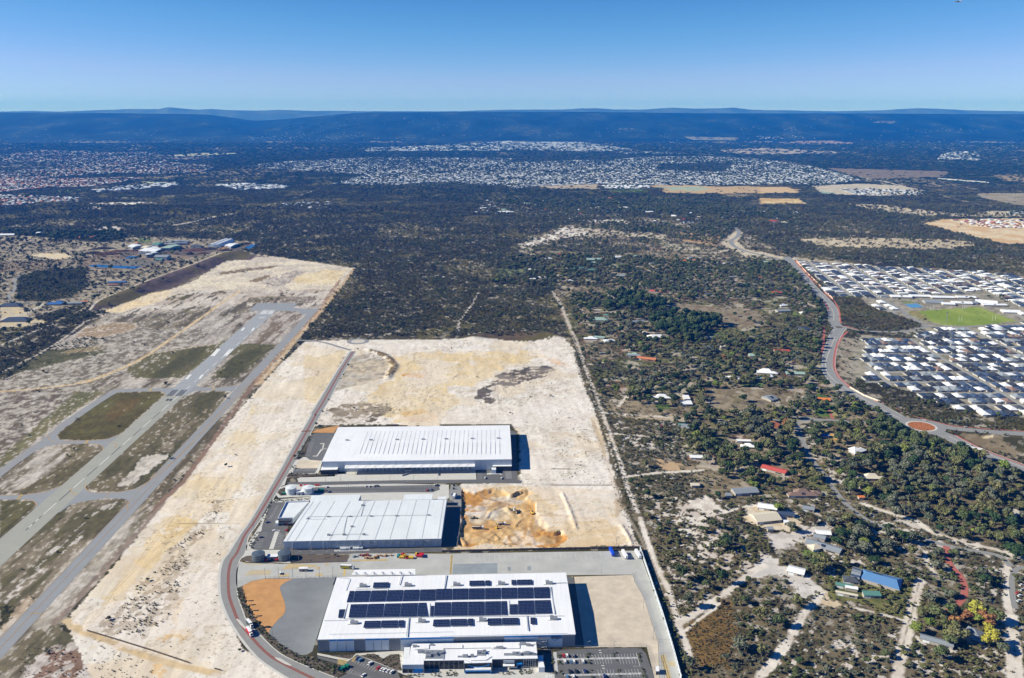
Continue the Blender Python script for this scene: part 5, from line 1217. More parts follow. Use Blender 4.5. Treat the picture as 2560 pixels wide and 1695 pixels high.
# ================================================================ vehicles, poles, plant and other objects
def carcol(i):return M('car_paint_%s'%i,{'white':(.75,.75,.75),'silver':(.4,.42,.44),'red':(.5,.02,.02),'blue':(.03,.08,.25),'black':(.03,.032,.035),'navy':(.02,.03,.12),'grey':(.18,.19,.2),'steel blue':(.12,.25,.42),'yellow':(.7,.42,.04),'green':(.02,.18,.12),'teal':(.03,.2,.2),'royal':(.02,.08,.5)}[i],.3,spec=.5)
m_tyre=M('tyre',(.02,.02,.02),.8)
def car_meshes(kind):
    "x forward"
    B=MB();G_=MB();L,Wd=(4.6,1.85)if kind=='car' else((4.8,1.95)if kind=='suv' else(5.3,1.95))
    hb=.82 if kind=='car' else 1.0
    prof_=[(-L/2,.35),(-L/2,hb),(-L*.30,hb+.05),(L*.22,hb),(L/2-.1,hb-.15),(L/2,.38)]
    n=len(prof_);vs=[(x,-Wd/2,z)for x,z in prof_]+[(x,Wd/2,z)for x,z in prof_]
    B.add(vs,[tuple(range(n)),tuple(range(2*n-1,n-1,-1))]+[((i+1)%n,i,n+i,n+(i+1)%n)for i in range(n)])
    t=hb+.55 if kind=='car' else hb+.7
    x0,x1,x2,x3={'car':(-1.75,-1.1,.35,1.1),'suv':(-2.2,-1.9,.4,1.15),'ute':(-.7,-.5,.7,1.4)}[kind]
    w0,w1=Wd/2-.05,Wd/2-.25
    G_.add([(x0,-w0,hb),(x3,-w0,hb),(x3,w0,hb),(x0,w0,hb),(x1,-w1,t-.04),(x2,-w1,t-.04),(x2,w1,t-.04),(x1,w1,t-.04)],[(0,1,5,4),(1,2,6,5),(2,3,7,6),(3,0,4,7)])
    B.add([(x1,-w1,t-.05),(x2,-w1,t-.05),(x2,w1,t-.05),(x1,w1,t-.05),(x1,-w1,t),(x2,-w1,t),(x2,w1,t),(x1,w1,t)],[(4,5,6,7),(0,1,5,4),(1,2,6,5),(2,3,7,6),(3,0,4,7)])
    if kind=='ute':B.add([(-2.5,-.8,hb+.06),(-.8,-.8,hb+.06),(-.8,.8,hb+.06),(-2.5,.8,hb+.06)],[(0,1,2,3)])
    return B,G_
def wheel_mesh(r,w):
    b=MB();n=12
    b.add([(r*math.cos(6.283*i/n),s*w/2,r+r*math.sin(6.283*i/n))for s in(-1,1)for i in range(n)],[tuple(range(n)),tuple(range(2*n-1,n-1,-1))]+[((i+1)%n,i,n+i,n+(i+1)%n)for i in range(n)]);return b.mesh('wheel',m_tyre)
WH=wheel_mesh(.34,.22);WHT=wheel_mesh(.5,.3);CARM={}
def car(x,y,rz,col,label,grp=None,kind='car'):
    r=empty('parked_car' if grp!='cars on the roads' else 'car',(x,y,.12),label,'car' if kind!='ute' else 'utility truck',grp,rz)
    if(kind,col)not in CARM:B,G_=car_meshes(kind);CARM[kind,col]=(B.mesh('body',carcol(col)),G_.mesh('window',m_glass))
    a,b=CARM[kind,col];link('body',a,r);link('window',b,r)
    for sx in(-1.4,1.4):
        for sy in(-.82,.82):link('wheel',WH,r,(sx,sy,0))
    return r
def carat(fr,s,deg,col,label,grp=None,kind='car'):
    p=gp(fr,s)[0];return car(p[0],p[1],math.radians(deg),col,label,grp,kind)
CP='cars in the office car park'
for s,d,c,k,l in(('362,300',95,'red','car','bright red car, leftmost of the top row in the striped car park'),('425,300',95,'white','suv','white car parked next to the bright red one'),('545,305',95,'grey','suv','slate grey car standing alone in the top row'),
                      ('388,412',95,'white','suv','white car below the red one across the striped walkway'),('500,412',95,'steel blue','car','silver blue car squeezed beside a white one in the second row'),('553,412',95,'white','suv','white car right of the silver blue one in the second row'),('722,410',95,'white','suv','white car standing alone in the second row'),
                      ('472,592',98,'black','suv','black car, leftmost of the third row'),('590,590',98,'black','suv','black car between a black and a navy one in the third row'),('757,590',98,'navy','suv','navy blue car, rightmost of the third row'),
                      ('430,688',95,'steel blue','car','blue car just entering view in the bottom row'),('545,688',95,'white','suv','white car in the bottom row beside a blue one'),('1120,680',95,'navy','suv','dark blue car alone under the lower striped walkway')):
    carat('C5',s,d,c,l,CP,k)
CL='cars left of the office'
for s,d,c,k,l in(('1400,1178',62,'navy','suv','navy car at the top of the slanted bays by the yellow hatching'),('1425,1188',62,'steel blue','suv','bright blue car at the top of the slanted bays'),('1520,1222',62,'white','suv','white car alone in the slanted bays'),('1602,1268',62,'red','car','dark red car at the head of a row of white cars'),
                      ('1636,1280',62,'white','car','white car right beside the dark red one'),('1666,1288',62,'white','suv','white car, third in the slanted row after the dark red one'),('1697,1296',62,'white','car','white car, last but one of the slanted row'),('1735,1306',62,'white','suv','white car, last of the slanted row'),('1455,1338',62,'white','car','white car alone at the bottom edge of the left car park')):
    carat('A1',s,d,c,l,CL,k)
CM='cars between the two far warehouses'
for s,d,c,k,l in(('858,112',80,'white','car','white car alone near the white tanks'),('1243,105',80,'white','car','white car, first of three in the long car park'),('1280,106',80,'white','car','white car, second of three in the long car park'),('1328,103',80,'silver','suv','silver car, third of three in the long car park'),('1352,100',80,'grey','suv','grey car touching the silver one in the long car park'),
                      ('1922,94',80,'white','suv','white car at the right end of the long car park'),('1948,95',80,'black','suv','black car at the right end of the long car park'),('882,160',80,'navy','car','navy car in the lower row near the green bin'),('1848,143',80,'red','car','dark red car in the lower row of the long car park'),('1890,140',80,'blue','car','blue car in the lower row of the long car park')):
    carat('A3',s,d,c,l,CM,k)
for fr,s,d,c,k,l in(('A3','275,462',20,'navy','car','dark car in the upper bays beside the middle warehouse'),('A3','345,543',10,'white','ute','white utility truck on the pale strip by the middle warehouse'),('A3','210,610',10,'navy','car','navy car in the lower bays beside the middle warehouse'),('A3','432,480',80,'blue','car','blue car under the entrance canopy of the middle warehouse'),('A3','462,478',80,'red','car','red car under the entrance canopy of the middle warehouse'),('A3','460,538',80,'red','car','red car against the wall of the middle warehouse'),
                          ('A5','1785,543',80,'white','suv','white car in the corner car park of the far warehouse'),('A5','1928,546',80,'white','suv','white car at the end of the kerbed island in the corner car park')):
    carat(fr,s,d,c,l,'cars around the far warehouses',k)
RC='cars on the roads'
for fr,s,d,c,k,l in(('B2','1352,946',160,'white','suv','white car driving round the back of the orange roundabout'),('B2','1098,968',130,'white','car','white car entering the orange roundabout from the left'),('B2','1338,1077',5,'red','car','dark red car passing in front of the orange roundabout'),('B2','1775,1012',175,'white','car','white car on the upper road leaving the orange roundabout'),('B2','1808,1196',150,'white','suv','white car ahead of the white truck'),
                          ('B2','2000,1008',175,'green','car','green car on the road beside the roadside bushes'),('B1','388,606',110,'white','car','white car in the carriageway bend below the estate wall'),('B1','165,312',120,'black','car','black car high up on the carriageway by the estate wall'),('B1','135,264',120,'black','car','black car, farthest up the carriageway'),('B1','405,918',100,'silver','car','silver car near the small roundabout'),('B1','455,945',95,'white','car','white car beside the red path below the small roundabout'),
                          ('B1','548,848',60,'yellow','car','yellow car turning at the small roundabout'),('B2','438,22',100,'white','car','white car at the top of the curve beside small trees'),('B5','880,128',80,'silver','car','silver car beside the pale shed with orange end'),('B4','1975,202',30,'red','car','dark red car on the brick drive of the big house')):
    carat(fr,s,d,c,l,RC if fr in('B1','B2')else None,k)
for i,(s,c)in enumerate((('1815,830','black'),('1808,865','white'),('1780,925','red'),('1795,945','white'),('1790,985','white'),('1815,900','silver'))):
    carat('B3',s,20,c,{0:'black van in the car yard at the picture edge',1:'white van in the car yard behind the black one',2:'red car in the row along the grey lane',3:'white car right below the red one by the grey lane',4:'white car, lowest of the row by the grey lane',5:'silver car between vans and red car in the yard'}[i],'cars in the yard by the grey lane','suv')
for s,c,l in(('150,500','silver','silver van beside the round tank of the bush property'),('228,468','white','white van behind the round tank of the bush property'),('330,510','white','white car beside the low sheds of the bush property'),('455,495','white','white car half hidden under dark trees'),('150,785','grey','grey trailer like car beside the small white shed')):
    carat('B3',s,30,c,l,'vehicles at the bush property','suv')
# trucks
def truck(fr,s,deg,label,boxcol,cabcol=(.7,.7,.7),L=12,name='truck',flat=False,h=3.4,text=None):
    p=gp(fr,s)[0];r=empty(name,(p[0],p[1],.1),label,'truck',None,math.radians(deg))
    mb_=M('truck_box_'+'%02d%02d%02d'%tuple(int(c*99)for c in boxcol),boxcol,.45);mc=M('truck_cab_'+'%02d%02d%02d'%tuple(int(c*99)for c in cabcol),cabcol,.35)
    b=MB();b.box(-L/2,-1.25,1.1,L/2-3,1.25,h+.4);b.build('cargo_box',mb_,r)
    b=MB();b.box(-L/2,-1.28,h+.41,L/2-3,1.28,h+.5);b.build('box_roof',m_roof,r)
    b=MB();b.box(L/2-2.6,-1.2,.6,L/2-.2,1.2,2.2);b.add([(L/2-2.6,-1.2,2.2),(L/2-.2,-1.2,2.2),(L/2-.2,1.2,2.2),(L/2-2.6,1.2,2.2),(L/2-2.6,-1.1,3.1),(L/2-.9,-1.1,3.1),(L/2-.9,1.1,3.1),(L/2-2.6,1.1,3.1)],[(0,1,5,4),(2,3,7,6),(3,0,4,7),(4,5,6,7)]);b.build('cab',mc,r)
    b=MB();b.add([(L/2-.18,-1.1,2.2),(L/2-.18,1.1,2.2),(L/2-.85,1.05,3.0),(L/2-.85,-1.05,3.0)],[(0,1,2,3)]);b.build('windscreen',m_glass,r)
    b=MB();b.box(-L/2,-.5,.7,L/2-.3,.5,1.08);b.build('chassis',m_tyre,r)
    for x in(-L/2+1.2,-L/2+2.5,-L/2+3.8,L/2-3.6,L/2-1.2):
        for y in(-1.0,1.0):link('wheel',WHT,r,(x,y,0))
    if text:
        me_=text_mesh(text,1.9,.02);me_.materials.append(M('letter_yellow',(.75,.68,.03),.5));o=link('lettering',me_,r);w_=max(v.co.x for v in me_.vertices)
        o.location=(-L/2+1,-1.29,1.9);o.rotation_euler=(math.pi/2,0,0);o.scale=((L-6)/w_,1,1)
        o2=link('lettering',me_,r);o2.location=(L/2-4,1.29,1.9);o2.rotation_euler=(math.pi/2,0,math.pi);o2.scale=((L-6)/w_,1,1)
        b=MB();b.box(-L/2,-1.3,1.1,L/2-3,1.3,1.4);b.build('side_stripe',M('letter_yellow',(.75,.68,.03),.5),r)
    return r
truck('A1','1300,283',-6,'grey and yellow lettered truck at the entrance of the truck yard',(.10,.10,.09),text='CLUKINE',L=13.5)
truck('A1','333,925',-55,'red sided truck with white roof on the estate road bend',(.55,.02,.05),L=12)
truck('A1','335,845',-50,'dark truck with white cab on the inner lane of the estate road bend',(.05,.08,.08),L=11)
truck('B2','1890,1252',-30,'long white truck on the divided road',(.75,.75,.75),L=18)
truck('A3','2116,210',85,'white truck parked beside the grey track',(.75,.75,.75),L=11)
truck('B4','920,640',10,'small red truck in a sandy yard',(.6,.55,.5),(.5,.03,.03),L=6,h=1.6)
def simple(name,fr,s,deg,cat,label,parts,z=.1,grp=None):
    p=gp(fr,s)[0];r=empty(name,(p[0],p[1],z),label,cat,grp,math.radians(deg))
    for nm,mb,m in parts:mb.build(nm,m,r)
    return r
def bx(*a):b=MB();b.box(*a);return b
def trailer(fr,s,deg,label,col):
    m=M('trailer_'+'%02d%02d%02d'%tuple(int(c*99)for c in col),col,.45)
    w=MB()
    for x in(-5.4,-4.2,-3):[w.box(x-.45,y-.15,0,x+.45,y+.15,.9)for y in(-1,1)]
    leg=bx(4,-.9,0,4.3,.9,1)
    simple('semi_trailer',fr,s,deg,'trailer',label,[('body',bx(-6.8,-1.25,1.0,6.8,1.25,4.0),m),('wheel',w,m_tyre),('landing_leg',leg,m_steel)],grp='trailers in the truck yard')
trailer('A2','1588,126',98,'royal blue semi trailer in the marked bays of the truck yard',(.01,.07,.55));trailer('A2','1708,150',100,'white semi trailer between the blue one and the corner',(.75,.75,.75));trailer('A2','1831,146',100,'white semi trailer in the corner against the panelled wall',(.72,.74,.78))
def skip(fr,s,deg,label,c,L=3.2,W=2.2,h=1.8,grp='coloured crates in the truck yard',name='crate',cat='crate'):
    m=carcol(c);lid=MB();lid.box(-L/2-.08,-W/2-.08,h,L/2+.08,W/2+.08,h+.12)
    bd=MB();bd.box(-L/2,-W/2,.15,L/2,W/2,h)
    for x in(-L*.3,0,L*.3):bd.box(x-.06,-W/2-.1,.2,x+.06,W/2+.1,h-.1)
    simple(name,fr,s,deg,cat,label,[('body',bd,m),('lid',lid,m)],grp=grp)
for s,c,L,W,l in(('1805,165','teal',3.2,5,'dark teal crate, leftmost of the coloured stack'),('1845,152','red',3.6,3,'red crate on the upper side of the yellow one'),('1832,176','yellow',4.6,3.4,'yellow crate beside the teal one'),('1855,160','yellow',2,5,'narrow yellow crate right of the red one'),
                      ('1885,182','red',3,3,'small red crate between yellow ones'),('1908,180','yellow',8,3.4,'long yellow crate in the middle of the coloured group'),('1985,150','yellow',3.6,4,'yellow crate touching the big red one'),('2015,158','red',7,6,'big red crate at the right end of the coloured group'),('2046,170','navy',2,3,'navy crate at the right foot of the big red one')):
    skip('A1',s,-4,l,c,L,W)
for fr,s,c,l in(('A1','495,204','red','small red cabinet between the dark tanks'),('A1','598,204','red','small red cabinet beside the right dark tank'),('A3','602,100','red','red cabinet above the white tanks'),('A3','655,98','red','long red cabinet above the white tanks'),('A3','762,96','red','red cabinet at the head of the long car park')):
    skip(fr,s,0,l,c,2.6 if 'long' not in l else 5,1.4,1.6,'red fire cabinets by the tanks','fire_cabinet','cabinet')
skip('A3','800,148',0,'dark green container in the long car park','green',7,2.6,2.4,None,'container','container')
skip('A3','435,180',0,'small green container beside the left white tank','green',4,2.4,2,None,'container','container')
for s,l in(('1228,1285','green bin, left of the pair near the hedge'),('1252,1272','green bin, right of the pair near the hedge'),('1293,1252','green bin standing apart on the small pad')):skip('A1',s,-20,l,'green',3.4,2.2,2,'green bins by the left car park','waste_bin','bin')
# wrapped pallets and timber in the yard
wd=M('timber',(.42,.25,.13),.8,.2,1)
def heap(fr,s,label,m,n=9,w=9,d=3,h=1.6,name='timber_stack',cat='timber stack',grp=None,sd=1):
    rr=random.Random(sd);p=gp(fr,s)[0];r=empty(name,(p[0],p[1],.1),label,cat,grp)
    for k in range(n):
        a,c=(rr.random()-.5)*w,(rr.random()-.5)*d;e,f=.5+rr.random()*.9,.4+rr.random()*.5
        b=MB();ang=rr.random()*.6;b.prism([(a+x*e*math.cos(ang)-y*f*math.sin(ang),c+x*e*math.sin(ang)+y*f*math.cos(ang))for x,y in((-1,-1),(1,-1),(1,1),(-1,1))],.05,.5+rr.random()*h);b.build('bundle',m,r)
    return r
heap('A1','1375,165','grey green machinery crates at the yard fence',M('crate_grey',(.14,.2,.22),.7),6,7,3,sd=2);heap('A1','1470,155','rusty red frames stacked in the yard',M('rust',(.3,.08,.05),.8),7,9,2,sd=3)
heap('A1','1530,175','pile of brown timber crates in the yard',wd,12,12,5,2.2,sd=4);heap('A1','1660,160','line of tan pallets beyond the timber pile',wd,9,14,2.5,1.2,sd=5)
# lamp posts
lp=MB();lp.beam((0,0,0),(0,0,11),.22);lp.beam((0,0,11),(1.8,0,11.3),.16);lpm=lp.mesh('pole',m_steel);lh=bx(1.5,-.2,11.15,2.4,.2,11.35).mesh('lamp_head',m_wall)
def lamp(fr,s,label,deg=0,grp='lamp posts in the yards',k=1.0):
    p=gp(fr,s)[0];r=empty('lamp_post',(p[0],p[1],0),label,'lamp post',grp,math.radians(deg));r.scale=(k,k,k);link('pole',lpm,r);link('lamp_head',lh,r)
LP_=[('A2','1490,330','lamp post at the upper edge of the beige sand lot'),('A2','1800,395','lamp post at the upper right corner of the beige sand lot'),('A2','1882,638','lamp post on the right side of the sand lot, upper one'),('A2','1972,922','lamp post on the right side of the sand lot, middle one'),('A2','2022,1045','lamp post at the lower corner of the sand lot'),
       ('A2','1606,1050','lamp post behind the striped car park'),('A2','1360,1050','lamp post in the car park island near the red car'),('A1','487,380','lamp post at the corner of the orange sand'),('A1','620,380','lamp post on the fence above the orange sand'),('A1','760,378','lamp post on the fence where orange sand meets gravel'),('A1','890,372','first lamp post along the gravel lot fence'),('A1','1022,370','second lamp post along the gravel lot fence'),('A1','1155,367','lamp post by the warehouse corner on the gravel fence'),
       ('A3','580,850','lamp post at the left end of the mulched bed'),('A3','712,848','lamp post among the shrubs of the mulched bed'),('A3','843,846','lamp post in the middle of the mulched bed'),('A3','963,845','lamp post at the right end of the mulched bed'),('A3','1315,745','lamp post before the middle warehouse wall'),('A3','1832,740','lamp post before the right end of the middle warehouse'),
       ('A4','350,700','lamp post on the brown wall below the left of the pit'),('A4','750,695','lamp post on the brown wall below the middle of the pit'),('A4','1167,680','lamp post on the brown wall right of the pit'),('A4','1630,665','lamp post on the brown wall near its right end'),
       ('A5','398,590','first lamp post from the road on the far access lane'),('A5','528,596','second lamp post from the road on the far access lane'),('A5','597,668','lamp post in the long car park near the white tanks'),('A5','752,600','third lamp post on the far access lane'),('A5','958,598','fourth lamp post on the far access lane'),('A5','1165,590','fifth lamp post on the far access lane'),('A5','1370,585','sixth lamp post on the far access lane'),('A5','850,650','lamp post in the middle of the long car park'),('A5','1097,648','lamp post right of the middle of the long car park')]
for fr,s,l in LP_:lamp(fr,s,l)
for k_,(fr,s,w_)in enumerate((('A5','218,222','beside the far warehouse car park'),('A5','92,470','below the small sand lot'),('A3','310,240','above the middle warehouse car park'),('A3','140,548','at the bend beside the middle warehouse'),('A1','565,1000','above the gravel lot tip'),('A1','2,0',''),('C6','460,110','at the estate roundabout'),('C6','262,400','half way down the estate road'),('C6','102,690','where the estate road meets the far warehouse'))):
    if w_:lamp(fr,s,'tall street lamp '+w_,180,'street lamps on the estate road')
for k_,(s,w_)in enumerate((('1133,912','before the orange roundabout'),('1405,925','among bushes above the orange roundabout'),('1680,985','right of the orange roundabout'),('2065,1045','near the picture edge on the upper road'),('1538,1060','on the splitter island of the roundabout'),('865,790','in the carriageway median above the roundabout'),('500,930','on the narrow street below the lawn'),('1190,1040','at the left rim of the roundabout'))):
    lamp('B2',s,'roadside lamp '+w_,60,'lamps round the orange roundabout')
# ---- earthmoving machines
yc=carcol('yellow')
def excavator(fr,s,deg,label,z=-2.0):
    b1=MB();[b1.box(-2,y-.35,0,2,y+.35,.9)for y in(-1.2,1.2)]
    b2=bx(-1.9,-1.4,.9,1.2,1.4,2.1);b3=bx(.2,-1.35,2.1,1.5,-.2,3.2);b4=MB();b4.beam((1,.4,2),(4.2,.4,4.6),.5);b4.beam((4.2,.4,4.6),(6.2,.4,1.8),.4)
    b5=MB();b5.add([(5.6,-.3,1.9),(6.6,-.3,1.7),(6.3,-.3,.7),(5.6,-.3,.9),(5.6,1.1,1.9),(6.6,1.1,1.7),(6.3,1.1,.7),(5.6,1.1,.9)],[(0,3,2,1),(4,5,6,7),(1,2,6,5),(2,3,7,6),(3,0,4,7)])
    simple('excavator',fr,s,deg,'excavator',label,[('track',b1,m_tyre),('body',b2,yc),('cab',b3,m_glass),('boom',b4,yc),('bucket',b5,m_steel)],z)
def dump(fr,s,deg,label,col,z=-2.2,L=9):
    m=M('dump_'+'%02d%02d%02d'%tuple(int(c*99)for c in col),col,.6);b=MB();b.add([(-L/2,-1.3,1.4),(L/2-2.6,-1.3,1.4),(L/2-2.6,1.3,1.4),(-L/2,1.3,1.4),(-L/2-.4,-1.6,3),(L/2-2.4,-1.6,3.1),(L/2-2.4,1.6,3.1),(-L/2-.4,1.6,3)],[(3,2,1,0),(0,1,5,4),(1,2,6,5),(2,3,7,6),(3,0,4,7)])
    s2=MB();s2.add([(-L/2,-1.4,2.7),(L/2-2.7,-1.4,2.7),(L/2-2.7,1.4,2.7),(-L/2,1.4,2.7),(-L/2+1.5,0,3.4),(L/2-4,0,3.4)],[(0,1,5,4),(2,3,4,5),(1,2,5),(3,0,4)])
    w=MB();[w.box(x-.5,y-.2,0,x+.5,y+.2,1)for x in(-L/2+1,-L/2+2.4,L/2-1.2)for y in(-1.1,1.1)]
    simple('dump_truck',fr,s,deg,'dump truck',label,[('tray',b,m),('sand_load',s2,m_sandlot),('cab',bx(L/2-2.2,-1.2,.7,L/2,1.2,2.9),m_roof),('wheel',w,m_tyre),('chassis',bx(-L/2,-.5,.8,L/2-.2,.5,1.3),m_tyre)],z,'machines in the excavation')
dump('A4','352,470',0,'dark tipper truck with red cab end in the pit',(.10,.09,.10),L=12);dump('A4','565,436',8,'dark tipper truck being loaded by the yellow digger',(.12,.10,.09),L=10);dump('A4','686,310',92,'grey tipper truck in the upper part of the pit',(.16,.18,.18),L=10)
excavator('A4','522,474',60,'yellow digger loading the tipper in the pit');excavator('A4','855,335',120,'yellow loader digging at the right wall of the pit')
heap('A4','315,372','dark mound of scrub left standing in the pit',M('scrub_dark',(.05,.06,.03),.9),8,9,4,1,'scrub_mound','mound',sd=9).location.z=-2.4
# site sheds by the grey track
hut('A3','2084,185 2140,185 2138,172 2090,172',2.6,'small blue roofed site shed beside the grey track',m_wall,M('roof_navy',(.04,.08,.2),.5),'site_shed','shed',False)
for s,l in(('2110,130','dark generator box on the sand beside the grey track'),('2112,100','small dark box at the top of the grey track')):skip('A3',s,0,l,'black',2.4,1.6,1.6,None,'generator','generator')
# barrier of orange mesh across the road
b=MB();panel_wall('road_barrier','orange and white barrier across the estate road','barrier',gp('A5','188,135 268,133'),1.6,1.1,M('barrier_orange',(.75,.14,.04),.6),.3,.3)
# estate wall along the carriageway
panel_wall('estate_wall','long bright salmon wall between carriageway and the new estate','wall',gp('B1','45,135 150,255 300,400 415,522'),14,3.2,M('wall_salmon',(.72,.48,.34),.8),.6,.7)
panel_wall('estate_wall','short pale wall beside the red path below the estate','wall',gp('B2','590,610 740,695 900,755'),14,2.2,M('wall_sand',(.66,.58,.48),.8),.6,.7)
# goal posts
gpm=MB();gpm.beam((0,0,0),(0,0,12),.3);gpm=gpm.mesh('post',m_roof)
for s1,s2,l in(('1700,752','1730,748','pair of tall white goal posts nearer the middle of the oval'),('2043,746','2072,742','pair of tall white goal posts at the right side of the oval'),('1412,635','1440,632','pair of white goal posts at the far left side of the oval'),('1738,628','1760,626','pair of white goal posts behind the middle of the oval')):
    a=gp('B1',s1)[0];c=gp('B1',s2)[0];r=empty('goal_posts',(a[0],a[1],0),l,'goal posts','goal posts on the oval');link('post',gpm,r,(0,0,0));link('post',gpm,r,(c[0]-a[0],c[1]-a[1],0))
a=gp('B1','1573,780')[0];r=empty('light_mast',(a[0],a[1],0),'very tall pale light mast at the near side of the oval','light mast');b=MB();b.beam((0,0,0),(0,0,26),.7);b.build('pole',m_steel,r);bx(-1.6,-.3,25,1.6,.3,26.4).build('lamp_head',m_steel,r)
sheet('sports_court',M('court_blue',MT(92,150,196),.8),gp('B1','1148,578 1270,565 1345,604 1220,612'),.1,'light blue sports court beside the oval');sheet('sports_court',M('court_green',MT(128,140,80),.9),gp('B1','1110,540 1210,538 1255,560 1140,565'),.1,'small green court beside the blue one')
# ---- light aircraft at the top edge
t=1000.0;ap=G(2395,4,H+1)  # only its direction is used
d=Vector(ap)-Vector((0,0,H));d.normalize();ap=Vector((0,0,H))+d*t
r=empty('light_aircraft',ap,'tiny dark twin engined aircraft flying high at the top of the sky','aircraft',None,math.radians(200))
ma=M('aircraft_white',(.55,.6,.65),.4)
b=MB();n=8;secs=[(-4.2,.12),(-2.5,.35),(-.5,.62),(1.5,.62),(3,.45),(4,.15)]
vs=[(x,q*math.cos(6.283*i/n),q*math.sin(6.283*i/n))for x,q in secs for i in range(n)]
b.add(vs,[(k*n+i,k*n+(i+1)%n,(k+1)*n+(i+1)%n,(k+1)*n+i)for k in range(len(secs)-1)for i in range(n)]+[tuple(range(n-1,-1,-1)),tuple(range((len(secs)-1)*n,len(secs)*n))]);b.build('fuselage',ma,r)
b=MB();b.add([(.8,-5.2,.35),(-.4,-5.2,.35),(-.8,0,0),(1.4,0,0),(-.4,5.2,.35),(.8,5.2,.35),(.8,-5.2,.45),(-.4,-5.2,.45),(-.8,0,.16),(1.4,0,.16),(-.4,5.2,.45),(.8,5.2,.45)],[(0,1,2,3),(3,2,4,5),(9,8,7,6),(11,10,8,9),(0,3,9,6),(3,5,11,9),(1,7,8,2),(2,8,10,4)]);b.build('wing',ma,r)
b=MB();b.box(-4.3,-1.6,.1,-3.6,1.6,.2);b.add([(-4.4,0,.1),(-3.3,0,.1),(-4.2,0,1.5),(-4.5,0,1.5),(-4.4,.1,.1),(-3.3,.1,.1),(-4.2,.1,1.5),(-4.5,.1,1.5)],[(0,1,2,3),(7,6,5,4),(1,5,6,2),(0,3,7,4)]);b.build('tail',ma,r)
b=MB();[b.box(.4,y-.3,-.25,2.3,y+.3,.35)for y in(-1.7,1.7)];b.build('engine',m_dark,r)
# ---- lattice pylons
def pylon(fr,s,hpx,label,k=1):
    p=gp(fr,s)[0];zc=p[1]*CT+H*ST;h=hpx*zc/F*1.0
    r=empty('power_pylon',(p[0],p[1],0),label,'pylon','lattice pylons of the power line');w=h*.11;tw=h*.1
    b=MB()
    for sx in(-1,1):
        for sy in(-1,1):b.beam((sx*w,sy*w,0),(sx*tw*.35,sy*tw*.35,h*.6),k)
    for i in range(4):
        z0,z1=h*.6*i/4,h*.6*(i+1)/4;a0=w+(tw*.35-w)*i/4;a1=w+(tw*.35-w)*(i+1)/4
        for sy in(-1,1):b.beam((-a0,sy*a0,z0),(a1,sy*a1,z1),k*.6);b.beam((a0,sy*a0,z0),(-a1,sy*a1,z1),k*.6)
    b.build('lattice_leg',m_steel,r);b=MB()
    for sx in(-1,1):b.beam((sx*tw*.35,0,h*.6),(sx*h*.2,0,h),k)
    b.beam((-h*.24,0,h*.93),(h*.24,0,h*.93),k);b.beam((-h*.2,0,h*.8),(h*.2,0,h*.8),k*.7);b.build('crossarm',m_steel,r)
for s,h,l in(('425,265',15,'grey lattice pylon at the edge of the cleared sand'),('562,300',15,'grey lattice pylon in dark bush near the yellow clearing'),('1365,515',13,'grey lattice pylon beside scattered bush houses'),('1787,650',17,'grey lattice pylon on the pale scrubby land'),('2165,740',20,'grey lattice pylon, nearest one of the line'),('1640,190',20,'slender grey pylon beyond the sandy estate'),('310,185',10,'small grey pylon behind the tree belt'),('795,350',10,'faint grey pylon among bush houses')):
    pylon('C8',s,h*.28*1.6,l,.45)
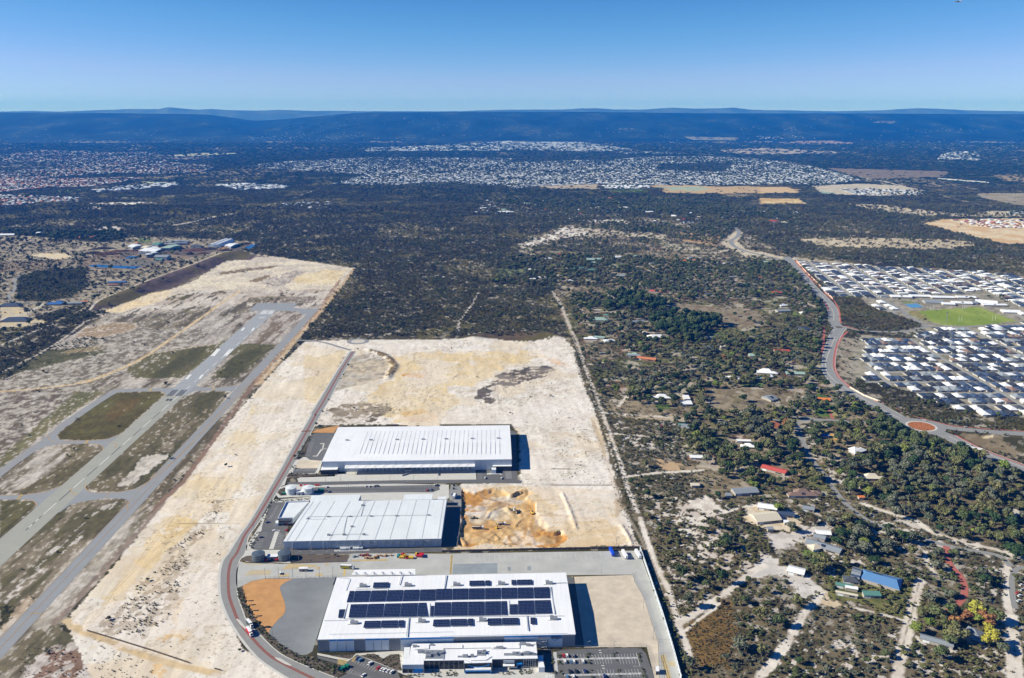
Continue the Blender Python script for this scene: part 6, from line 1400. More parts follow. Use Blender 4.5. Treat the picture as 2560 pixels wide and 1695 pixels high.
# row of shrubs and trees belongs to the planting further down
# ================================================================ houses
HC_={'white':(.60,.61,.62),'pale grey':(.24,.27,.30),'mid grey':(.075,.085,.10),'charcoal':(.038,.044,.055),'slate blue':(.05,.075,.13),'blue':(.04,.14,.38),'red':(.48,.09,.07),'terracotta':(.55,.20,.09),'cream':(.62,.56,.44),'brown':(.22,.15,.12),'green':(.10,.24,.20),'orange':(.65,.20,.06),'pale green':(.30,.42,.36),'rusty':(.34,.13,.08)}
def hroof(c):return M('roof_'+c.replace(' ','_'),HC_[c],.75,.12,.8,spec=.15)
m_hw=[M('house_wall_cream',(.36,.33,.29),.8),M('house_wall_white',(.42,.42,.41),.8),M('house_wall_brick',(.30,.16,.11),.85)]
HMC={}
def house_mesh(kind,w,d):
    "centre origin; returns wall mesh data builders and roof"
    Wm=MB();R=MB();e=.5;h=2.7
    if kind=='hip':
        Wm.box(-w/2,-d/2,0,w/2,d/2,h);R.hip(-w/2-e,-d/2-e,w/2+e,d/2+e,h,h+min(w,d)*.24);tops=[(0,0,h+min(w,d)*.15)]
    elif kind=='ell':
        Wm.box(-w/2,-d/2+3,0,w/2,d/2,h);Wm.box(-w/2+.03,-d/2,0,-w/2+w*.45,-d/2+3.2,h-.02)
        R.hip(-w/2-e,-d/2+3-e,w/2+e,d/2+e,h,h+min(w,d-3)*.24);R.hip(-w/2-e+.02,-d/2-e,-w/2+w*.45+e,d*.1,h-.03,h+w*.13)
    elif kind=='tee':
        Wm.box(-w/2,-d/2,0,w/2,d*.1,h);Wm.box(-w*.2,0,0,w*.3,d/2,h-.02)
        R.hip(-w/2-e,-d/2-e,w/2+e,d*.1+e,h,h+d*.14);R.hip(-w*.2-e,-d*.2,w*.3+e,d/2+e,h-.03,h+w*.12)
    elif kind=='gable':
        Wm.box(-w/2,-d/2,0,w/2,d/2,h+.4);R.gable([(-w/2-e,-d/2-e),(w/2+e,-d/2-e),(w/2+e,d/2+e),(-w/2-e,d/2+e)],h+.35,h+.4+d*.16)
    else:
        Wm.box(-w/2,-d/2,0,w/2,d/2,h+.5);R.add([(-w/2-.3,-d/2-.3,h+.5),(w/2+.3,-d/2-.3,h+.5),(w/2+.3,d/2+.3,h+1.5),(-w/2-.3,d/2+.3,h+1.5),(-w/2-.3,-d/2-.3,h+.3),(w/2+.3,-d/2-.3,h+.3),(w/2+.3,d/2+.3,h+1.3),(-w/2-.3,d/2+.3,h+1.3)],[(0,1,2,3),(7,6,5,4),(0,4,5,1),(1,5,6,2),(2,6,7,3),(3,7,4,0)])
    return Wm,R
def house(x,y,w,d,rz_,colour,kind,label,grp=None,name='house',cat='house',wall=0,solar=0,z=0.0,parts=True,excl=True):
    key=(kind,round(w),round(d))
    if key not in HMC:HMC[key]=house_mesh(kind,round(w),round(d))
    Wm,R=HMC[key];kr=key+(colour,);kw=key+('w%d'%wall,)
    if kr not in HMC:HMC[kr]=R.mesh('roof',hroof(colour))
    if kw not in HMC:HMC[kw]=Wm.mesh('wall',m_hw[wall])
    r=empty(name,(x,y,z),label,cat,grp,rz_);link('wall',HMC[kw],r);link('roof',HMC[kr],r)
    w,d=round(w),round(d)
    if parts:
        kg=('front',w,d)
        if kg not in HMC:
            b=MB();b.box(-w*.42,-d/2-.06,0,-w*.42+min(5,w*.4),-d/2+.05,2.2);HMC[kg]=b.mesh('garage_door',m_roof2)
            b=MB();b.box(w*.12,-d/2-.06,.8,w*.38,-d/2+.05,2.1);HMC[('win',w,d)]=b.mesh('window',m_glass)
        if kind not in('ell',):link('garage_door',HMC[kg],r);link('window',HMC[('win',w,d)],r)
    if solar:
        ks=('solar',kind,w,d,solar)
        if ks not in HMC:
            b=MB();m_=min(w,d)*.5+.5;rise={'hip':min(w,d)*.24,'ell':min(w,d-3)*.24,'gable':d*.16,'flat':.5,'tee':d*.14}[kind]
            # on the slope that faces the sun side (-x) of a hip, modules side by side
            s0=2.7+.12
            run=min(w,d)/2+.5
            if kind in('hip','ell')and d>=w:
                for i in range(2+solar):
                    for j in range(2):
                        xa=-w/2-.5+run*(.30+.28*j);xb=xa+run*.25;ya=-1.5+i*1.15;za=s0+(xa+w/2+.5)/run*rise;zb=s0+(xb+w/2+.5)/run*rise
                        b.add([(xa,ya,za),(xb,ya,zb),(xb,ya+1.05,zb),(xa,ya+1.05,za)],[(0,1,2,3)])
            else:
                for i in range(3+solar):
                    for j in range(2):
                        run2=(d if kind!='flat' else 2*d)/2+.5;ya=-d/2-.5+run2*(.3+.28*j);yb=ya+run2*.25
                        if kind=='tee':run2=(d*.6+1)/2;ya=-d/2-.5+run2*(.3+.28*j);yb=ya+run2*.25
                        if kind=='flat':za=3.35+(ya+d/2)/d+.05;zb=3.35+(yb+d/2)/d+.05
                        else:za=s0+(.35 if kind=='gable' else 0)+(ya+d/2+.5)/run2*rise*(.9 if kind!='gable' else 1);zb=s0+(.35 if kind=='gable' else 0)+(yb+d/2+.5)/run2*rise
                        b.add([(-2+i*1.15,ya,za),(-.95+i*1.15,ya,za),(-.95+i*1.15,yb,zb),(-2+i*1.15,yb,zb)],[(0,1,2,3)])
            HMC[ks]=b.mesh('solar_panel',m_solar)
        link('solar_panel',HMC[ks],r)
    if excl:EXD.append((x,y,max(w,d)*.5+1.5))
    return r
def ordw(n):
    o=['zeroth','first','second','third','fourth','fifth','sixth','seventh','eighth','ninth','tenth','eleventh','twelfth','thirteenth','fourteenth','fifteenth','sixteenth','seventeenth','eighteenth','nineteenth','twentieth']
    if n<=20:return o[n]
    return['','','twenty','thirty','forty','fifty','sixty'][n//10]+('-'+o[n%10]if n%10 else 'th').replace('zeroth','th')if n%10 else{30:'thirtieth',40:'fortieth',50:'fiftieth',60:'sixtieth'}.get(n,'last')
m_street=M('street_asphalt',MT(168,168,163),.9,.12,.1)
HR=random.Random(11)
lots=[]
def estate(poly,org,ang,lotw,rowd,street,crossn,hw,hd,colours,tag_,seed,swap=False):
    "lattice of lots inside a photo outline; ang = direction of the streets"
    rr=random.Random(seed);ux,uy=math.cos(ang),math.sin(ang);vx,vy=-uy,ux
    W_=[G(*p)for p in poly];us=[(p[0]-org[0])*ux+(p[1]-org[1])*uy for p in W_];vs=[(p[0]-org[0])*vx+(p[1]-org[1])*vy for p in W_]
    per=2*rowd+street;v0=math.floor(min(vs)/per)*per;smb=MB();j=0;v=v0
    crs=crossn*lotw+13
    while v<max(vs):
        for side in(0,1):
            vc=v+rowd*(.5+side);k=0;u=math.floor(min(us)/crs)*crs;n=0
            while u<max(us):
                inb=(u-math.floor(u/crs)*crs)
                if inb+lotw<=crossn*lotw+.1:
                    uc=u+lotw/2;x=org[0]+uc*ux+vc*vx;y=org[1]+uc*uy+vc*vy;pp=PX(x,y)
                    if inpoly(np.array([pp[0]]),np.array([pp[1]]),poly)[0]:
                        n+=1
                        if rr.random()<.96:
                            face=ang+(0 if side==0 else math.pi)
                            lots.append((x+rr.uniform(-.4,.4),y+rr.uniform(-.8,.8),hw*rr.uniform(.9,1.06),hd*rr.uniform(.78,1.05),face,rr.choice(colours),rr.choice(['hip','ell','hip','tee','ell','flat' if rr.random()<.4 else 'hip']),tag_,j*2+side,n,rr.random()))
                    u+=lotw
                else:u=math.floor(u/crs)*crs+crs
        # street between the pairs
        vc=v+2*rowd+street/2;u=min(us);run=[]
        while u<max(us):
            x=org[0]+u*ux+vc*vx;y=org[1]+u*uy+vc*vy;pp=PX(x,y)
            if inpoly(np.array([pp[0]]),np.array([pp[1]]),poly)[0]:run.append((x,y))
            else:
                if len(run)>2:ribbon('',None,'','',7.5,mb=smb,line=[run[0],run[-1]],smooth=0,excl=True)
                run=[]
            u+=6
        if len(run)>2:ribbon('',None,'','',7.5,mb=smb,line=[run[0],run[-1]],smooth=0,excl=True)
        v+=per;j+=1
    u=math.floor(min(us)/crs)*crs-6.5
    cmb=MB()
    while u<max(us):
        v=min(vs);run=[]
        while v<max(vs):
            x=org[0]+u*ux+v*vx;y=org[1]+u*uy+v*vy;pp=PX(x,y)
            if inpoly(np.array([pp[0]]),np.array([pp[1]]),poly)[0]:run.append((x,y))
            elif run:
                if len(run)>2:ribbon('',None,'','',7,mb=cmb,line=[run[0],run[-1]],smooth=0,excl=True)
                run=[]
            v+=6
        if len(run)>2:ribbon('',None,'','',7,mb=cmb,line=[run[0],run[-1]],smooth=0,excl=True)
        u+=crs
    if smb.v:setp(smb.build('estate_street',m_street,loc=(0,0,.06)),'streets of the %s'%tag_,kind='structure')
    if cmb.v:setp(cmb.build('estate_street',m_street,loc=(0,0,.10)),'cross streets of the %s'%tag_,kind='structure')
cols=['white']*9+['pale grey']*4+['mid grey']*5+['charcoal']*6+['slate blue']*6+['brown']*2
estate(pts('B2','735,100 1230,100 1330,45 1480,12 1700,6 2420,-45 2800,-20 2800,1050 2330,905 2040,905 1760,860 1300,700 1180,620 1130,600 735,575'),G(2160,905),-.02,12.8,22,11,11,12.3,20,cols,'lower estate',3)
upol=pts('B1','85,135 230,150 830,185 1480,222 2000,250 2368,300 2800,330 2800,640 2368,600 1950,430 1700,470 1000,480 900,520 700,500 560,490 470,505 400,490')
estate(upol,G(2070,700),math.pi/2-.12,13.2,23,11,13,12.4,21,cols,'upper estate',5)
estate(pts('B1','750,570 880,545 1110,645 1090,680 900,640'),G(2200,760),0,16,28,12,6,14,20,['white']*5+['mid grey'],'pocket beside the reserve',6)
estate(pts('B1','2150,640 2800,640 2800,800 2330,730'),G(2530,780),0,16,28,12,6,14,20,['white']*3+['mid grey','charcoal'],'corner behind the oval',8)
lots.sort(key=lambda l:l[1]);NH=180
tex={'hip':'hipped','ell':'hipped','tee':'tee shaped','flat':'flat'}
for i,(x,y,w,d,a,c,k,tg,row,n,q)in enumerate(lots[:NH]):
    sol=1+int(q*3)if q<.38 else 0
    house(x,y,w,d,a,c,k,'%s%s %s roof, %s house, %s row of the %s'%('solar topped ' if sol else '',c,tex[k],ordw(n),ordw(row+1),tg),'houses of the '+tg,solar=sol,wall=int(q*29)%2)
rest=MB();rmats=[m_hw[1]]+[hroof(c)for c in HC_];names=list(HC_)
for(x,y,w,d,a,c,k,tg,row,n,q)in lots[NH:]:
    Wm,R=house_mesh(k,round(w),round(d));ca,sa_=math.cos(a),math.sin(a)
    for b,mi in((Wm,0),(R,1+names.index(c))):
        rest.cur=mi;rest.add([(x+vx_*ca-vy_*sa_,y+vx_*sa_+vy_*ca,vz_)for vx_,vy_,vz_ in b.v],b.f)
    EXD.append((x,y,max(w,d)*.5+1))
if rest.v:setp(rest.build('distant_house_rows',rmats),'close set grey and white roofs of the upper estate farthest from view','houses',kind='stuff')
print('lots',len(lots),time.time()-T0)
# school and other larger roofs near the oval
def hp(fr,s,w,d,deg,c,k,label,grp=None,name='house',cat='house',**kw):
    p=gp(fr,s)[0];return house(p[0],p[1],w,d,math.radians(deg),c,k,label,grp,name,cat,**kw)
for i,(s,w,d,dg,c,l)in enumerate((('1110,505',46,20,-8,'white','long white school building left of the green court'),('1300,500',44,18,-6,'white','long white school building behind the blue court'),('1530,512',52,18,-6,'white','longest white school building in the row'),('1770,512',42,18,-6,'white','long white school building at the right of the row'),
     ('1440,560',40,26,-12,'pale grey','grey roofed school hall right of the blue court'),('1590,580',26,18,-8,'white','small white school block at the edge of the oval'),('1730,570',42,20,-10,'white','white school block behind the oval'),('1830,568',24,18,-8,'pale grey','low grey school block at the back of the oval'),('1980,565',44,30,-28,'white','big slanting white gym roof right of the school'),('2060,590',52,14,-3,'white','long white shed at the top right rim of the oval'),
     ('2230,660',36,22,-10,'white','white clubhouse right of the oval'))):
    hp('B1',s,w,d,dg,c,'gable',l,'school buildings by the oval','school_building','school building',solar=1 if i%3==0 else 0,parts=False)
# houses among trees
AC='houses scattered through the bush'
for fr,s,w,d,dg,c,k,l in(
    ('B4','920,392',34,12,-6,'white','tee','long white house behind a bright green lawn'),('B4','1135,400',9,16,0,'white','flat','narrow white building north of the two white blocks'),('B4','1135,445',16,14,0,'white','flat','blocky white building with flat roof beside tall gums'),
    ('B4','800,65',34,12,-24,'terracotta','gable','long terracotta roofed house on the lawn by the firebreak'),('B4','690,38',24,10,-8,'pale grey','gable','grey roofed shed left of the terracotta house'),('B4','1700,40',14,10,0,'pale green','gable','pale green shed near the top of the acreages'),('B4','1530,232',22,14,-10,'white','hip','white house above the bare paddock'),
    ('B4','1800,178',40,18,-12,'white','tee','large white roofed house with a curved wing and pool'),('B4','1840,215',14,12,10,'white','hip','small white pavilion below the large white house'),('B4','2055,190',30,14,-6,'pale green','gable','big grey green shed beside the brick drive'),('B4','1840,402',14,20,-62+90,'pale grey','gable','pale blue grey shed at the corner of the bare paddock'),
    ('B4','2285,412',22,12,-16,'orange','gable','bright orange roofed house on a green lawn'),('B4','1150,645',17,17,-10,'pale grey','gable','pale grey shed in the sandy clearing'),('B4','1098,628',10,6,-8,'green','gable','small green shed touching the pale grey one'),('B4','1868,630',14,16,60,'terracotta','gable','salmon roofed house hidden among gums'),
    ('B4','1660,805',20,12,-10,'white','tee','white house with pool below tall dark gums'),('B4','1620,768',18,4,-4,'white','flat','row of white tanks behind the pool house'),('B4','1235,902',20,9,-6,'white','gable','white shed beside the dirt clearing'),('B4','1880,1008',30,12,-38,'red','gable','bright red roofed house under tall gums'),
    ('B4','1208,1138',9,7,0,'cream','gable','tiny cream shed alone in grey sand'),('B4','1630,1190',28,14,8,'pale grey','gable','pale shed with orange end wall facing the clearing'),('B4','1490,1228',6,5,0,'pale grey','flat','tiny grey hut near the pale shed'),('B4','2110,1208',34,16,0,'brown','tee','brown roofed house with a large solar array'),('B4','2230,1205',12,9,-4,'brown','hip','small brown outbuilding beside the brown roofed house'),
    ('B4','1820,1325',20,12,-18,'white','gable','white shed open to the sandy yard'),('B4','2165,1338',12,9,-20,'pale grey','gable','small blue grey shed in the sandy yard'),
    ('B5','990,310',28,20,12,'cream','gable','cream roofed shed with green walls in the work yard'),('B5','1155,285',16,9,-10,'slate blue','gable','low blue grey shed behind the cream roofed one'),('B5','1158,352',5,4,0,'white','flat','tiny white hut on the sand'),('B5','1455,540',34,12,-38,'pale grey','gable','long pale blue grey roofed house by a small lawn'),('B5','1390,545',13,10,18,'cream','hip','cream roofed verandah joined to the long blue grey house'),
    ('B5','1422,468',11,9,-30,'pale grey','gable','small grey shed beside the round cream tank'),('B5','1450,435',14,9,-10,'white','gable','white shed with parked vans beside it'),('B5','1237,735',15,12,-28,'white','gable','small white shed on white sand'),('B5','1030,405',6,4,0,'pale grey','flat','tiny pale kiosk on the track side'),
    ('B3','1420,1245',24,17,-48,'pale grey','tee','pale grey tee shaped roof among autumn trees'),('B3','1160,1305',24,7,-30,'pale grey','gable','long low pale shed beside the autumn trees'),('B3','1730,325',14,12,20,'cream','gable','cream shed in the bush at the picture edge'),('B3','660,50',30,12,-4,'cream','tee','pinkish cream roofed house hidden in bush'),('B3','585,205',6,5,0,'orange','gable','tiny orange hut below tall gums'),
    ('B3','455,880',14,5,-20,'green','gable','small green shed in the garden of the blue roofed house'),('B3','512,898',10,5,-20,'white','gable','small white shed in the garden of the blue roofed house'),('B3','665,950',15,6,-4,'green','flat','teal shade sail in the lush garden'),('B3','475,945',18,3,-22,'cream','gable','long cream garden shed below the blue roofed house'),('B3','510,835',14,10,-15,'mid grey','hip','grey roofed outbuilding beside the garden'),
    ('B2','650,1262',24,16,30,'white','tee','white and blue roofed house deep in the bush'),('B2','975,1212',12,12,40,'white','tee','white roofed house half hidden by crowns below the roundabout'),('B2','330,1115',10,7,0,'blue','gable','small blue roofed shed by the yellow sand'),('B2','120,725',4,4,0,'white','hip','tiny white shed left of the green lawn'),('B2','240,632',8,5,-8,'pale grey','flat','small grey shed above the green lawn'),
    ('B1','115,580',14,12,10,'white','hip','white house between tall trees near the carriageway'),('B1','120,672',16,12,0,'white','hip','white house beside a green lawn near the carriageway'),('B1','120,835',24,16,10,'slate blue','hip','dark blue roofed house near the small roundabout')):
    hp(fr,s,w,d,dg,c,k,l,AC,'shed' if 'shed' in l or 'hut' in l or 'kiosk' in l else 'house','shed' if 'shed' in l or 'hut' in l or 'kiosk' in l else 'house',wall=(2 if 'salmon' in l or 'terracotta' in l else 0),parts=(w>11),solar=1 if 'solar' in l or 'pale blue grey' in l else 0)
B6L=[('600,465',18,'red','small red roofed house at the near rim of the dune scar'),('505,497',24,'white','white house left of the green roofed cluster'),('840,505',44,'pale green','large pale green roofed house in the middle acreages'),('850,530',24,'pale green','smaller pale green roof in front of the large one'),('728,567',34,'green','teal roofed long house in a clearing'),('822,582',30,'green','bright green roofed house right of the teal one'),('380,580',22,'white','white gabled house beside an open paddock'),('462,637',24,'white','white roofed house near the firebreak'),('390,650',14,'white','small white shed near the firebreak'),('680,662',22,'white','white roofed house among trees above the firebreak'),
       ('1060,625',40,'pale grey','pale blue roofed house above a curved lawn'),('1105,657',14,'cream','small cream shed beside the curved lawn'),('1020,487',28,'white','white house by the long track'),('1155,480',26,'pale green','green grey shed by the long track'),('985,745',26,'pale grey','steep pale blue grey roofed house in the clearing'),('1290,740',24,'red','pink red roofed house, left half of a pair'),('1352,743',22,'red','pink red roofed house, right half of a pair'),('1275,535',18,'pale grey','pale roof among dense crowns left of the orange house'),('1530,515',22,'orange','orange roofed house in dense crowns'),('1580,508',16,'terracotta','smaller orange roof right of the orange house'),
       ('1555,493',14,'pale grey','blue grey roof behind the orange house'),('1548,650',12,'pale grey','tiny pale roof in the crowns of the middle acreages'),('1560,742',22,'pale green','pale green roof beside dark gums'),('1705,765',26,'slate blue','blue grey roofed house with a light front'),('1735,530',20,'white','long white roof, left one, near the upper acreages'),('1830,532',26,'white','long white roof, right one, near the upper acreages'),('1770,622',18,'white','white roof in the crowns above the hidden street'),('1870,635',16,'pale grey','pale roof near the hidden street'),('2190,750',30,'red','dark red roofed house at the edge of dry trees'),('2060,640',16,'rusty','rusty roof above the hidden street'),('2120,525',26,'pale green','pale green roof by the road bend'),
       ('2245,845',24,'white','white roofed house above the long lawn'),('2240,885',30,'pale grey','long grey roof beside the lawn strip'),('880,950',38,'pale green','pale green and cream roofed house by the firebreak'),('935,917',12,'green','small green tank shed behind the pale green house'),('1150,968',34,'pale grey','pale blue roofed house hidden below the gum grove'),('1305,1078',34,'white','white roofed house below the gum grove'),('820,1090',26,'white','white house by the boundary track'),('885,1083',20,'pale green','pale green shed right of the boundary track house'),('955,1108',22,'white','white house on a green lawn by the boundary track'),('1220,1045',10,'cream','tiny cream shed in the grove'),
       ('1700,1085',16,'pale grey','grey roof left of the bright green lawn'),('1690,1158',18,'pale grey','pale roof with striped shade near the lawn'),('1795,1148',12,'cream','tan roofed shed near the lawn'),('2232,1185',26,'red','pink roofed house under dark gums'),('2025,1215',18,'pale green','pale green square shed under dark gums'),('1140,1210',22,'pale green','grey green roof left of the terracotta house'),
       ('850,90',30,'blue','tiny blue roof far among trees'),('580,103',22,'blue','deep blue roofed house far among trees'),('440,88',26,'slate blue','slate roof beside the far green'),('360,88',22,'pale green','pale roof left of the far green'),('485,132',20,'orange','orange roof far among trees'),('740,165',18,'red','bright red roof far among trees'),('930,150',34,'blue','blue roofed building near the cream shed'),('1065,122',50,'white','broad white building in the far yard'),('1060,175',26,'slate blue','dark blue roof on yellow sand'),('1250,152',34,'white','long white roof right of the far yard'),('1030,80',20,'white','small white roof beyond the far yard'),('870,117',30,'white','long pale roof left of the far yard'),('185,150',44,'white','white roof at the left of the far acreages'),('170,135',34,'pale green','green roof at the left of the far acreages'),('20,125',34,'white','white roof near the far left yard'),('970,47',26,'terracotta','terracotta roof at the top of the acreages'),
       ('2165,220',40,'red','dark red roofed house beside pale sand, far right'),('2250,228',26,'cream','cream roof beside the far dark red one'),('1940,147',34,'white','white roof in the far dark woods'),('2100,150',26,'white','second white roof in the far dark woods'),('2335,155',30,'white','third white roof in the far dark woods'),('1500,205',22,'red','small red roof in the far yard among vans'),('1430,180',30,'white','white roof in the far yard among vans'),('1360,225',26,'pale grey','blue grey roof in the far yard among vans')]
for i,(s,w,c,l)in enumerate(B6L):
    p=gp('B6',s)[0];k=('hip','tee','gable')[i%3]
    house(p[0],p[1],w,max(10,w*.5),math.radians(((i*37)%50)-25),c,k,l,AC,wall=i%2,parts=False)
for fr,s,w,d,c,k,l in(('C2','130,865',46,20,'slate blue','hip','dark slate roofed house on bare sand at the left edge'),('C2','205,1045',54,24,'slate blue','hip','wide dark grey roofed house on yellow sand'),('C2','715,840',42,26,'blue','tee','bright blue roofed house by the airfield track'),('C2','935,838',34,14,'pale grey','gable','pale long shed right of the blue roofed house'),('C2','1450,580',44,12,'blue','gable','long blue roofed stable with red trucks before it'),
                            ('C2','1440,610',38,8,'rusty','gable','rusty row of sheds before the blue stable'),('C2','1050,820',14,8,'terracotta','gable','small orange shed near the airfield track'),
                            ('C7','380,905',44,20,'white','hip','white roofed house in the trees above the dunes'),('C7','600,925',34,20,'white','hip','white gabled house left of the red roofed one'),('C7','750,945',26,14,'orange','hip','orange roof in trees left of the yard'),('C7','870,940',38,16,'rusty','tee','reddish roofed house near the yard'),('C7','60,920',60,24,'white','gable','cluster of white glasshouse roofs at the far left')):
    p=gp(fr,s)[0];house(p[0],p[1],w,d,.1,c,k,l,'houses behind the airfield',parts=False)
# compost yard: sheds, domes, tanks, ponds, heaps
YG='sheds of the compost yard'
def shed(fr,s,h,roofc,label,lift=None,wallm=None,name='industrial_shed'):
    q=gp(fr,s,h);o=Vector((q[0][0],q[0][1],0));r=empty(name,o,label,'shed',YG);b=MB();b.prism(q,0,h-.3,cap=False);part('wall',b,wallm or m_wallg,r,o)
    c=[sum(p[i]for p in q)/4 for i in(0,1)];g=[(p[0]+(p[0]-c[0])*.02,p[1]+(p[1]-c[1])*.02)for p in q]
    b=MB();b.gable(g,h-.3,h+(lift or 2));part('roof',b,hroof(roofc),r,o)
    b=MB();p=quadlerp(q,.3,0);e=quadlerp(q,.45,0);b.prism([(p[0],p[1]-.2),(e[0],e[1]-.2),(e[0],e[1]+.3),(p[0],p[1]+.3)],0,h*.7);part('roller_door',b,m_dark,r,o);EXCL.append([PX(p[0],p[1])for p in q])
for s,h,c,l in(('112,208 185,228 318,196 240,170',7,'white','white shed at the left end of the compost yard'),('305,225 372,235 480,210 420,195',6,'cream','cream fronted shed in the compost yard'),('460,182 560,190 650,155 570,150',7,'green','green roofed shed at the back of the compost yard'),
                   ('600,236 735,236 900,196 820,178',9,'pale green','long olive grey shed in the middle of the compost yard'),('270,275 400,285 580,225 480,208',4,'white','pale blue white open roof in front of the cream shed'),('410,285 520,290 640,250 560,232',4,'white','second pale blue white open roof'),('650,140 760,145 1030,143 970,118',6,'pale grey','long blue grey shed at the back of the compost yard'),
                   ('640,175 760,178 1000,165 980,150',5,'pale grey','low blue grey shed before the long one'),('508,368 690,372 755,340 530,334',10,'pale grey','big pale box shed right of the twin tanks'),('495,405 620,410 630,398 510,395',4,'green','low teal lean-to before the big pale shed'),('1040,215 1200,220 1210,190 1100,180',4,'mid grey','low grey bunker left of the white domes'),('1545,195 1640,215 1760,170 1690,160',7,'white','short white dome roof, right of the two long ones'),('222,162 258,162 258,145 222,145',4,'orange','small yellow shed on the green behind the yard')):
    shed('C3',s,h,c,l)
def dome(s0,s1,w,label):
    a=v2(gp('C3',s0)[0]);e=v2(gp('C3',s1)[0]);r=empty('dome_shed',(a.x,a.y,0),label,'dome shed',YG);d=(e-a);L=d.length;r.rotation_euler=(0,0,math.atan2(d.y,d.x));n=10;seg_=16
    b=MB();vs=[(L*i/seg_,w/2*math.cos(math.pi*j/n),w*.42*math.sin(math.pi*j/n))for i in range(seg_+1)for j in range(n+1)]
    b.add(vs,[(i*(n+1)+j,(i+1)*(n+1)+j,(i+1)*(n+1)+j+1,i*(n+1)+j+1)for i in range(seg_)for j in range(n)]);b.build('arched_roof',m_roof,r)
    b=MB();[b.poly([(x,w/2*math.cos(math.pi*j/n),w*.42*math.sin(math.pi*j/n))for j in range(n+1)])for x in(0,L)];b.build('end_wall',m_roof2,r)
    b=MB()
    for i in range(1,8):
        for j in range(n):b.beam((L*i/8,w*.505*math.cos(math.pi*j/n),w*.425*math.sin(math.pi*j/n)),(L*i/8,w*.505*math.cos(math.pi*(j+1)/n),w*.425*math.sin(math.pi*(j+1)/n)),.6)
    b.build('rib',m_steel,r);EXCL.append([PX(p.x,p.y)for p in(a,e)]+[(PX(e.x,e.y)[0]+8,PX(e.x,e.y)[1])])
dome('1350,222','1580,135',24,'long white arched dome shed, left one of the pair');dome('1425,226','1645,138',24,'long white arched dome shed with blue end, right one of the pair')
for s,l in(('435,375','dark round tank with pale lid, front one of the twin'),('508,352','dark round tank with pale lid, back one of the twin')):
    p=gp('C3',s)[0];t=empty('water_tank',(p[0],p[1],0),l,'water tank','twin tanks of the compost yard');b=MB();b.cyl(0,0,0,10,10.5,24);b.build('shell',m_tkd,t);b=MB();b.cyl(0,0,10.05,10.4,10.6,24,cone=2.6);b.build('lid',m_tkw,t);b=MB();b.cyl(0,0,5,5.3,10.6,24);b.build('hoop',m_steel,t)
m_water=M('pond_water',(.01,.045,.14),.12,spec=.5)
for fr,s,l in(('C2','1080,365 1180,352 1640,372 1760,372 1660,408 1140,382','long dark blue lined pond in front of the compost yard'),('C2','1540,275 1600,248 1720,248 1700,275 1560,280','small blue pond left of the twin tanks'),('C2','1700,215 1760,206 1830,210 1780,222','little blue pond behind the twin tanks'),('C3','1840,225 1960,182 2060,190 2000,215 1900,260','bright blue lined pond at the end of the compost yard'),('B2','1690,72 1780,76 1775,92 1700,90','turquoise roofed pool among the houses'),('B4','1515,782 1545,782 1548,806 1520,806','turquoise swimming pool beside the white house'),('B4','1735,203 1775,203 1775,222 1740,222','turquoise swimming pool of the large white house')):
    sheet('pond' if 'pond' in l else 'pool',m_water if 'pond' in l else M('pool_water',(.05,.42,.55),.15),gp(fr,s),.08,l)
def mound(fr,s,w,d,h,m,label,grp=None,ang=0,seed=0,name='mulch_heap',z=0):
    p=gp(fr,s)[0];b=MB();n,k=18,5;rr=random.Random(seed);vs=[]
    for j in range(k):
        f=1-j/k
        for i in range(n):
            a=6.283*i/n;q=f*(.85+.3*rr.random());vs.append((w/2*q*math.cos(a),d/2*q*math.sin(a),h*(1-f*f)*(.8+.4*rr.random())if j else-.2))
    vs.append((0,0,h));fs=[(j*n+i,j*n+(i+1)%n,(j+1)*n+(i+1)%n,(j+1)*n+i)for j in range(k-1)for i in range(n)]+[((k-1)*n+i,(k-1)*n+(i+1)%n,k*n)for i in range(n)]
    b.add(vs,fs);o=b.build(name,m,loc=(p[0],p[1],z),rz=ang);setp(o,label,'heap',grp);EXD.append((p[0],p[1],w*.4));return o
m_mb=M('compost_brown',(.11,.045,.03),.95,.4,.3);m_mk=M('compost_dark',(.035,.025,.025),.95,.4,.3)
for i,(fr,s,w,d,h,m,l)in enumerate((('C3','1120,270',90,60,5,m_mb,'broad reddish brown mulch heap before the white domes'),('C3','1040,330',26,22,7,m_mk,'dark pointed compost cone in the middle of the yard'),('C3','1300,255',60,40,6,m_mk,'dark compost windrow below the white domes'),('C3','1700,200',60,40,7,m_mk,'dark brown compost bank right of the white domes'),('C3','1850,180',50,30,6,m_mb,'reddish compost bank near the blue pond'),('C3','1230,320',40,24,4,m_mb,'low reddish heap near the batter'),('C3','1560,275',46,16,4,m_mk,'dark windrow at the rim of the batter'),
                                          ('C2','1150,215',70,30,6,m_mk,'grey brown windrow at the left of the yard'),('C2','1330,225',80,40,7,m_mb,'reddish brown windrow at the left of the yard'),('C2','1500,190',80,26,5,m_mb,'far reddish windrow at the left of the yard'),('C2','1260,160',90,26,6,m_mk,'long dark windrow behind the reddish ones'),('C2','1650,185',40,24,4,m_mb,'small reddish heap below the white shed'),('C2','2100,165',60,30,5,m_mb,'reddish heap below the olive grey shed'))):
    mound(fr,s,w,d,h,m,l,'heaps of the compost yard',.3,i)
mound('C3','1540,245',40,16,4,m_orsand,'pale orange wood chip heap before the white domes',None,.3,77)
sheet('compost_floor',m_mulch,gp('C3','0,290 300,285 620,262 900,235 1340,225 1540,215 1800,165 1960,170 1720,280 1400,290 1080,370 780,330 600,340 300,300 100,380 0,400'),.05,'brown stained ground of the compost yard',excl=False)
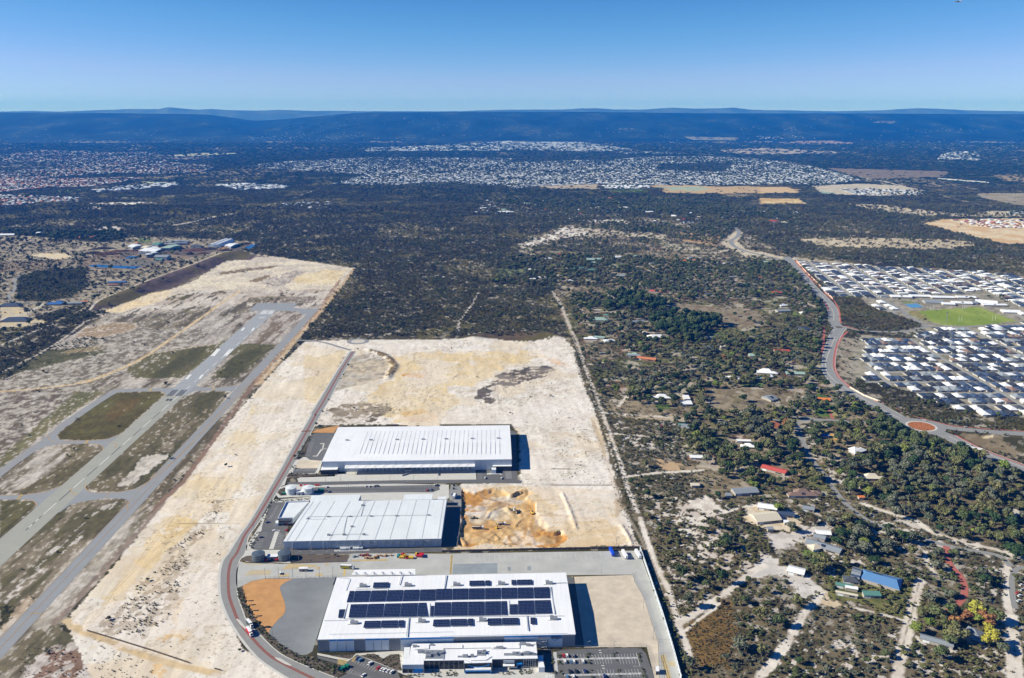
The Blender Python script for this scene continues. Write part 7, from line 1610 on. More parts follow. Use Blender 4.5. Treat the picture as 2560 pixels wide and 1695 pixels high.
# blue roofed homestead nearest the corner
q=gp('B3','578,800 882,892 905,805 600,730',4.2);o=Vector((q[0][0],q[0][1],0));r=empty('homestead',o,'large steel blue hipped house with solar panels and lush garden','house')
b=MB();b.prism(q,0,3.2,cap=False);part('wall',b,m_hw[0],r,o)
b=MB();A_=quadlerp(q,.12,.5);B_=quadlerp(q,.88,.5);b.add([(p[0],p[1],3.1)for p in q]+[(A_[0],A_[1],6.6),(B_[0],B_[1],6.6)],[(0,1,5,4),(2,3,4,5),(1,2,5),(3,0,4)]);part('roof',b,M('roof_steel_blue',(.10,.22,.42),.45,.05,.5),r,o)
q2=gp('B3','505,792 575,808 598,735 528,710',4.6);b=MB();b.prism(q2,0,3.6,cap=False);part('side_wall',b,m_hw[0],r,o)
b=MB();b.gable(q2,3.5,6.2,0);part('wing_roof',b,hroof('pale grey'),r,o)
b=MB()
for k in range(3):
    p=[quadlerp(q2,u,v)for u,v in((.02,.08+k*.32),(.98,.08+k*.32),(.98,.22+k*.32),(.02,.22+k*.32))]
    vv=[.08+k*.32,.08+k*.32,.22+k*.32,.22+k*.32]
    b.add([(a_[0],a_[1],3.62+2.7*(1-abs(v_-.5)*2))for a_,v_ in zip(p,vv)],[(0,1,2,3)])
part('roof_stripe',b,hroof('slate blue'),r,o)
for i in range(9):
    p=[quadlerp(q,u,v)for u,v in((.28+i*.028,.58),(.305+i*.028,.58),(.305+i*.028,.82),(.28+i*.028,.82))]
    b=MB();b.add([(a_[0],a_[1],3.28+3.5*(1-abs(v_-.5)*2))for a_,v_ in zip(p,(.58,.58,.82,.82))],[(0,1,2,3)]);part('solar_panel',b,m_solar,r,o)
EXCL.append([PX(p[0],p[1])for p in q]);EXCL.append([PX(p[0],p[1])for p in q2])
p=gp('B3','205,535')[0];t=empty('water_tank',(p[0],p[1],0),'low round cream tank beside the bush property sheds','water tank');b=MB();b.cyl(0,0,0,3,6,24);b.build('shell',m_hw[0],t);b=MB();b.cyl(0,0,3.02,3.2,6.1,24,cone=.9);b.build('lid',m_hw[0],t);EXD.append((p[0],p[1],7))
# ================================================================ plants
def leafmat(name,c1,c2,c3):
    def fn(n,b):
        oi=n.nodes.new('ShaderNodeObjectInfo');r=n.nodes.new('ShaderNodeValToRGB');r.color_ramp.elements[0].color=tuple(c1)+(1,);r.color_ramp.elements[1].color=tuple(c3)+(1,)
        e=r.color_ramp.elements.new(.5);e.color=tuple(c2)+(1,)
        g=n.nodes.new('ShaderNodeNewGeometry');t=n.nodes.new('ShaderNodeTexNoise');t.inputs['Scale'].default_value=.45;t.inputs['Detail'].default_value=3
        n.links.new(g.outputs['Position'],t.inputs['Vector']);mr=n.nodes.new('ShaderNodeMapRange');mr.inputs[1].default_value=.3;mr.inputs[2].default_value=.7;mr.inputs[3].default_value=.65;mr.inputs[4].default_value=1.45
        vm=n.nodes.new('ShaderNodeVectorMath');vm.operation='SCALE'
        n.links.new(t.outputs['Fac'],mr.inputs[0]);n.links.new(oi.outputs['Random'],r.inputs[0]);n.links.new(r.outputs[0],vm.inputs[0]);n.links.new(mr.outputs[0],vm.inputs['Scale']);n.links.new(vm.outputs[0],b.inputs['Base Color'])
    return M(name,c2,.75,spec=.2,fn=fn)
LM={'dark':leafmat('leaf_dark_green',(.045,.066,.024),(.070,.095,.033),(.105,.125,.048)),'olive':leafmat('leaf_olive',(.09,.098,.036),(.125,.13,.05),(.16,.15,.065)),
      'grey':leafmat('leaf_grey_green',(.075,.088,.052),(.105,.118,.074),(.14,.148,.10)),'brown':leafmat('leaf_brown',(.08,.06,.030),(.11,.085,.042),(.14,.11,.06)),
      'heath':leafmat('leaf_heath',(.048,.052,.020),(.076,.076,.030),(.108,.098,.044)),'yellow':leafmat('leaf_yellow',(.27,.25,.035),(.33,.30,.04),(.24,.25,.05)),
      'lime':leafmat('leaf_lime',(.12,.17,.03),(.16,.20,.04),(.20,.22,.05)),'autumn':leafmat('leaf_autumn',(.22,.10,.045),(.28,.14,.05),(.20,.09,.05)),'deep':leafmat('leaf_deep_green',(.02,.045,.016),(.03,.06,.02),(.045,.08,.025))}
m_bark=M('bark',(.20,.17,.14),.9)
def crown_mesh(name,mat,seed,lobes,quads,flat=.75,leaf=.17,core=True):
    "unit crown: radius ~.5, base near z=.15, top ~1"
    r=np.random.default_rng(seed);V=[];Fc=[]
    cs=[]
    for i in range(lobes):
        a=r.uniform(0,6.283);rr_=.30*math.sqrt(r.random())if lobes>1 else 0;z=r.uniform(.38,.72)if lobes>1 else .5
        cs.append((rr_*math.cos(a),rr_*math.sin(a),z,r.uniform(.17,.27)if lobes>1 else .42))
    for(cx,cy_,cz,cr)in cs:
        for q in range(quads//lobes):
            d=r.normal(size=3);d/=np.linalg.norm(d);d[2]=abs(d[2])*.9-.25
            p=np.array([cx,cy_,cz])+d*cr*r.uniform(.8,1.04)*np.array([1,1,flat])
            nn=d+r.normal(size=3)*.55;nn/=np.linalg.norm(nn);u=np.cross(nn,r.normal(size=3));u/=np.linalg.norm(u);w=np.cross(nn,u);s=leaf*r.uniform(.6,1.25)*(cr/.25)**.5*.5
            k=len(V);V+=[tuple(p+u*s),tuple(p+w*s*.8),tuple(p-u*s),tuple(p-w*s*.8)];Fc.append((k,k+1,k+2,k+3))
        if core:
            k=len(V);V+=[(cx,cy_,cz-cr*.7),(cx+cr*.9,cy_,cz),(cx,cy_+cr*.9,cz),(cx-cr*.9,cy_,cz),(cx,cy_-cr*.9,cz),(cx,cy_,cz+cr*flat*.8)]
            for a,b in((1,2),(2,3),(3,4),(4,1)):Fc+=[(k+a,k+b,k+5),(k+b,k+a,k)]
    me=bpy.data.meshes.new(name);me.from_pydata(V,[],Fc);me.materials.append(mat);me.update();return me
def trunk_mesh(seed):
    r=random.Random(seed);b=MB();b.cyl(0,0,-.05,.45,.028,6,.018)
    for i in range(4):
        a=6.283*i/4+r.random();b.beam((0,0,.28+i*.04),(.22*math.cos(a),.22*math.sin(a),.62),.022)
    return b.mesh('trunk',m_bark)
TRK=[trunk_mesh(i)for i in range(3)]
CR={}
for k in('dark','olive','grey','deep','yellow','lime','autumn','brown'):
    CR[k]=[crown_mesh('crown_%s'%k,LM[k],10+i*7+len(k),10,430,.8,.11)for i in range(3 if k in('dark','olive','grey','deep')else 1)]
SHR={k:[crown_mesh('shrub_%s'%k,LM[k],40+i*3,5,130,.7,.155)for i in range(2)]for k in('dark','olive','grey','brown','heath','deep')}
def variants(name,meshes):
    c=bpy.data.collections.new(name)
    for i,me in enumerate(meshes):
        o=bpy.data.objects.new('%s_%02d'%(name,i),me);c.objects.link(o)
    return c
def scatter(name,label,cat,P,S,R,VI,coll):
    "P positions, S per-axis scales, R z rotations, VI variant index"
    me=bpy.data.meshes.new(name);n=len(P);me.vertices.add(n);me.vertices.foreach_set('co',np.asarray(P,np.float32).ravel())
    a=me.attributes.new('sc','FLOAT_VECTOR','POINT');a.data.foreach_set('vector',np.asarray(S,np.float32).ravel())
    a=me.attributes.new('rt','FLOAT_VECTOR','POINT');rv=np.zeros((n,3),np.float32);rv[:,2]=R;a.data.foreach_set('vector',rv.ravel())
    a=me.attributes.new('vi','INT','POINT');a.data.foreach_set('value',np.asarray(VI,np.int32))
    o=link(name,me);ng=bpy.data.node_groups.new(name,'GeometryNodeTree');ng.interface.new_socket('Geometry',in_out='INPUT',socket_type='NodeSocketGeometry');ng.interface.new_socket('Geometry',in_out='OUTPUT',socket_type='NodeSocketGeometry')
    N_=ng.nodes;gi=N_.new('NodeGroupInput');go=N_.new('NodeGroupOutput');ip=N_.new('GeometryNodeInstanceOnPoints');ci=N_.new('GeometryNodeCollectionInfo')
    ci.inputs['Collection'].default_value=coll;ci.inputs['Separate Children'].default_value=True;ci.inputs['Reset Children'].default_value=True
    def na(nm,t):
        x=N_.new('GeometryNodeInputNamedAttribute');x.data_type=t;x.inputs['Name'].default_value=nm;return x.outputs['Attribute']
    L_=ng.links.new;L_(gi.outputs[0],ip.inputs['Points']);L_(ci.outputs[0],ip.inputs['Instance']);ip.inputs['Pick Instance'].default_value=True
    L_(na('vi','INT'),ip.inputs['Instance Index']);L_(na('sc','FLOAT_VECTOR'),ip.inputs['Scale']);L_(na('rt','FLOAT_VECTOR'),ip.inputs['Rotation']);L_(ip.outputs[0],go.inputs[0])
    md=o.modifiers.new('scatter','NODES');md.node_group=ng
    setp(o,label,cat,kind='stuff');return o
R_=np.random.default_rng(23)
def candidates(d0,d1,step):
    "jittered rows of points; step(D) metres"
    xs,ys,st=[],[],[];y=d0
    while y<d1:
        s=step(y);half=(y*CT+H*ST)*.66;n=int(2*half/s);x=-half+(np.arange(n)+R_.random(n))*s
        xs.append(x);ys.append(y+(R_.random(n)-.5)*s*1.2);st.append(np.full(n,s));y+=s
    return np.concatenate(xs),np.concatenate(ys),np.concatenate(st)
from_ex=None
def free(x,y,px,py,margin=0):
    m=np.ones(len(x),bool)
    for pl in EXCL:m&=~inpoly(px,py,pl)
    for(cx,cy_,r)in EXD:
        k=np.nonzero((np.abs(x-cx)<r+margin)&(np.abs(y-cy_)<r+margin))[0]
        if len(k):m[k[np.hypot(x[k]-cx,y[k]-cy_)<r+margin]]=False
    return m
LUM=C@np.array([.3,.6,.1])
def lumat(x,y):
    r=np.clip(np.searchsorted(Y,y),0,NY-1);u=x/(np.maximum(y,0)*CT+H*ST);c=np.clip(np.searchsorted(U,u),0,NX-1);return LUM[r*NX+c]
def zin(px,py,*polys):
    m=np.zeros(len(px),bool)
    for fr,s in polys:m|=inpoly(px,py,pts(fr,s))
    return m
# ---- zones in photo outlines
Z_AIR=[('D',AF)]
Z_WORK=[('D','700,785 840,778 1312,778 1400,980 1480,1180 1560,1450 1600,1600 230,1640 130,1440 300,1240 560,940 650,840')]
Z_SUB=[('P','1975,640 2140,650 2250,660 2560,725 2700,750 2700,1090 2400,1020 2120,940 2150,830 2260,860 2340,820 2240,790 2100,740')]
Z_LEFT=[('D','0,540 230,560 330,545 600,560 420,640 240,720 180,700 0,790')]
Z_ACRE=[('D','1180,575 1300,520 1480,500 1700,530 1850,600 1910,740 1900,880 2060,990 2200,1080 2368,1130 2420,1600 1590,1600 1500,1300 1400,950 1320,780 1270,660')]
Z_TREES=[('B6','200,480 1000,470 1500,520 2350,520 2368,760 1950,790 1600,800 1200,740 900,700 600,700 80,690'),('B6','640,760 900,760 1200,700 1500,820 1700,900 1780,980 1700,1050 1300,1243 1000,1160 800,1060 700,960'),('B6','1700,1100 2368,1000 2368,1243 1100,1243 1300,1150'),
           ('B4','560,430 700,250 900,100 1250,30 1700,10 2300,10 2250,280 1900,330 1620,520 1350,490 1000,470 600,440'),('B4','1020,520 1500,470 2000,520 2080,700 2200,1000 2330,1180 1900,1200 1400,1050 1280,1000 1150,800 1000,560'),
           ('B2','-20,1050 300,980 900,920 1250,1080 1700,1190 2368,1500 2368,1551 0,1551'),('B3','400,80 1100,40 1827,40 1827,560 1400,520 1000,440 800,330 420,170'),('B3','370,380 1000,430 1080,560 640,660 300,800 200,720 420,620'),('B5','1180,430 1700,380 1901,480 1700,640 1350,780 1340,600'),
           ('B2','0,620 500,600 950,850 930,900 600,900 0,880'),('B1','-60,230 120,320 250,470 370,650 330,760 330,1062 -100,1062'),('B2','0,0 300,120 260,560 0,600'),('B6','100,0 1500,60 2368,160 2368,215 1500,150 700,170 100,80'),('B6','840,220 1400,240 1500,330 950,300'),('B6','1350,270 1950,220 1830,300 1750,400 1350,330')]
Z_DENSE=[('B6','950,760 1190,780 1190,880 950,880'),('B6','1240,820 1460,830 1460,910 1250,900'),('B6','1380,900 1760,920 1760,1010 1650,1100 1350,1080 1260,1000'),('B4','1280,830 1500,800 2000,850 1990,1000 1300,1010'),('B4','1130,650 1330,660 1330,840 1170,850'),('B4','1560,570 2080,560 2100,900 1700,760'),('B2','850,950 1200,1050 2368,1480 2368,1551 700,1551 600,1300'),('C7','0,880 1130,900 1120,990 0,1020'),
           ('B1','0,230 110,330 90,420 0,400'),('B3','350,470 600,480 600,620 400,600')]
x,y,st=candidates(545,12800,lambda D:4.6 if D<1000 else(4.6+(D-1000)*.0022 if D<3000 else 9+(D-3000)*.0048))
px,py=PX(x,y);n0=len(x)
keep=(px>-60)&(px<2620)&(py<1730)
x,y,st,px,py=[a[keep]for a in(x,y,st,px,py)]
prob=np.full(len(x),.92)
prob[y>5200]=.75
air=zin(px,py,*Z_AIR);wk=zin(px,py,*Z_WORK);sub=zin(px,py,*Z_SUB);lf=zin(px,py,*Z_LEFT);ac=zin(px,py,*Z_ACRE)
prob[ac]=.85
prob[lf]=.5
prob[sub]=.045
acu=zin(px,py,('D','1280,680 1290,640 1180,570 1300,520 1480,500 1700,530 1850,600 1910,760 1900,860 2050,980 1960,1060 1880,1100 1900,960 1420,960 1400,950 1320,790'),('B4','1020,430 2368,430 2368,560 2100,600 2200,1000 2368,1200 1400,1240 1100,1000 1150,700'),('D','1880,950 2100,960 2368,1130 2420,1300 2100,1220 1900,1100'))
prob[acu]=.36*(.5+fbm(x,y,60,171,3))[acu]
hm2=zin(px,py,('B4','300,110 520,60 900,160 640,420 430,450'),('B4','440,520 1000,560 1130,700 1150,960 600,1000'),('B6','400,400 480,330 1240,330 1240,440 900,470'),('D','0,0 1,1 2,0'));prob[hm2]=.85
cle=fbm(x,y,150,163,3);prob*=np.where((cle>.64)&~ac,.45,1)
prob[zin(px,py,('C3','0,160 500,100 1100,120 1500,120 1700,130 2000,170 1720,290 1080,380 780,420 300,600 -100,600 -200,480 -200,200'))]=.05
prob[zin(px,py,('A8','560,525 700,445 1000,318 1300,206 1490,132 1560,126 1700,148 1850,165 1500,190 1300,285 1130,375 1000,400 740,510'))]=0
prob[air]=.006;prob[wk]=0
prob[zin(px,py,('C2','180,520 500,420 1000,380 1090,400 1040,650 850,760 500,810 180,780 200,650'),('A8','0,745 500,520 700,545 560,590 260,800 0,930'))]=.95
prob[zin(px,py,('B1','440,500 700,480 760,590 1100,680 1340,790 1150,840 720,830 540,780'),('B2','1000,700 1200,740 2368,1000 2368,1040 1500,950 1100,850 900,760'))]=.9
prob[zin(px,py,('B2','460,100 650,100 650,560 560,560 460,440'),('B2','600,560 1100,640 1300,760 2200,900 1900,960 900,740'),('B1','740,840 1180,850 1180,890 640,890'))]=.35
prob[zin(px,py,('B4','1280,310 1900,300 1860,480 1400,510'),('B2','1640,1080 2330,1100 2368,1320 1900,1230'),('B1','1170,640 1900,595 2300,745 1800,800 1500,790'),('B6','1280,900 1440,820 1780,850 2050,880 2050,1000 1900,1010 1700,960 1450,920'))]=.03
prob[zin(px,py,('C8','1470,500 1640,460 2500,450 2500,680 2200,680 1900,610'),('C8','0,170 240,170 360,225 0,225'),('C8','590,0 1700,30 1650,80 1000,100 800,60'),('C8','1950,225 2500,225 2500,360 2250,320 1960,260'),('C8','470,160 900,140 1300,160 1480,240 1100,250 800,240 560,230'))]=.02
lum=lumat(x,y)
prob*=np.clip(1-(lum-.16)/.16,0.03,1)
ok=R_.random(len(x))<prob
x,y,st,px,py,ac_,lf_,sub_=[a[ok]for a in(x,y,st,px,py,ac,lf,sub)]
fr_=free(x,y,px,py,1);x,y,st,px,py,ac_,lf_,sub_=[a[fr_]for a in(x,y,st,px,py,ac_,lf_,sub_)]
cl_=fbm(x,y,90,61,3);cl2=fbm(x,y,28,62,3)
w_=st*R_.uniform(.5,1.3,len(x))**1.2*(.7+.8*cl2)
w_[sub_]=3.2
hgt=w_*R_.uniform(.55,.85,len(x));far_=y>4000;hgt[far_]=w_[far_]*.38
kinds=['heath','olive','grey','dark','brown','deep']
meshes=[m for k in kinds for m in SHR[k]]
pick=np.where(cl_<.42,0,np.where(cl_<.55,2,np.where(cl_<.7,3,0)));rr3=R_.random(len(x))
pick=np.where(rr3<.14,1,np.where(rr3<.22,2,np.where(rr3<.28,4,pick)))
acm=ac_&(rr3>.3);pick[acm]=np.where(cl_[acm]<.5,2,np.where(cl_[acm]<.62,3,1))
hm_=zin(px,py,('B5','370,1180 700,960 800,1200 700,1500 430,1500'));pick[hm_]=4;w_[hm_]=R_.uniform(1.2,3,hm_.sum());hgt[hm_]=w_[hm_]*.5
pick[(y>5200)&(rr3>.25)]=5
VI=pick*2+R_.integers(0,2,len(x))
P=np.stack([x,y,gz(x,y)-.1*w_],1);S=np.stack([w_,w_,hgt],1);RT=R_.random(len(x))*6.283
# the 300 shrubs that show largest are things of their own
near_=np.argsort(-(hgt*(y<800)*(px>1560)*(w_+0)/(y+200)))[:300]
msk=np.zeros(len(x),bool);msk[near_]=True
shc=variants('shrub_kinds',meshes)
zn=[('heath_scrub','dense low bush and scattered shrubs over sand',y<2300),('bush_canopy','dark bushland canopy of the middle distance',(y>=2300)&(y<5200)),('distant_woods','woods between the far suburbs fading to blue',y>=5200)]
for nm,lb,mm in zn:
    m2=mm&~msk;scatter(nm,lb,'bush',P[m2],S[m2],RT[m2],VI[m2],shc)
print('shrubs',len(x),time.time()-T0)
NUM=['','one','two','three','four','five','six','seven','eight','nine','ten']
LMK=[('D','1600,1440','by the fork of the sandy track'),('D','1650,1530','in the brown heath by the firebreak'),('D','1720,1400','on the near side of the diagonal sand track'),('D','1780,1560','beside the lower sand track'),('D','1830,1430','above the lower sand track'),('D','1900,1500','between the two sand tracks'),('D','1960,1560','left of the wide white track'),('D','1980,1430','below the garden of the blue roofed house'),('D','2080,1560','on the wide white track'),
       ('D','2150,1440','near the end of the red driveway'),('D','2200,1560','below the autumn trees'),('D','2260,1400','right of the red driveway'),('D','2330,1560','at the far right track'),('D','2250,1330','inside the curve of the red driveway'),('D','1640,1330','in the dense thicket beside the firebreak'),('D','1560,1250','in the thicket beside the pit corner'),('D','1750,1330','behind the small white shed'),('D','1590,1560','against the boundary wall shadow'),('D','1860,1560','on the bottom edge between sand tracks'),('D','2100,1330','beside the lush garden')]
LMW=[(G(*pts(fr,s)[0]),t)for fr,s,t in LMK]
tone={'heath':'dark','olive':'olive','grey':'grey green','dark':'deep green','brown':'brownish','deep':'very dark'}
seen={}
def place_label(items):
    'items: (x, y, base); label = rank by nearness among alike ones at the same landmark'
    g={}
    for j,(a,b_,base)in enumerate(items):
        t=min((math.hypot(a-q[0],b_-q[1]),t)for q,t in LMW)[1];g.setdefault((base,t),[]).append((b_,j))
    out=[None]*len(items)
    for(base,t),v in g.items():
        v.sort()
        for k,(_,j)in enumerate(v):out[j]=(('%s nearest '%ordw(k+1)if k else 'nearest ')+base+' '+t if len(v)>1 else base+' '+t,t)
    return out
sb=[]
for i in near_:
    k=kinds[pick[i]];s=w_[i];size='small' if s<3.6 else('rounded' if s<5 else 'broad');shape='squat' if hgt[i]/s<.68 else 'bushy'
    sb.append((x[i],y[i],'%s %s %s shrub'%(size,shape,tone[k])))
for i,(l,t)in zip(near_,place_label(sb)):
    o=link('shrub',meshes[VI[i]],None,tuple(P[i]),float(RT[i]),tuple(S[i]));setp(o,l,'shrub','shrubs '+t)
# ---- trees
tx,ty,ts=candidates(560,4300,lambda D:9.5+D*.0011)
tpx,tpy=PX(tx,ty)
tr=zin(tpx,tpy,*Z_TREES);dn=zin(tpx,tpy,*Z_DENSE);acz=zin(tpx,tpy,*Z_ACRE);subz=zin(tpx,tpy,*Z_SUB);lfz=zin(tpx,tpy,*Z_LEFT)
pr=np.zeros(len(tx));pr[acz]=.07;pr[tr]=.72;pr[dn]=.97;pr[lfz]=.07;pr[subz]=.06
pr[zin(tpx,tpy,('D','1480,1180 1640,1190 1880,1290 1900,1330 1560,1440 1480,1240'))]=.12
pr[zin(tpx,tpy,('B3','330,830 520,760 900,820 1010,850 960,1080 900,1110 600,1000 330,960'))]=.5
pr[zin(tpx,tpy,('B4','1280,310 1900,300 1860,480 1400,510'),('B6','1280,900 1440,820 1780,850 2050,880 2050,1000 1900,1010 1700,960 1450,920'),('B6','130,570 330,570 330,610 130,630'),('B1','1170,640 1900,595 2300,745 1800,800 1500,790'))]=.02
pr[zin(tpx,tpy,('B1','1100,520 2400,560 2400,770 1800,810 1560,800 1150,690'))]=0
pr*=np.clip(1-(lumat(tx,ty)-.26)/.2,0,1)*(.55+.9*fbm(tx,ty,50,64,3))
ok=(R_.random(len(tx))<pr)&free(tx,ty,tpx,tpy,5)
for dx_,dy_ in((4.5,0),(-4.5,0),(0,-5),(0,4)):ok&=free(tx+dx_,ty+dy_,*PX(tx+dx_,ty+dy_),0)
ok&=(tpx>-60)
for q_,nm_ in EXRD:
    for dy_ in((8,15,22,30,38)if nm_=='arterial_road' else(7,)):u_,v_=PX(tx,ty+dy_);ok&=~inpoly(u_,v_,q_)&(tpx>-50)&(tpx<2620)&(tpy<1740)
tx,ty,ts,tpx,tpy,dn_=[a[ok]for a in(tx,ty,ts,tpx,tpy,dn)]
tw_=R_.uniform(6.5,15.5,len(tx))*np.where(dn_,1.25,1);thh=tw_*R_.uniform(.85,1.3,len(tx))
big=zin(tpx,tpy,('B6','950,760 1190,780 1190,880 950,880'),('B6','1240,820 1460,830 1460,910 1250,900'),('B6','1380,900 1760,920 1760,1010 1650,1100 1350,1080 1260,1000'));tw_[big]*=1.25;thh[big]*=1.35
nr=fbm(tx,ty,70,66,3);q=R_.random(len(tx));tk=np.where(nr<.45,0,np.where(nr<.6,1,2));tk=np.where(q<.15,3,np.where(q<.3,1,np.where(q>.985,5,tk)))
tk=np.where(big,np.where(q<.6,3,0),tk)
gdn=zin(tpx,tpy,('B3','330,830 520,760 900,820 1010,850 960,1080 900,1110 600,1000 330,960'));tk[gdn]=np.where(q[gdn]<.35,5,np.where(q[gdn]<.7,0,3));tw_[gdn]=R_.uniform(3.5,7,gdn.sum());thh[gdn]=tw_[gdn]*R_.uniform(.7,1.1,gdn.sum())
tks=['dark','olive','grey','deep','brown','lime']
tz=gz(tx,ty);trt=R_.random(len(tx))*6.283
# trees placed by hand: fr, spot, width, height, kind, label
HT=[('B3','1440,1085',15,11,'yellow','large lime yellow autumn tree above the grey tee shaped roof'),('B3','1400,1150',11,10,'autumn','orange red autumn tree left of the yellow one'),('B3','1285,1160',10,8,'autumn','orange autumn tree, leftmost of the coloured group'),('B3','1530,1165',13,11,'autumn','rusty orange autumn tree right of the yellow one'),('B3','1555,1235',9,10,'yellow','small bright yellow tree right of the grey roof'),('B3','1560,1310',14,12,'yellow','brightest yellow tree at the lower right of the grey roof'),
      ('B3','1600,1150',14,12,'dark','dark green tree behind the autumn group'),('B3','1470,1160',10,9,'lime','lime green tree between the orange ones'),('B3','1000,1225',11,9,'lime','yellow green tree at the left of the grove'),('B3','1100,1195',10,10,'lime','palm like pale green tree beside the long low shed'),('B3','1240,1230',15,14,'olive','big olive green tree left of the grey roof'),('B3','1300,1300',19,15,'olive','biggest olive green tree below the grey roof'),('B3','1260,1330',12,10,'dark','dark green tree at the foot of the olive ones'),('B3','1150,1105',13,10,'dark','dark green tree beside the end of the red driveway'),('B3','1060,1100',12,9,'olive','olive tree left of the red driveway end'),('B3','1290,1100',10,9,'dark','dark tree between driveway and autumn trees'),('B3','1660,1370',11,8,'grey','grey green bush tree beside the right hand track'),
      ('B3','1780,650',24,13,'deep','huge dark glossy green tree at the picture edge by the road'),('B3','690,700',11,8,'deep','dark round tree above the blue roof'),('B3','75,455',9,7,'olive','perfectly round olive shrub tree on the track side'),('B3','245,740',14,12,'dark','dense dark tree above the white sand clearing'),('B3','330,735',12,13,'olive','tall olive tree right of the dense dark one'),('B3','440,530',16,15,'deep','large dark conifer like tree beside the bush property'),('B3','400,570',13,12,'deep','dark tree in front of the large conifer like one'),('B3','530,540',13,14,'deep','dark tree right of the large conifer like one'),('B3','590,170',13,17,'olive','tall open crowned gum with pale trunk near the orange hut'),
      ('B3','1285,640',9,7,'dark','round dark bush right of the red driveway start'),('B3','1100,985',12,8,'grey','grey green rounded tree left of the driveway curve'),('B3','1265,950',12,7,'grey','grey green tree inside the driveway curve'),('B3','1160,640',12,8,'grey','grey tree right of the white sand strip'),('B4','965,270',8,7,'yellow','small golden yellow tree by the brick path'),('B4','885,285',9,7,'lime','yellow green tree left of the golden one'),('B4','820,400',10,7,'lime','yellow green tree at the left end of the white house'),('B4','1450,60',8,9,'autumn','orange brown tree in the dark belt of gums'),('B4','1965,630',10,11,'autumn','rusty brown tree below the sealed street'),('B4','1700,1150',11,8,'lime','yellowish tree beside the pale shed'),('B4','2190,335',17,12,'deep','umbrella shaped deep green tree left of the orange house'),
      ('B2','60,0',1,1,'dark',''),('B4','690,385',17,12,'dark','broad dark tree on the sandy track side'),('B4','1040,430',16,13,'dark','broad dark tree between the white house and white blocks'),('B5','1380,350',10,9,'brown','bare brown tree on the sandy clearing'),('B5','1215,410',9,6,'olive','round olive bush on pale sand'),('B5','1095,250',11,9,'lime','bright olive tree between cream shed and white shed'),('B2','225,1110',17,12,'dark','very round dark green tree beside the yellow sand')]
IT=[]
for fr,s,w,h,k,l in HT:
    if not l:continue
    p=gp(fr,s)[0];IT.append((p[0],p[1],w*1.25,h*1.2,k,l,'trees picked out by colour or shape'))
score=thh*tw_/ty**2;order=np.argsort(-score);nI=300-len(IT)
LMT=[('B4','1300,750','west of the tall gum grove'),('B4','1500,930','in the tall grove above the red roof'),('B4','1800,1120','below the red roofed house'),('B4','2000,750','beside the climbing bitumen road'),('B4','1700,650','above the pool house'),('B4','1400,560','along the sealed street'),('B3','450,100','beside the upper bitumen road'),('B3','900,150','in the dense bush beyond the winding road'),('B3','1300,200','around the white sand clearing in the bush'),('B3','1600,350','near the cream shed in the bush'),
       ('B3','650,580','behind the blue roofed house'),('B3','900,560','between the blue roofed house and the road'),('B3','620,940','in the lush garden'),('B3','850,1000','at the lower end of the lush garden'),('B2','500,1400','right of the bitumen road bend'),('B2','1000,1300','below the orange roundabout'),('B2','1500,1400','in the bush below the divided road'),('B2','2100,1520','at the picture edge below the divided road'),('B5','500,300','beside the firebreak thicket'),('B5','1500,650','above the small white shed'),('B2','700,850','beside the carriageway'),('B5','1700,450','behind the bush property'),('B3','1400,450','along the far side of the winding road'),('B5','700,600','in the thicket above the diagonal track'),('B4','1150,950','around the dirt clearing')]
LMW=[(G(*pts(fr,s)[0]),t)for fr,s,t in LMT]
tn={'dark':'dark green','olive':'olive green','grey':'grey green','deep':'deep green','brown':'brown','lime':'bright yellow green'}
take=np.zeros(len(tx),bool)
tb=[]
for i in order[:nI]:
    take[i]=True;k=tks[tk[i]];sz='young' if tw_[i]<7.5 else('middling' if tw_[i]<10 else('large' if tw_[i]<13 else 'towering'));sh='spreading' if thh[i]/tw_[i]<1.05 else 'upright'
    tb.append((tx[i],ty[i],'%s %s %s tree'%(sz,sh,tn[k])))
for i,(l,t)in zip(order[:nI],place_label(tb)):IT.append((tx[i],ty[i],tw_[i],thh[i],tks[tk[i]],l,'trees '+t))
for j,(a,b_,w,h,k,l,g)in enumerate(IT):
    r=empty('tree',(a,b_,float(gz([a],[b_])[0])),l,'tree',g,(j*2.4)%6.283);r.scale=(w,w,h)
    link('crown',CR[k][j%len(CR[k])],r);link('trunk',TRK[j%3],r)
def crown_with_trunk(me,seed):
    m2=me.copy();m2.name='tree_whole';import bmesh
    bm_=bmesh.new();bm_.from_mesh(m2);b2=len(bm_.faces);bm_.from_mesh(TRK[seed%3]);bm_.faces.ensure_lookup_table()
    for f in bm_.faces[b2:]:f.material_index=1
    bm_.to_mesh(m2);bm_.free();m2.materials.append(m_bark);return m2
tm=[(k,crown_with_trunk(me,i))for k in tks for i,me in enumerate(CR[k])];first={};cnt={}
for i,(k,_)in enumerate(tm):first.setdefault(k,i);cnt[k]=cnt.get(k,0)+1
tc=variants('tree_kinds',[m for _,m in tm]);rm=~take
vi=np.array([first[tks[k]]+(i%cnt[tks[k]])for i,k in enumerate(tk)])
if rm.any():scatter('tree_belt','many further gum trees around the acreages and roads','trees',np.stack([tx,ty,tz],1)[rm],np.stack([tw_,tw_,thh],1)[rm],trt[rm],vi[rm],tc)
print('trees',len(tx),time.time()-T0)
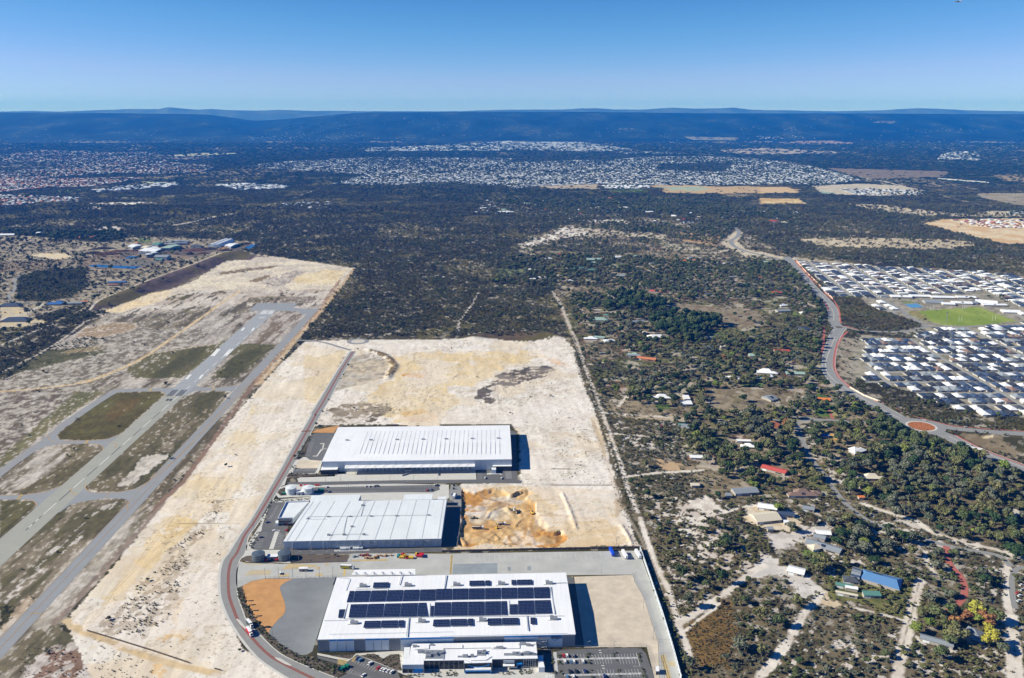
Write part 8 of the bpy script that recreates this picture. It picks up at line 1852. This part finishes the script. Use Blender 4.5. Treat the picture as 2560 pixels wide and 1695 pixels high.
# ---- scrub on the sand, hedges and beds
def patch(fr,s,step,prob_,smin,smax,kinds_,clump=0,seed=0,excl=True,hk=.6):
    pl=pts(fr,s);W_=[G(*p)for p in pl];x0,x1=min(p[0]for p in W_),max(p[0]for p in W_);y0,y1=min(p[1]for p in W_),max(p[1]for p in W_)
    n=int((x1-x0)*(y1-y0)/step**2);a=R_.uniform(x0,x1,n);b=R_.uniform(y0,y1,n);u,v=PX(a,b);m=inpoly(u,v,pl)&(R_.random(n)<prob_)
    if clump:m&=fbm(a,b,clump,200+seed,3)>.44
    a,b,u,v=a[m],b[m],u[m],v[m]
    if excl:f=free(a,b,u,v,.5);a,b=a[f],b[f]
    s_=smin+(smax-smin)*R_.random(len(a))**2.2
    return a,b,s_,s_*hk*R_.uniform(.7,1.3,len(a)),np.array([kinds.index(kinds_[i])for i in R_.integers(0,len(kinds_),len(a))])if len(a)else np.zeros(0,int)
acc=[]
acc.append(patch('B5','370,1180 700,960 800,1200 700,1500 430,1500',2.1,.85,1.2,3.2,['brown','brown','olive'],0,41))
acc.append(patch('B5','230,830 560,800 660,860 300,1110',2.6,.6,1.0,2.6,['brown','heath'],0,42))
acc.append(patch('B3','0,880 180,980 0,1300 0,1568 820,1568 900,1130 420,1050 240,1020 1060,860 1030,1568 1700,1568 1700,700 1300,600 1060,650',3.4,.5,.8,2.0,['brown','heath','grey'],0,43))
acc.append(patch('B5','340,1200 900,960 1380,960 930,1568 430,1568',3.4,.5,.8,2.0,['brown','heath','grey'],0,44))
acc.append(patch('A6','1850,0 1980,0 1900,150 1700,300 1500,420 1400,600 1250,700 1100,900 950,1050 900,1170 1290,1200 1500,1000 1560,800 1640,560 1700,420 1900,200',2.3,.75,.8,3.2,['brown','olive','brown','heath'],9,1))
acc.append(patch('A6','780,1150 1100,700 1500,0 2200,0 1900,600 2150,1100 2255,1400 2100,1500 1700,1430',5.5,.35,.5,1.8,['brown','heath'],0,2))
acc.append(patch('A6','200,1300 900,1290 1300,1420 1500,1700 100,1700',3,.6,.8,2.2,['brown','brown','heath'],12,3));acc.append(patch('A6','580,1090 760,1150 900,950 780,850',4,.5,.5,1.4,['brown'],8,4))
acc.append(patch('C6','0,560 400,180 1950,80 2250,770 600,770 0,770',8,.35,.7,2.2,['heath','brown'],0,5));acc.append(patch('C6','230,560 400,540 700,560 660,700 180,720',3,.7,.8,2.6,['heath','brown'],10,6))
acc.append(patch('C6','1020,90 1200,80 1230,150 1050,160',4,.8,.8,3,['heath','dark'],8,7));acc.append(patch('C6','1300,450 1640,290 1900,300 1980,400 1700,520 1300,560 1250,520',4,.6,.7,2.6,['heath','brown'],14,8));acc.append(patch('C6','470,180 620,200 700,280 640,390 560,380 600,290',3,.8,.8,2,['brown','heath'],0,9,hk=.5))
acc.append(patch('C6','1250,80 1500,15 1850,40 1840,80 1600,98 1400,85',4,.7,.6,1.5,['brown'],0,10,hk=.5));acc.append(patch('B4','0,480 350,560 520,1120 0,1120',3.2,.6,.7,2.3,['heath','brown','olive'],12,11));acc.append(patch('A4','1130,150 1620,140 1650,380 1250,370',4,.6,.4,1.1,['brown','heath'],0,12))
acc.append(patch('A4','1620,20 1710,300 1860,640 1810,640 1640,300 1600,60',2.6,.7,.9,2.8,['olive','heath','dark'],7,13))
acc.append(patch('B4','180,0 240,0 350,280 420,460 440,560 500,760 560,900 620,1040 740,1353 640,1353 520,980 460,760 380,560 300,380 220,180',3.0,.75,1.5,4.6,['dark','olive','heath'],0,14,excl=False))
acc.append(patch('A2','1930,290 1975,330 2050,520 2110,640 2200,860 2260,1000 2330,1290 2240,1290 2190,1080 2120,880 2040,640 1960,430',2.6,.8,2.0,5.0,['dark','dark','olive'],0,15,excl=False));acc.append(patch('B6','660,1060 690,1060 760,1243 720,1243',3,.8,1.5,4,['dark','olive'],0,16,excl=False))
acc.append(patch('A1','205,485 262,458 300,640 350,700 400,790 525,925 640,1030 830,1140 1000,1185 1200,1240 1290,1290 1180,1362 1390,1362 1180,1362 880,1245 640,1105 430,915 360,820 270,700 215,560',1.6,.8,1.2,3.4,['dark','olive','grey'],0,17,excl=False))
acc.append(patch('A1','1120,1140 1360,1130 1320,1175 1250,1165',1.6,.7,.8,1.8,['olive','dark','grey'],0,18,excl=False));acc.append(patch('A1','1420,1140 1560,1120 1650,1170 1720,1130 1810,1125 1830,1290 1780,1285 1600,1210',1.5,.8,.9,2.4,['olive','dark','grey'],0,19,excl=False))
for s in('630,415 772,415 770,495 628,497','845,412 988,412 982,495 830,495','1545,432 1690,428 1760,440 1750,470 1530,470','1815,390 2010,390 2010,465 1805,465','270,470 530,460 530,500 300,505'):
    acc.append(patch('C4',s,1.1,.85,.8,2.2,['olive','dark','grey'],0,20,excl=False))
for s in('150,260 185,225 180,460 150,450','240,270 325,275 325,345 240,345','250,390 330,395 325,460 260,455','785,250 850,255 850,350 775,345','810,370 860,370 860,440 815,440','1275,240 1340,240 1345,300 1290,320','1305,370 1350,370 1350,435 1310,435','1720,245 1790,250 1810,420 1760,420','1795,530 1850,530 1880,690 1830,690','835,545 885,550 890,625 845,625','1340,535 1400,540 1410,610 1350,610','280,560 370,560 370,630 280,630','180,570 225,570 225,640 185,640','1790,140 1890,140 1890,200','860,650 910,660 910,700 860,700','1370,650 1420,655 1420,700 1375,700'):
    acc.append(patch('C5',s,1.3,.85,1.4,3.0,['olive','dark'],0,21,excl=False))
for fr,s in(('A3','365,160 400,125 460,110 470,190 400,195'),('A3','300,240 440,230 690,215 700,235 440,258 320,262 240,430 215,500 180,490'),('A3','75,690 130,580 215,540 130,722 90,715'),('A5','250,175 290,165 240,260 215,340 180,375 110,380 170,300'),('A5','60,525 90,495 480,505 475,522 200,530'),('A5','90,450 130,425 180,460 100,465')):
    acc.append(patch(fr,s,1.8,.6,1.2,3.2,['olive','dark','grey'],0,22,excl=False))
acc.append(patch('A3','510,780 1070,777 1055,840 520,845',5.5,.35,1.6,3,['dark','olive'],0,24,excl=False));acc.append(patch('A8','300,780 620,740 700,760 600,800 350,860 100,930 0,940',6,.5,1.5,4.5,['dark','olive'],26,25));acc.append(patch('A8','330,760 560,680 640,700 640,740 480,775 330,785',5,.7,3,7,['dark','dark','olive'],0,26))
acc.append(patch('A8','590,560 900,550 1380,480 1400,520 900,600 600,590',7,.5,1.2,4.5,['heath','olive'],30,27));acc.append(patch('A8','600,510 900,340 1300,190 1500,110 1470,130 1200,230 900,360 720,460',6,.6,2.5,6.5,['dark','olive'],0,28));acc.append(patch('A6','0,930 120,930 100,1060 0,1110',2.5,.8,1,2.5,['dark','heath'],0,29))
acc.append(patch('A8','1700,120 2330,240 2100,560 1980,690 2330,690 2400,240',6,.2,2,5,['heath'],0,30));acc.append(patch('B2','1180,965 1460,965 1460,1045 1180,1045',3.5,.35,1,2.6,['olive','dark'],0,31,excl=False))
ax_=np.concatenate([a[0]for a in acc]);ay_=np.concatenate([a[1]for a in acc]);aw=np.concatenate([a[2]for a in acc]);ah=np.concatenate([a[3]for a in acc]);ak=np.concatenate([a[4]for a in acc])
scatter('sand_scrub','low scrub dotted over the sand, hedges and garden beds','scrub',np.stack([ax_,ay_,gz(ax_,ay_)-.12*ah],1),np.stack([aw,aw,ah],1),R_.random(len(ax_))*6.28,ak*2+R_.integers(0,2,len(ax_)),shc)
print('scrub',len(ax_),time.time()-T0)
# single trees and bushes one can point at on the sand
for j,(fr,s,w,h,k,l)in enumerate((('A7','2092,985',5,5,'dark','lone dark tree with long shadow on the yellow sand'),('A7','2180,880',3,2.4,'olive','small bush above the lone dark tree on the sand'),('A6','1300,712',4.5,3.4,'dark','dark bush at the top of the scrubby slope'),('A6','1212,772',3.4,2.6,'dark','smaller dark bush left of the scrubby slope'),('A6','955,1058',5,4,'brown','brown bush at the lower left of the scrub'),('A6','1945,335',2.4,2.2,'heath','small dark bush on white sand near the road'),('A6','1915,483',2.4,2.2,'heath','second small dark bush on white sand near the road'),('A6','2110,1332',3.5,2.6,'dark','lone bush near the bottom of the road bend'),('A5','318,85',5,6,'deep','small dark tree on the verge beside the orange barrier'),('A5','165,330',5,5,'dark','dark tree at the upper end of the car park hedge'),('A5','130,365',5,5,'dark','dark tree at the lower end of the car park hedge'),('A1','1175,158',3.4,3.6,'olive','rounded bush in the mulched bed of the middle warehouse'),('A1','1165,1290',6,6,'dark','dark tree at the tip of the hedge by the green bins'),('A1','435,860',4,7,'deep','slim dark tree in the hedge beside the trucks'),('A1','455,1120',1,1,'dark',''),
                                       ('C6','328,285',5,6,'deep','street tree half way up the straight road'),('C6','398,165',4,5,'deep','street tree near the estate roundabout'),('C6','138,630',4,5,'deep','street tree low on the straight road'),('C6','88,718',4,5,'deep','street tree beside the barrier end of the road'),('C6','295,355',4,5,'deep','street tree below the half way lamp'),('C6','185,540',3.5,4,'deep','street tree above the lowest pair'),('C6','272,385',3,4,'deep','little street tree above the grey scrub'),('C6','370,600',5,4,'dark','dark bush in the scrub behind the far warehouse'),('C6','1478,215',3,2.6,'heath','lone speck of bush on the yellow sand lot'),('C6','1280,365',4,2.6,'heath','dark bush in the middle of the sand lot'),('C6','1825,505',5,3,'heath','dark bush on the white part of the sand lot'),('C6','1525,635',4,3.4,'dark','round bush near the far warehouse corner'))):
    if not l:continue
    p=gp(fr,s)[0];kk=k if k in CR else 'dark'
    r=empty('tree' if 'tree' in l else 'bush',(p[0],p[1],float(gz([p[0]],[p[1]])[0])),l,'tree' if 'tree' in l else 'bush','single plants on the sand');r.scale=(w,w,h);link('crown',CR[kk][0],r,rz=j*1.3);link('trunk',TRK[j%3],r)
for j,s in enumerate(('300,640','330,695','360,750','280,600')):
    p=gp('A1',s)[0];r=empty('tree',(p[0],p[1],0),'%s slim dark hedge tree down the orange sand edge'%ordw(j+1),'tree','hedge trees');r.scale=(2.6,2.6,6);link('crown',CR['deep'][0],r);link('trunk',TRK[0],r)
for j,(s,w_d)in enumerate((('1400,800','between scrub and roofs'),('1440,790','right of the first, between scrub and roofs'),('1575,840','in front of a grey roof'),('1770,900','at the end of the lower estate'),('2320,920','at the picture edge of the lower estate'),('910,610','at the bottom left of the lower estate'),('1280,760','left of the blue grey roofs'),('2100,920','before the last row of white roofs'))):
    p=gp('B2',s)[0];r=empty('tree',(p[0],p[1],0),'upright dark park tree '+w_d,'tree','park trees before the lower estate');r.scale=(8,8,12);link('crown',CR['dark'][j%3],r);link('trunk',TRK[j%3],r)
# ================================================================ far suburbs
def tiny_house(c,k):
    b=MB();b.box(-.5,-.5,0,.5,.5,.62);w=b
    r=MB();r.hip(-.54,-.54,.54,.54,.6,1.0);m=MB();m.v=[];m.add(w.v,w.f);m.cur=1;m.add(r.v,r.f);return m.mesh('far_house',[m_hw[1],hroof(c)])
fc_=['white','white','pale grey','mid grey','charcoal','slate blue','cream','terracotta','red','rusty']
fcol=variants('far_house_kinds',[tiny_house(c,0)for c in fc_])
FZ=[('B8','0,290 200,282 480,262 960,262 1150,275 1350,300 1500,335 1610,372 1450,392 1200,390 900,395 640,392 400,390 100,400 0,412',.62,0),('B7','1530,390 1700,345 2000,345 1700,345 1480,330 1120,310 1250,290 1700,265 2368,270 2368,400 2050,380 1800,395',.58,0),
      ('C7','0,180 350,130 1000,150 1450,150 1500,190 1800,195 2100,190 1900,210 1500,240 1900,270 1980,290 1850,335 1500,355 1200,345 900,350 0,420 0,320 600,300 500,240 0,240',.5,1),('C7','0,400 400,395 1300,385 1250,410 800,470 400,480 0,520',.62,2),('C7','0,545 380,555 750,570 760,610 400,610 0,665',.5,1),('C7','860,500 1200,460 1600,430 1680,450 1500,480 900,520',.35,3),
      ('C7','1990,458 2230,440 2500,450 2700,470 2600,490 2240,505',.45,3),('B7','1660,225 1900,215 2368,190 2368,235 1700,238',.45,3),('B8','0,195 320,195 560,230 300,250 0,225',.3,3),('B8','270,240 430,224 600,235 810,248 500,250',.5,0),('B7','0,130 1150,130 1130,190 0,195',.025,0),('B7','1150,90 2368,70 2368,180 1150,190',.05,0),('B8','0,120 560,130 740,172 400,172 0,165',.10,0),('B8','1060,120 1400,118 1400,140 1060,140',.12,0),('B8','1700,130 2170,130 2170,152 1700,150',.14,0),('B8','700,140 2368,130 2368,230 700,230',.02,0),('B8','1130,165 1420,165 1420,180 1130,180',.1,3),
      ('C8','720,190 1250,195 1450,215 1430,245 1100,250 850,240',.7,0),('C8','1700,470 2500,455 2500,540 2080,540 1850,500',.45,2),('C8','2200,390 2500,400 2500,435 2200,420',.5,0),('B8','2000,240 2160,240 2160,282 1970,275',.25,3),('B7','2180,490 2368,495 2368,530 2200,525',.3,0),('B7','1300,470 1540,470 1540,508 1300,500',.3,0),('B8','1560,60 2368,60 2368,110 1560,110',.012,0),('C7','0,900 120,900 100,940 0,940',.4,0),('B6','0,60 1300,70 2368,130 2368,230 1300,240 0,170',.035,0),('B8','560,395 640,398 640,412 430,410 420,398',.5,3)]
x,y,st=candidates(2900,17000,lambda D:20+max(0,D-6000)*.0022);hpx,hpy=PX(x,y,gz(x,y))
den=np.zeros(len(x));typ=np.zeros(len(x),int)
for fr,s,d_,t in FZ:
    m=inpoly(hpx,hpy,pts(fr,s));den[m]=np.maximum(den[m],d_);typ[m]=t
den=np.minimum(den*np.where(den>.4,1.4,1),.92);den*=np.where(fbm(x,y,260,91,3)>.30,1,.35)
for fr,s in(('B8','680,295 1040,288 980,332 680,325'),('B8','950,225 1480,232 1550,245 1200,252 1000,245'),('B8','700,400 900,400 880,432 640,420'),('B8','0,240 400,236 660,262 400,280 0,278')):den[inpoly(hpx,hpy,pts(fr,s))]=0
m=(R_.random(len(x))<den)&free(x,y,hpx,hpy,4);x,y,st,typ=x[m],y[m],st[m],typ[m]
q=R_.random(len(x));vi=np.select([q<.44,q<.62,q<.74,q<.86,q<.93],[0,2,3,4,5],6);vi=np.where((typ==2)&(q>.25),np.where(q>.8,7,np.where(q>.5,9,0)),vi);vi=np.where((typ==1)&(q>.5)&(q<.72),7,vi);vi=np.where((typ==3),np.where(q<.7,0,2),vi)
w=R_.uniform(12,19,len(x))*(st/20)**.5*np.where(typ==3,1.9,1);d=R_.uniform(11,17,len(x))*(st/20)**.5;hh=R_.uniform(4.6,6,len(x))*np.where(typ==3,1.5,1)
scatter('far_suburbs','thousands of pale and red roofs of the far suburbs','houses',np.stack([x,y,gz(x,y)-.3],1),np.stack([w,d,hh],1),R_.integers(0,4,len(x))*1.5708+R_.normal(size=len(x))*.12,vi,fcol)
print('far houses',len(x),time.time()-T0)
# trees among far roofs
x,y,st=candidates(3400,9000,lambda D:42.0);hpx,hpy=PX(x,y);den=np.zeros(len(x))
for fr,s,d_,t in FZ:
    if d_>.3:den[inpoly(hpx,hpy,pts(fr,s))]=.35
for fr,s in(('B7','1600,395 2368,390 2368,500 2050,470 1700,430'),('B8','0,400 640,440 1100,450 1000,560 400,520 0,500'),('C8','560,110 600,130 600,175 100,170 150,140'),('C8','1250,220 1500,200 1620,270 1300,260'),('C7','0,890 1130,900 1130,990 0,1010')):den[inpoly(hpx,hpy,pts(fr,s))]=.8
m=R_.random(len(x))<den;x,y=x[m],y[m];w=R_.uniform(11,20,len(x));ki=R_.integers(0,2,len(x))*(first['deep']-first['dark'])+first['dark']
scatter('far_trees','dark trees between the far roofs','trees',np.stack([x,y,gz(x,y)],1),np.stack([w,w,w*.85],1),R_.random(len(x))*6.28,ki,tc)
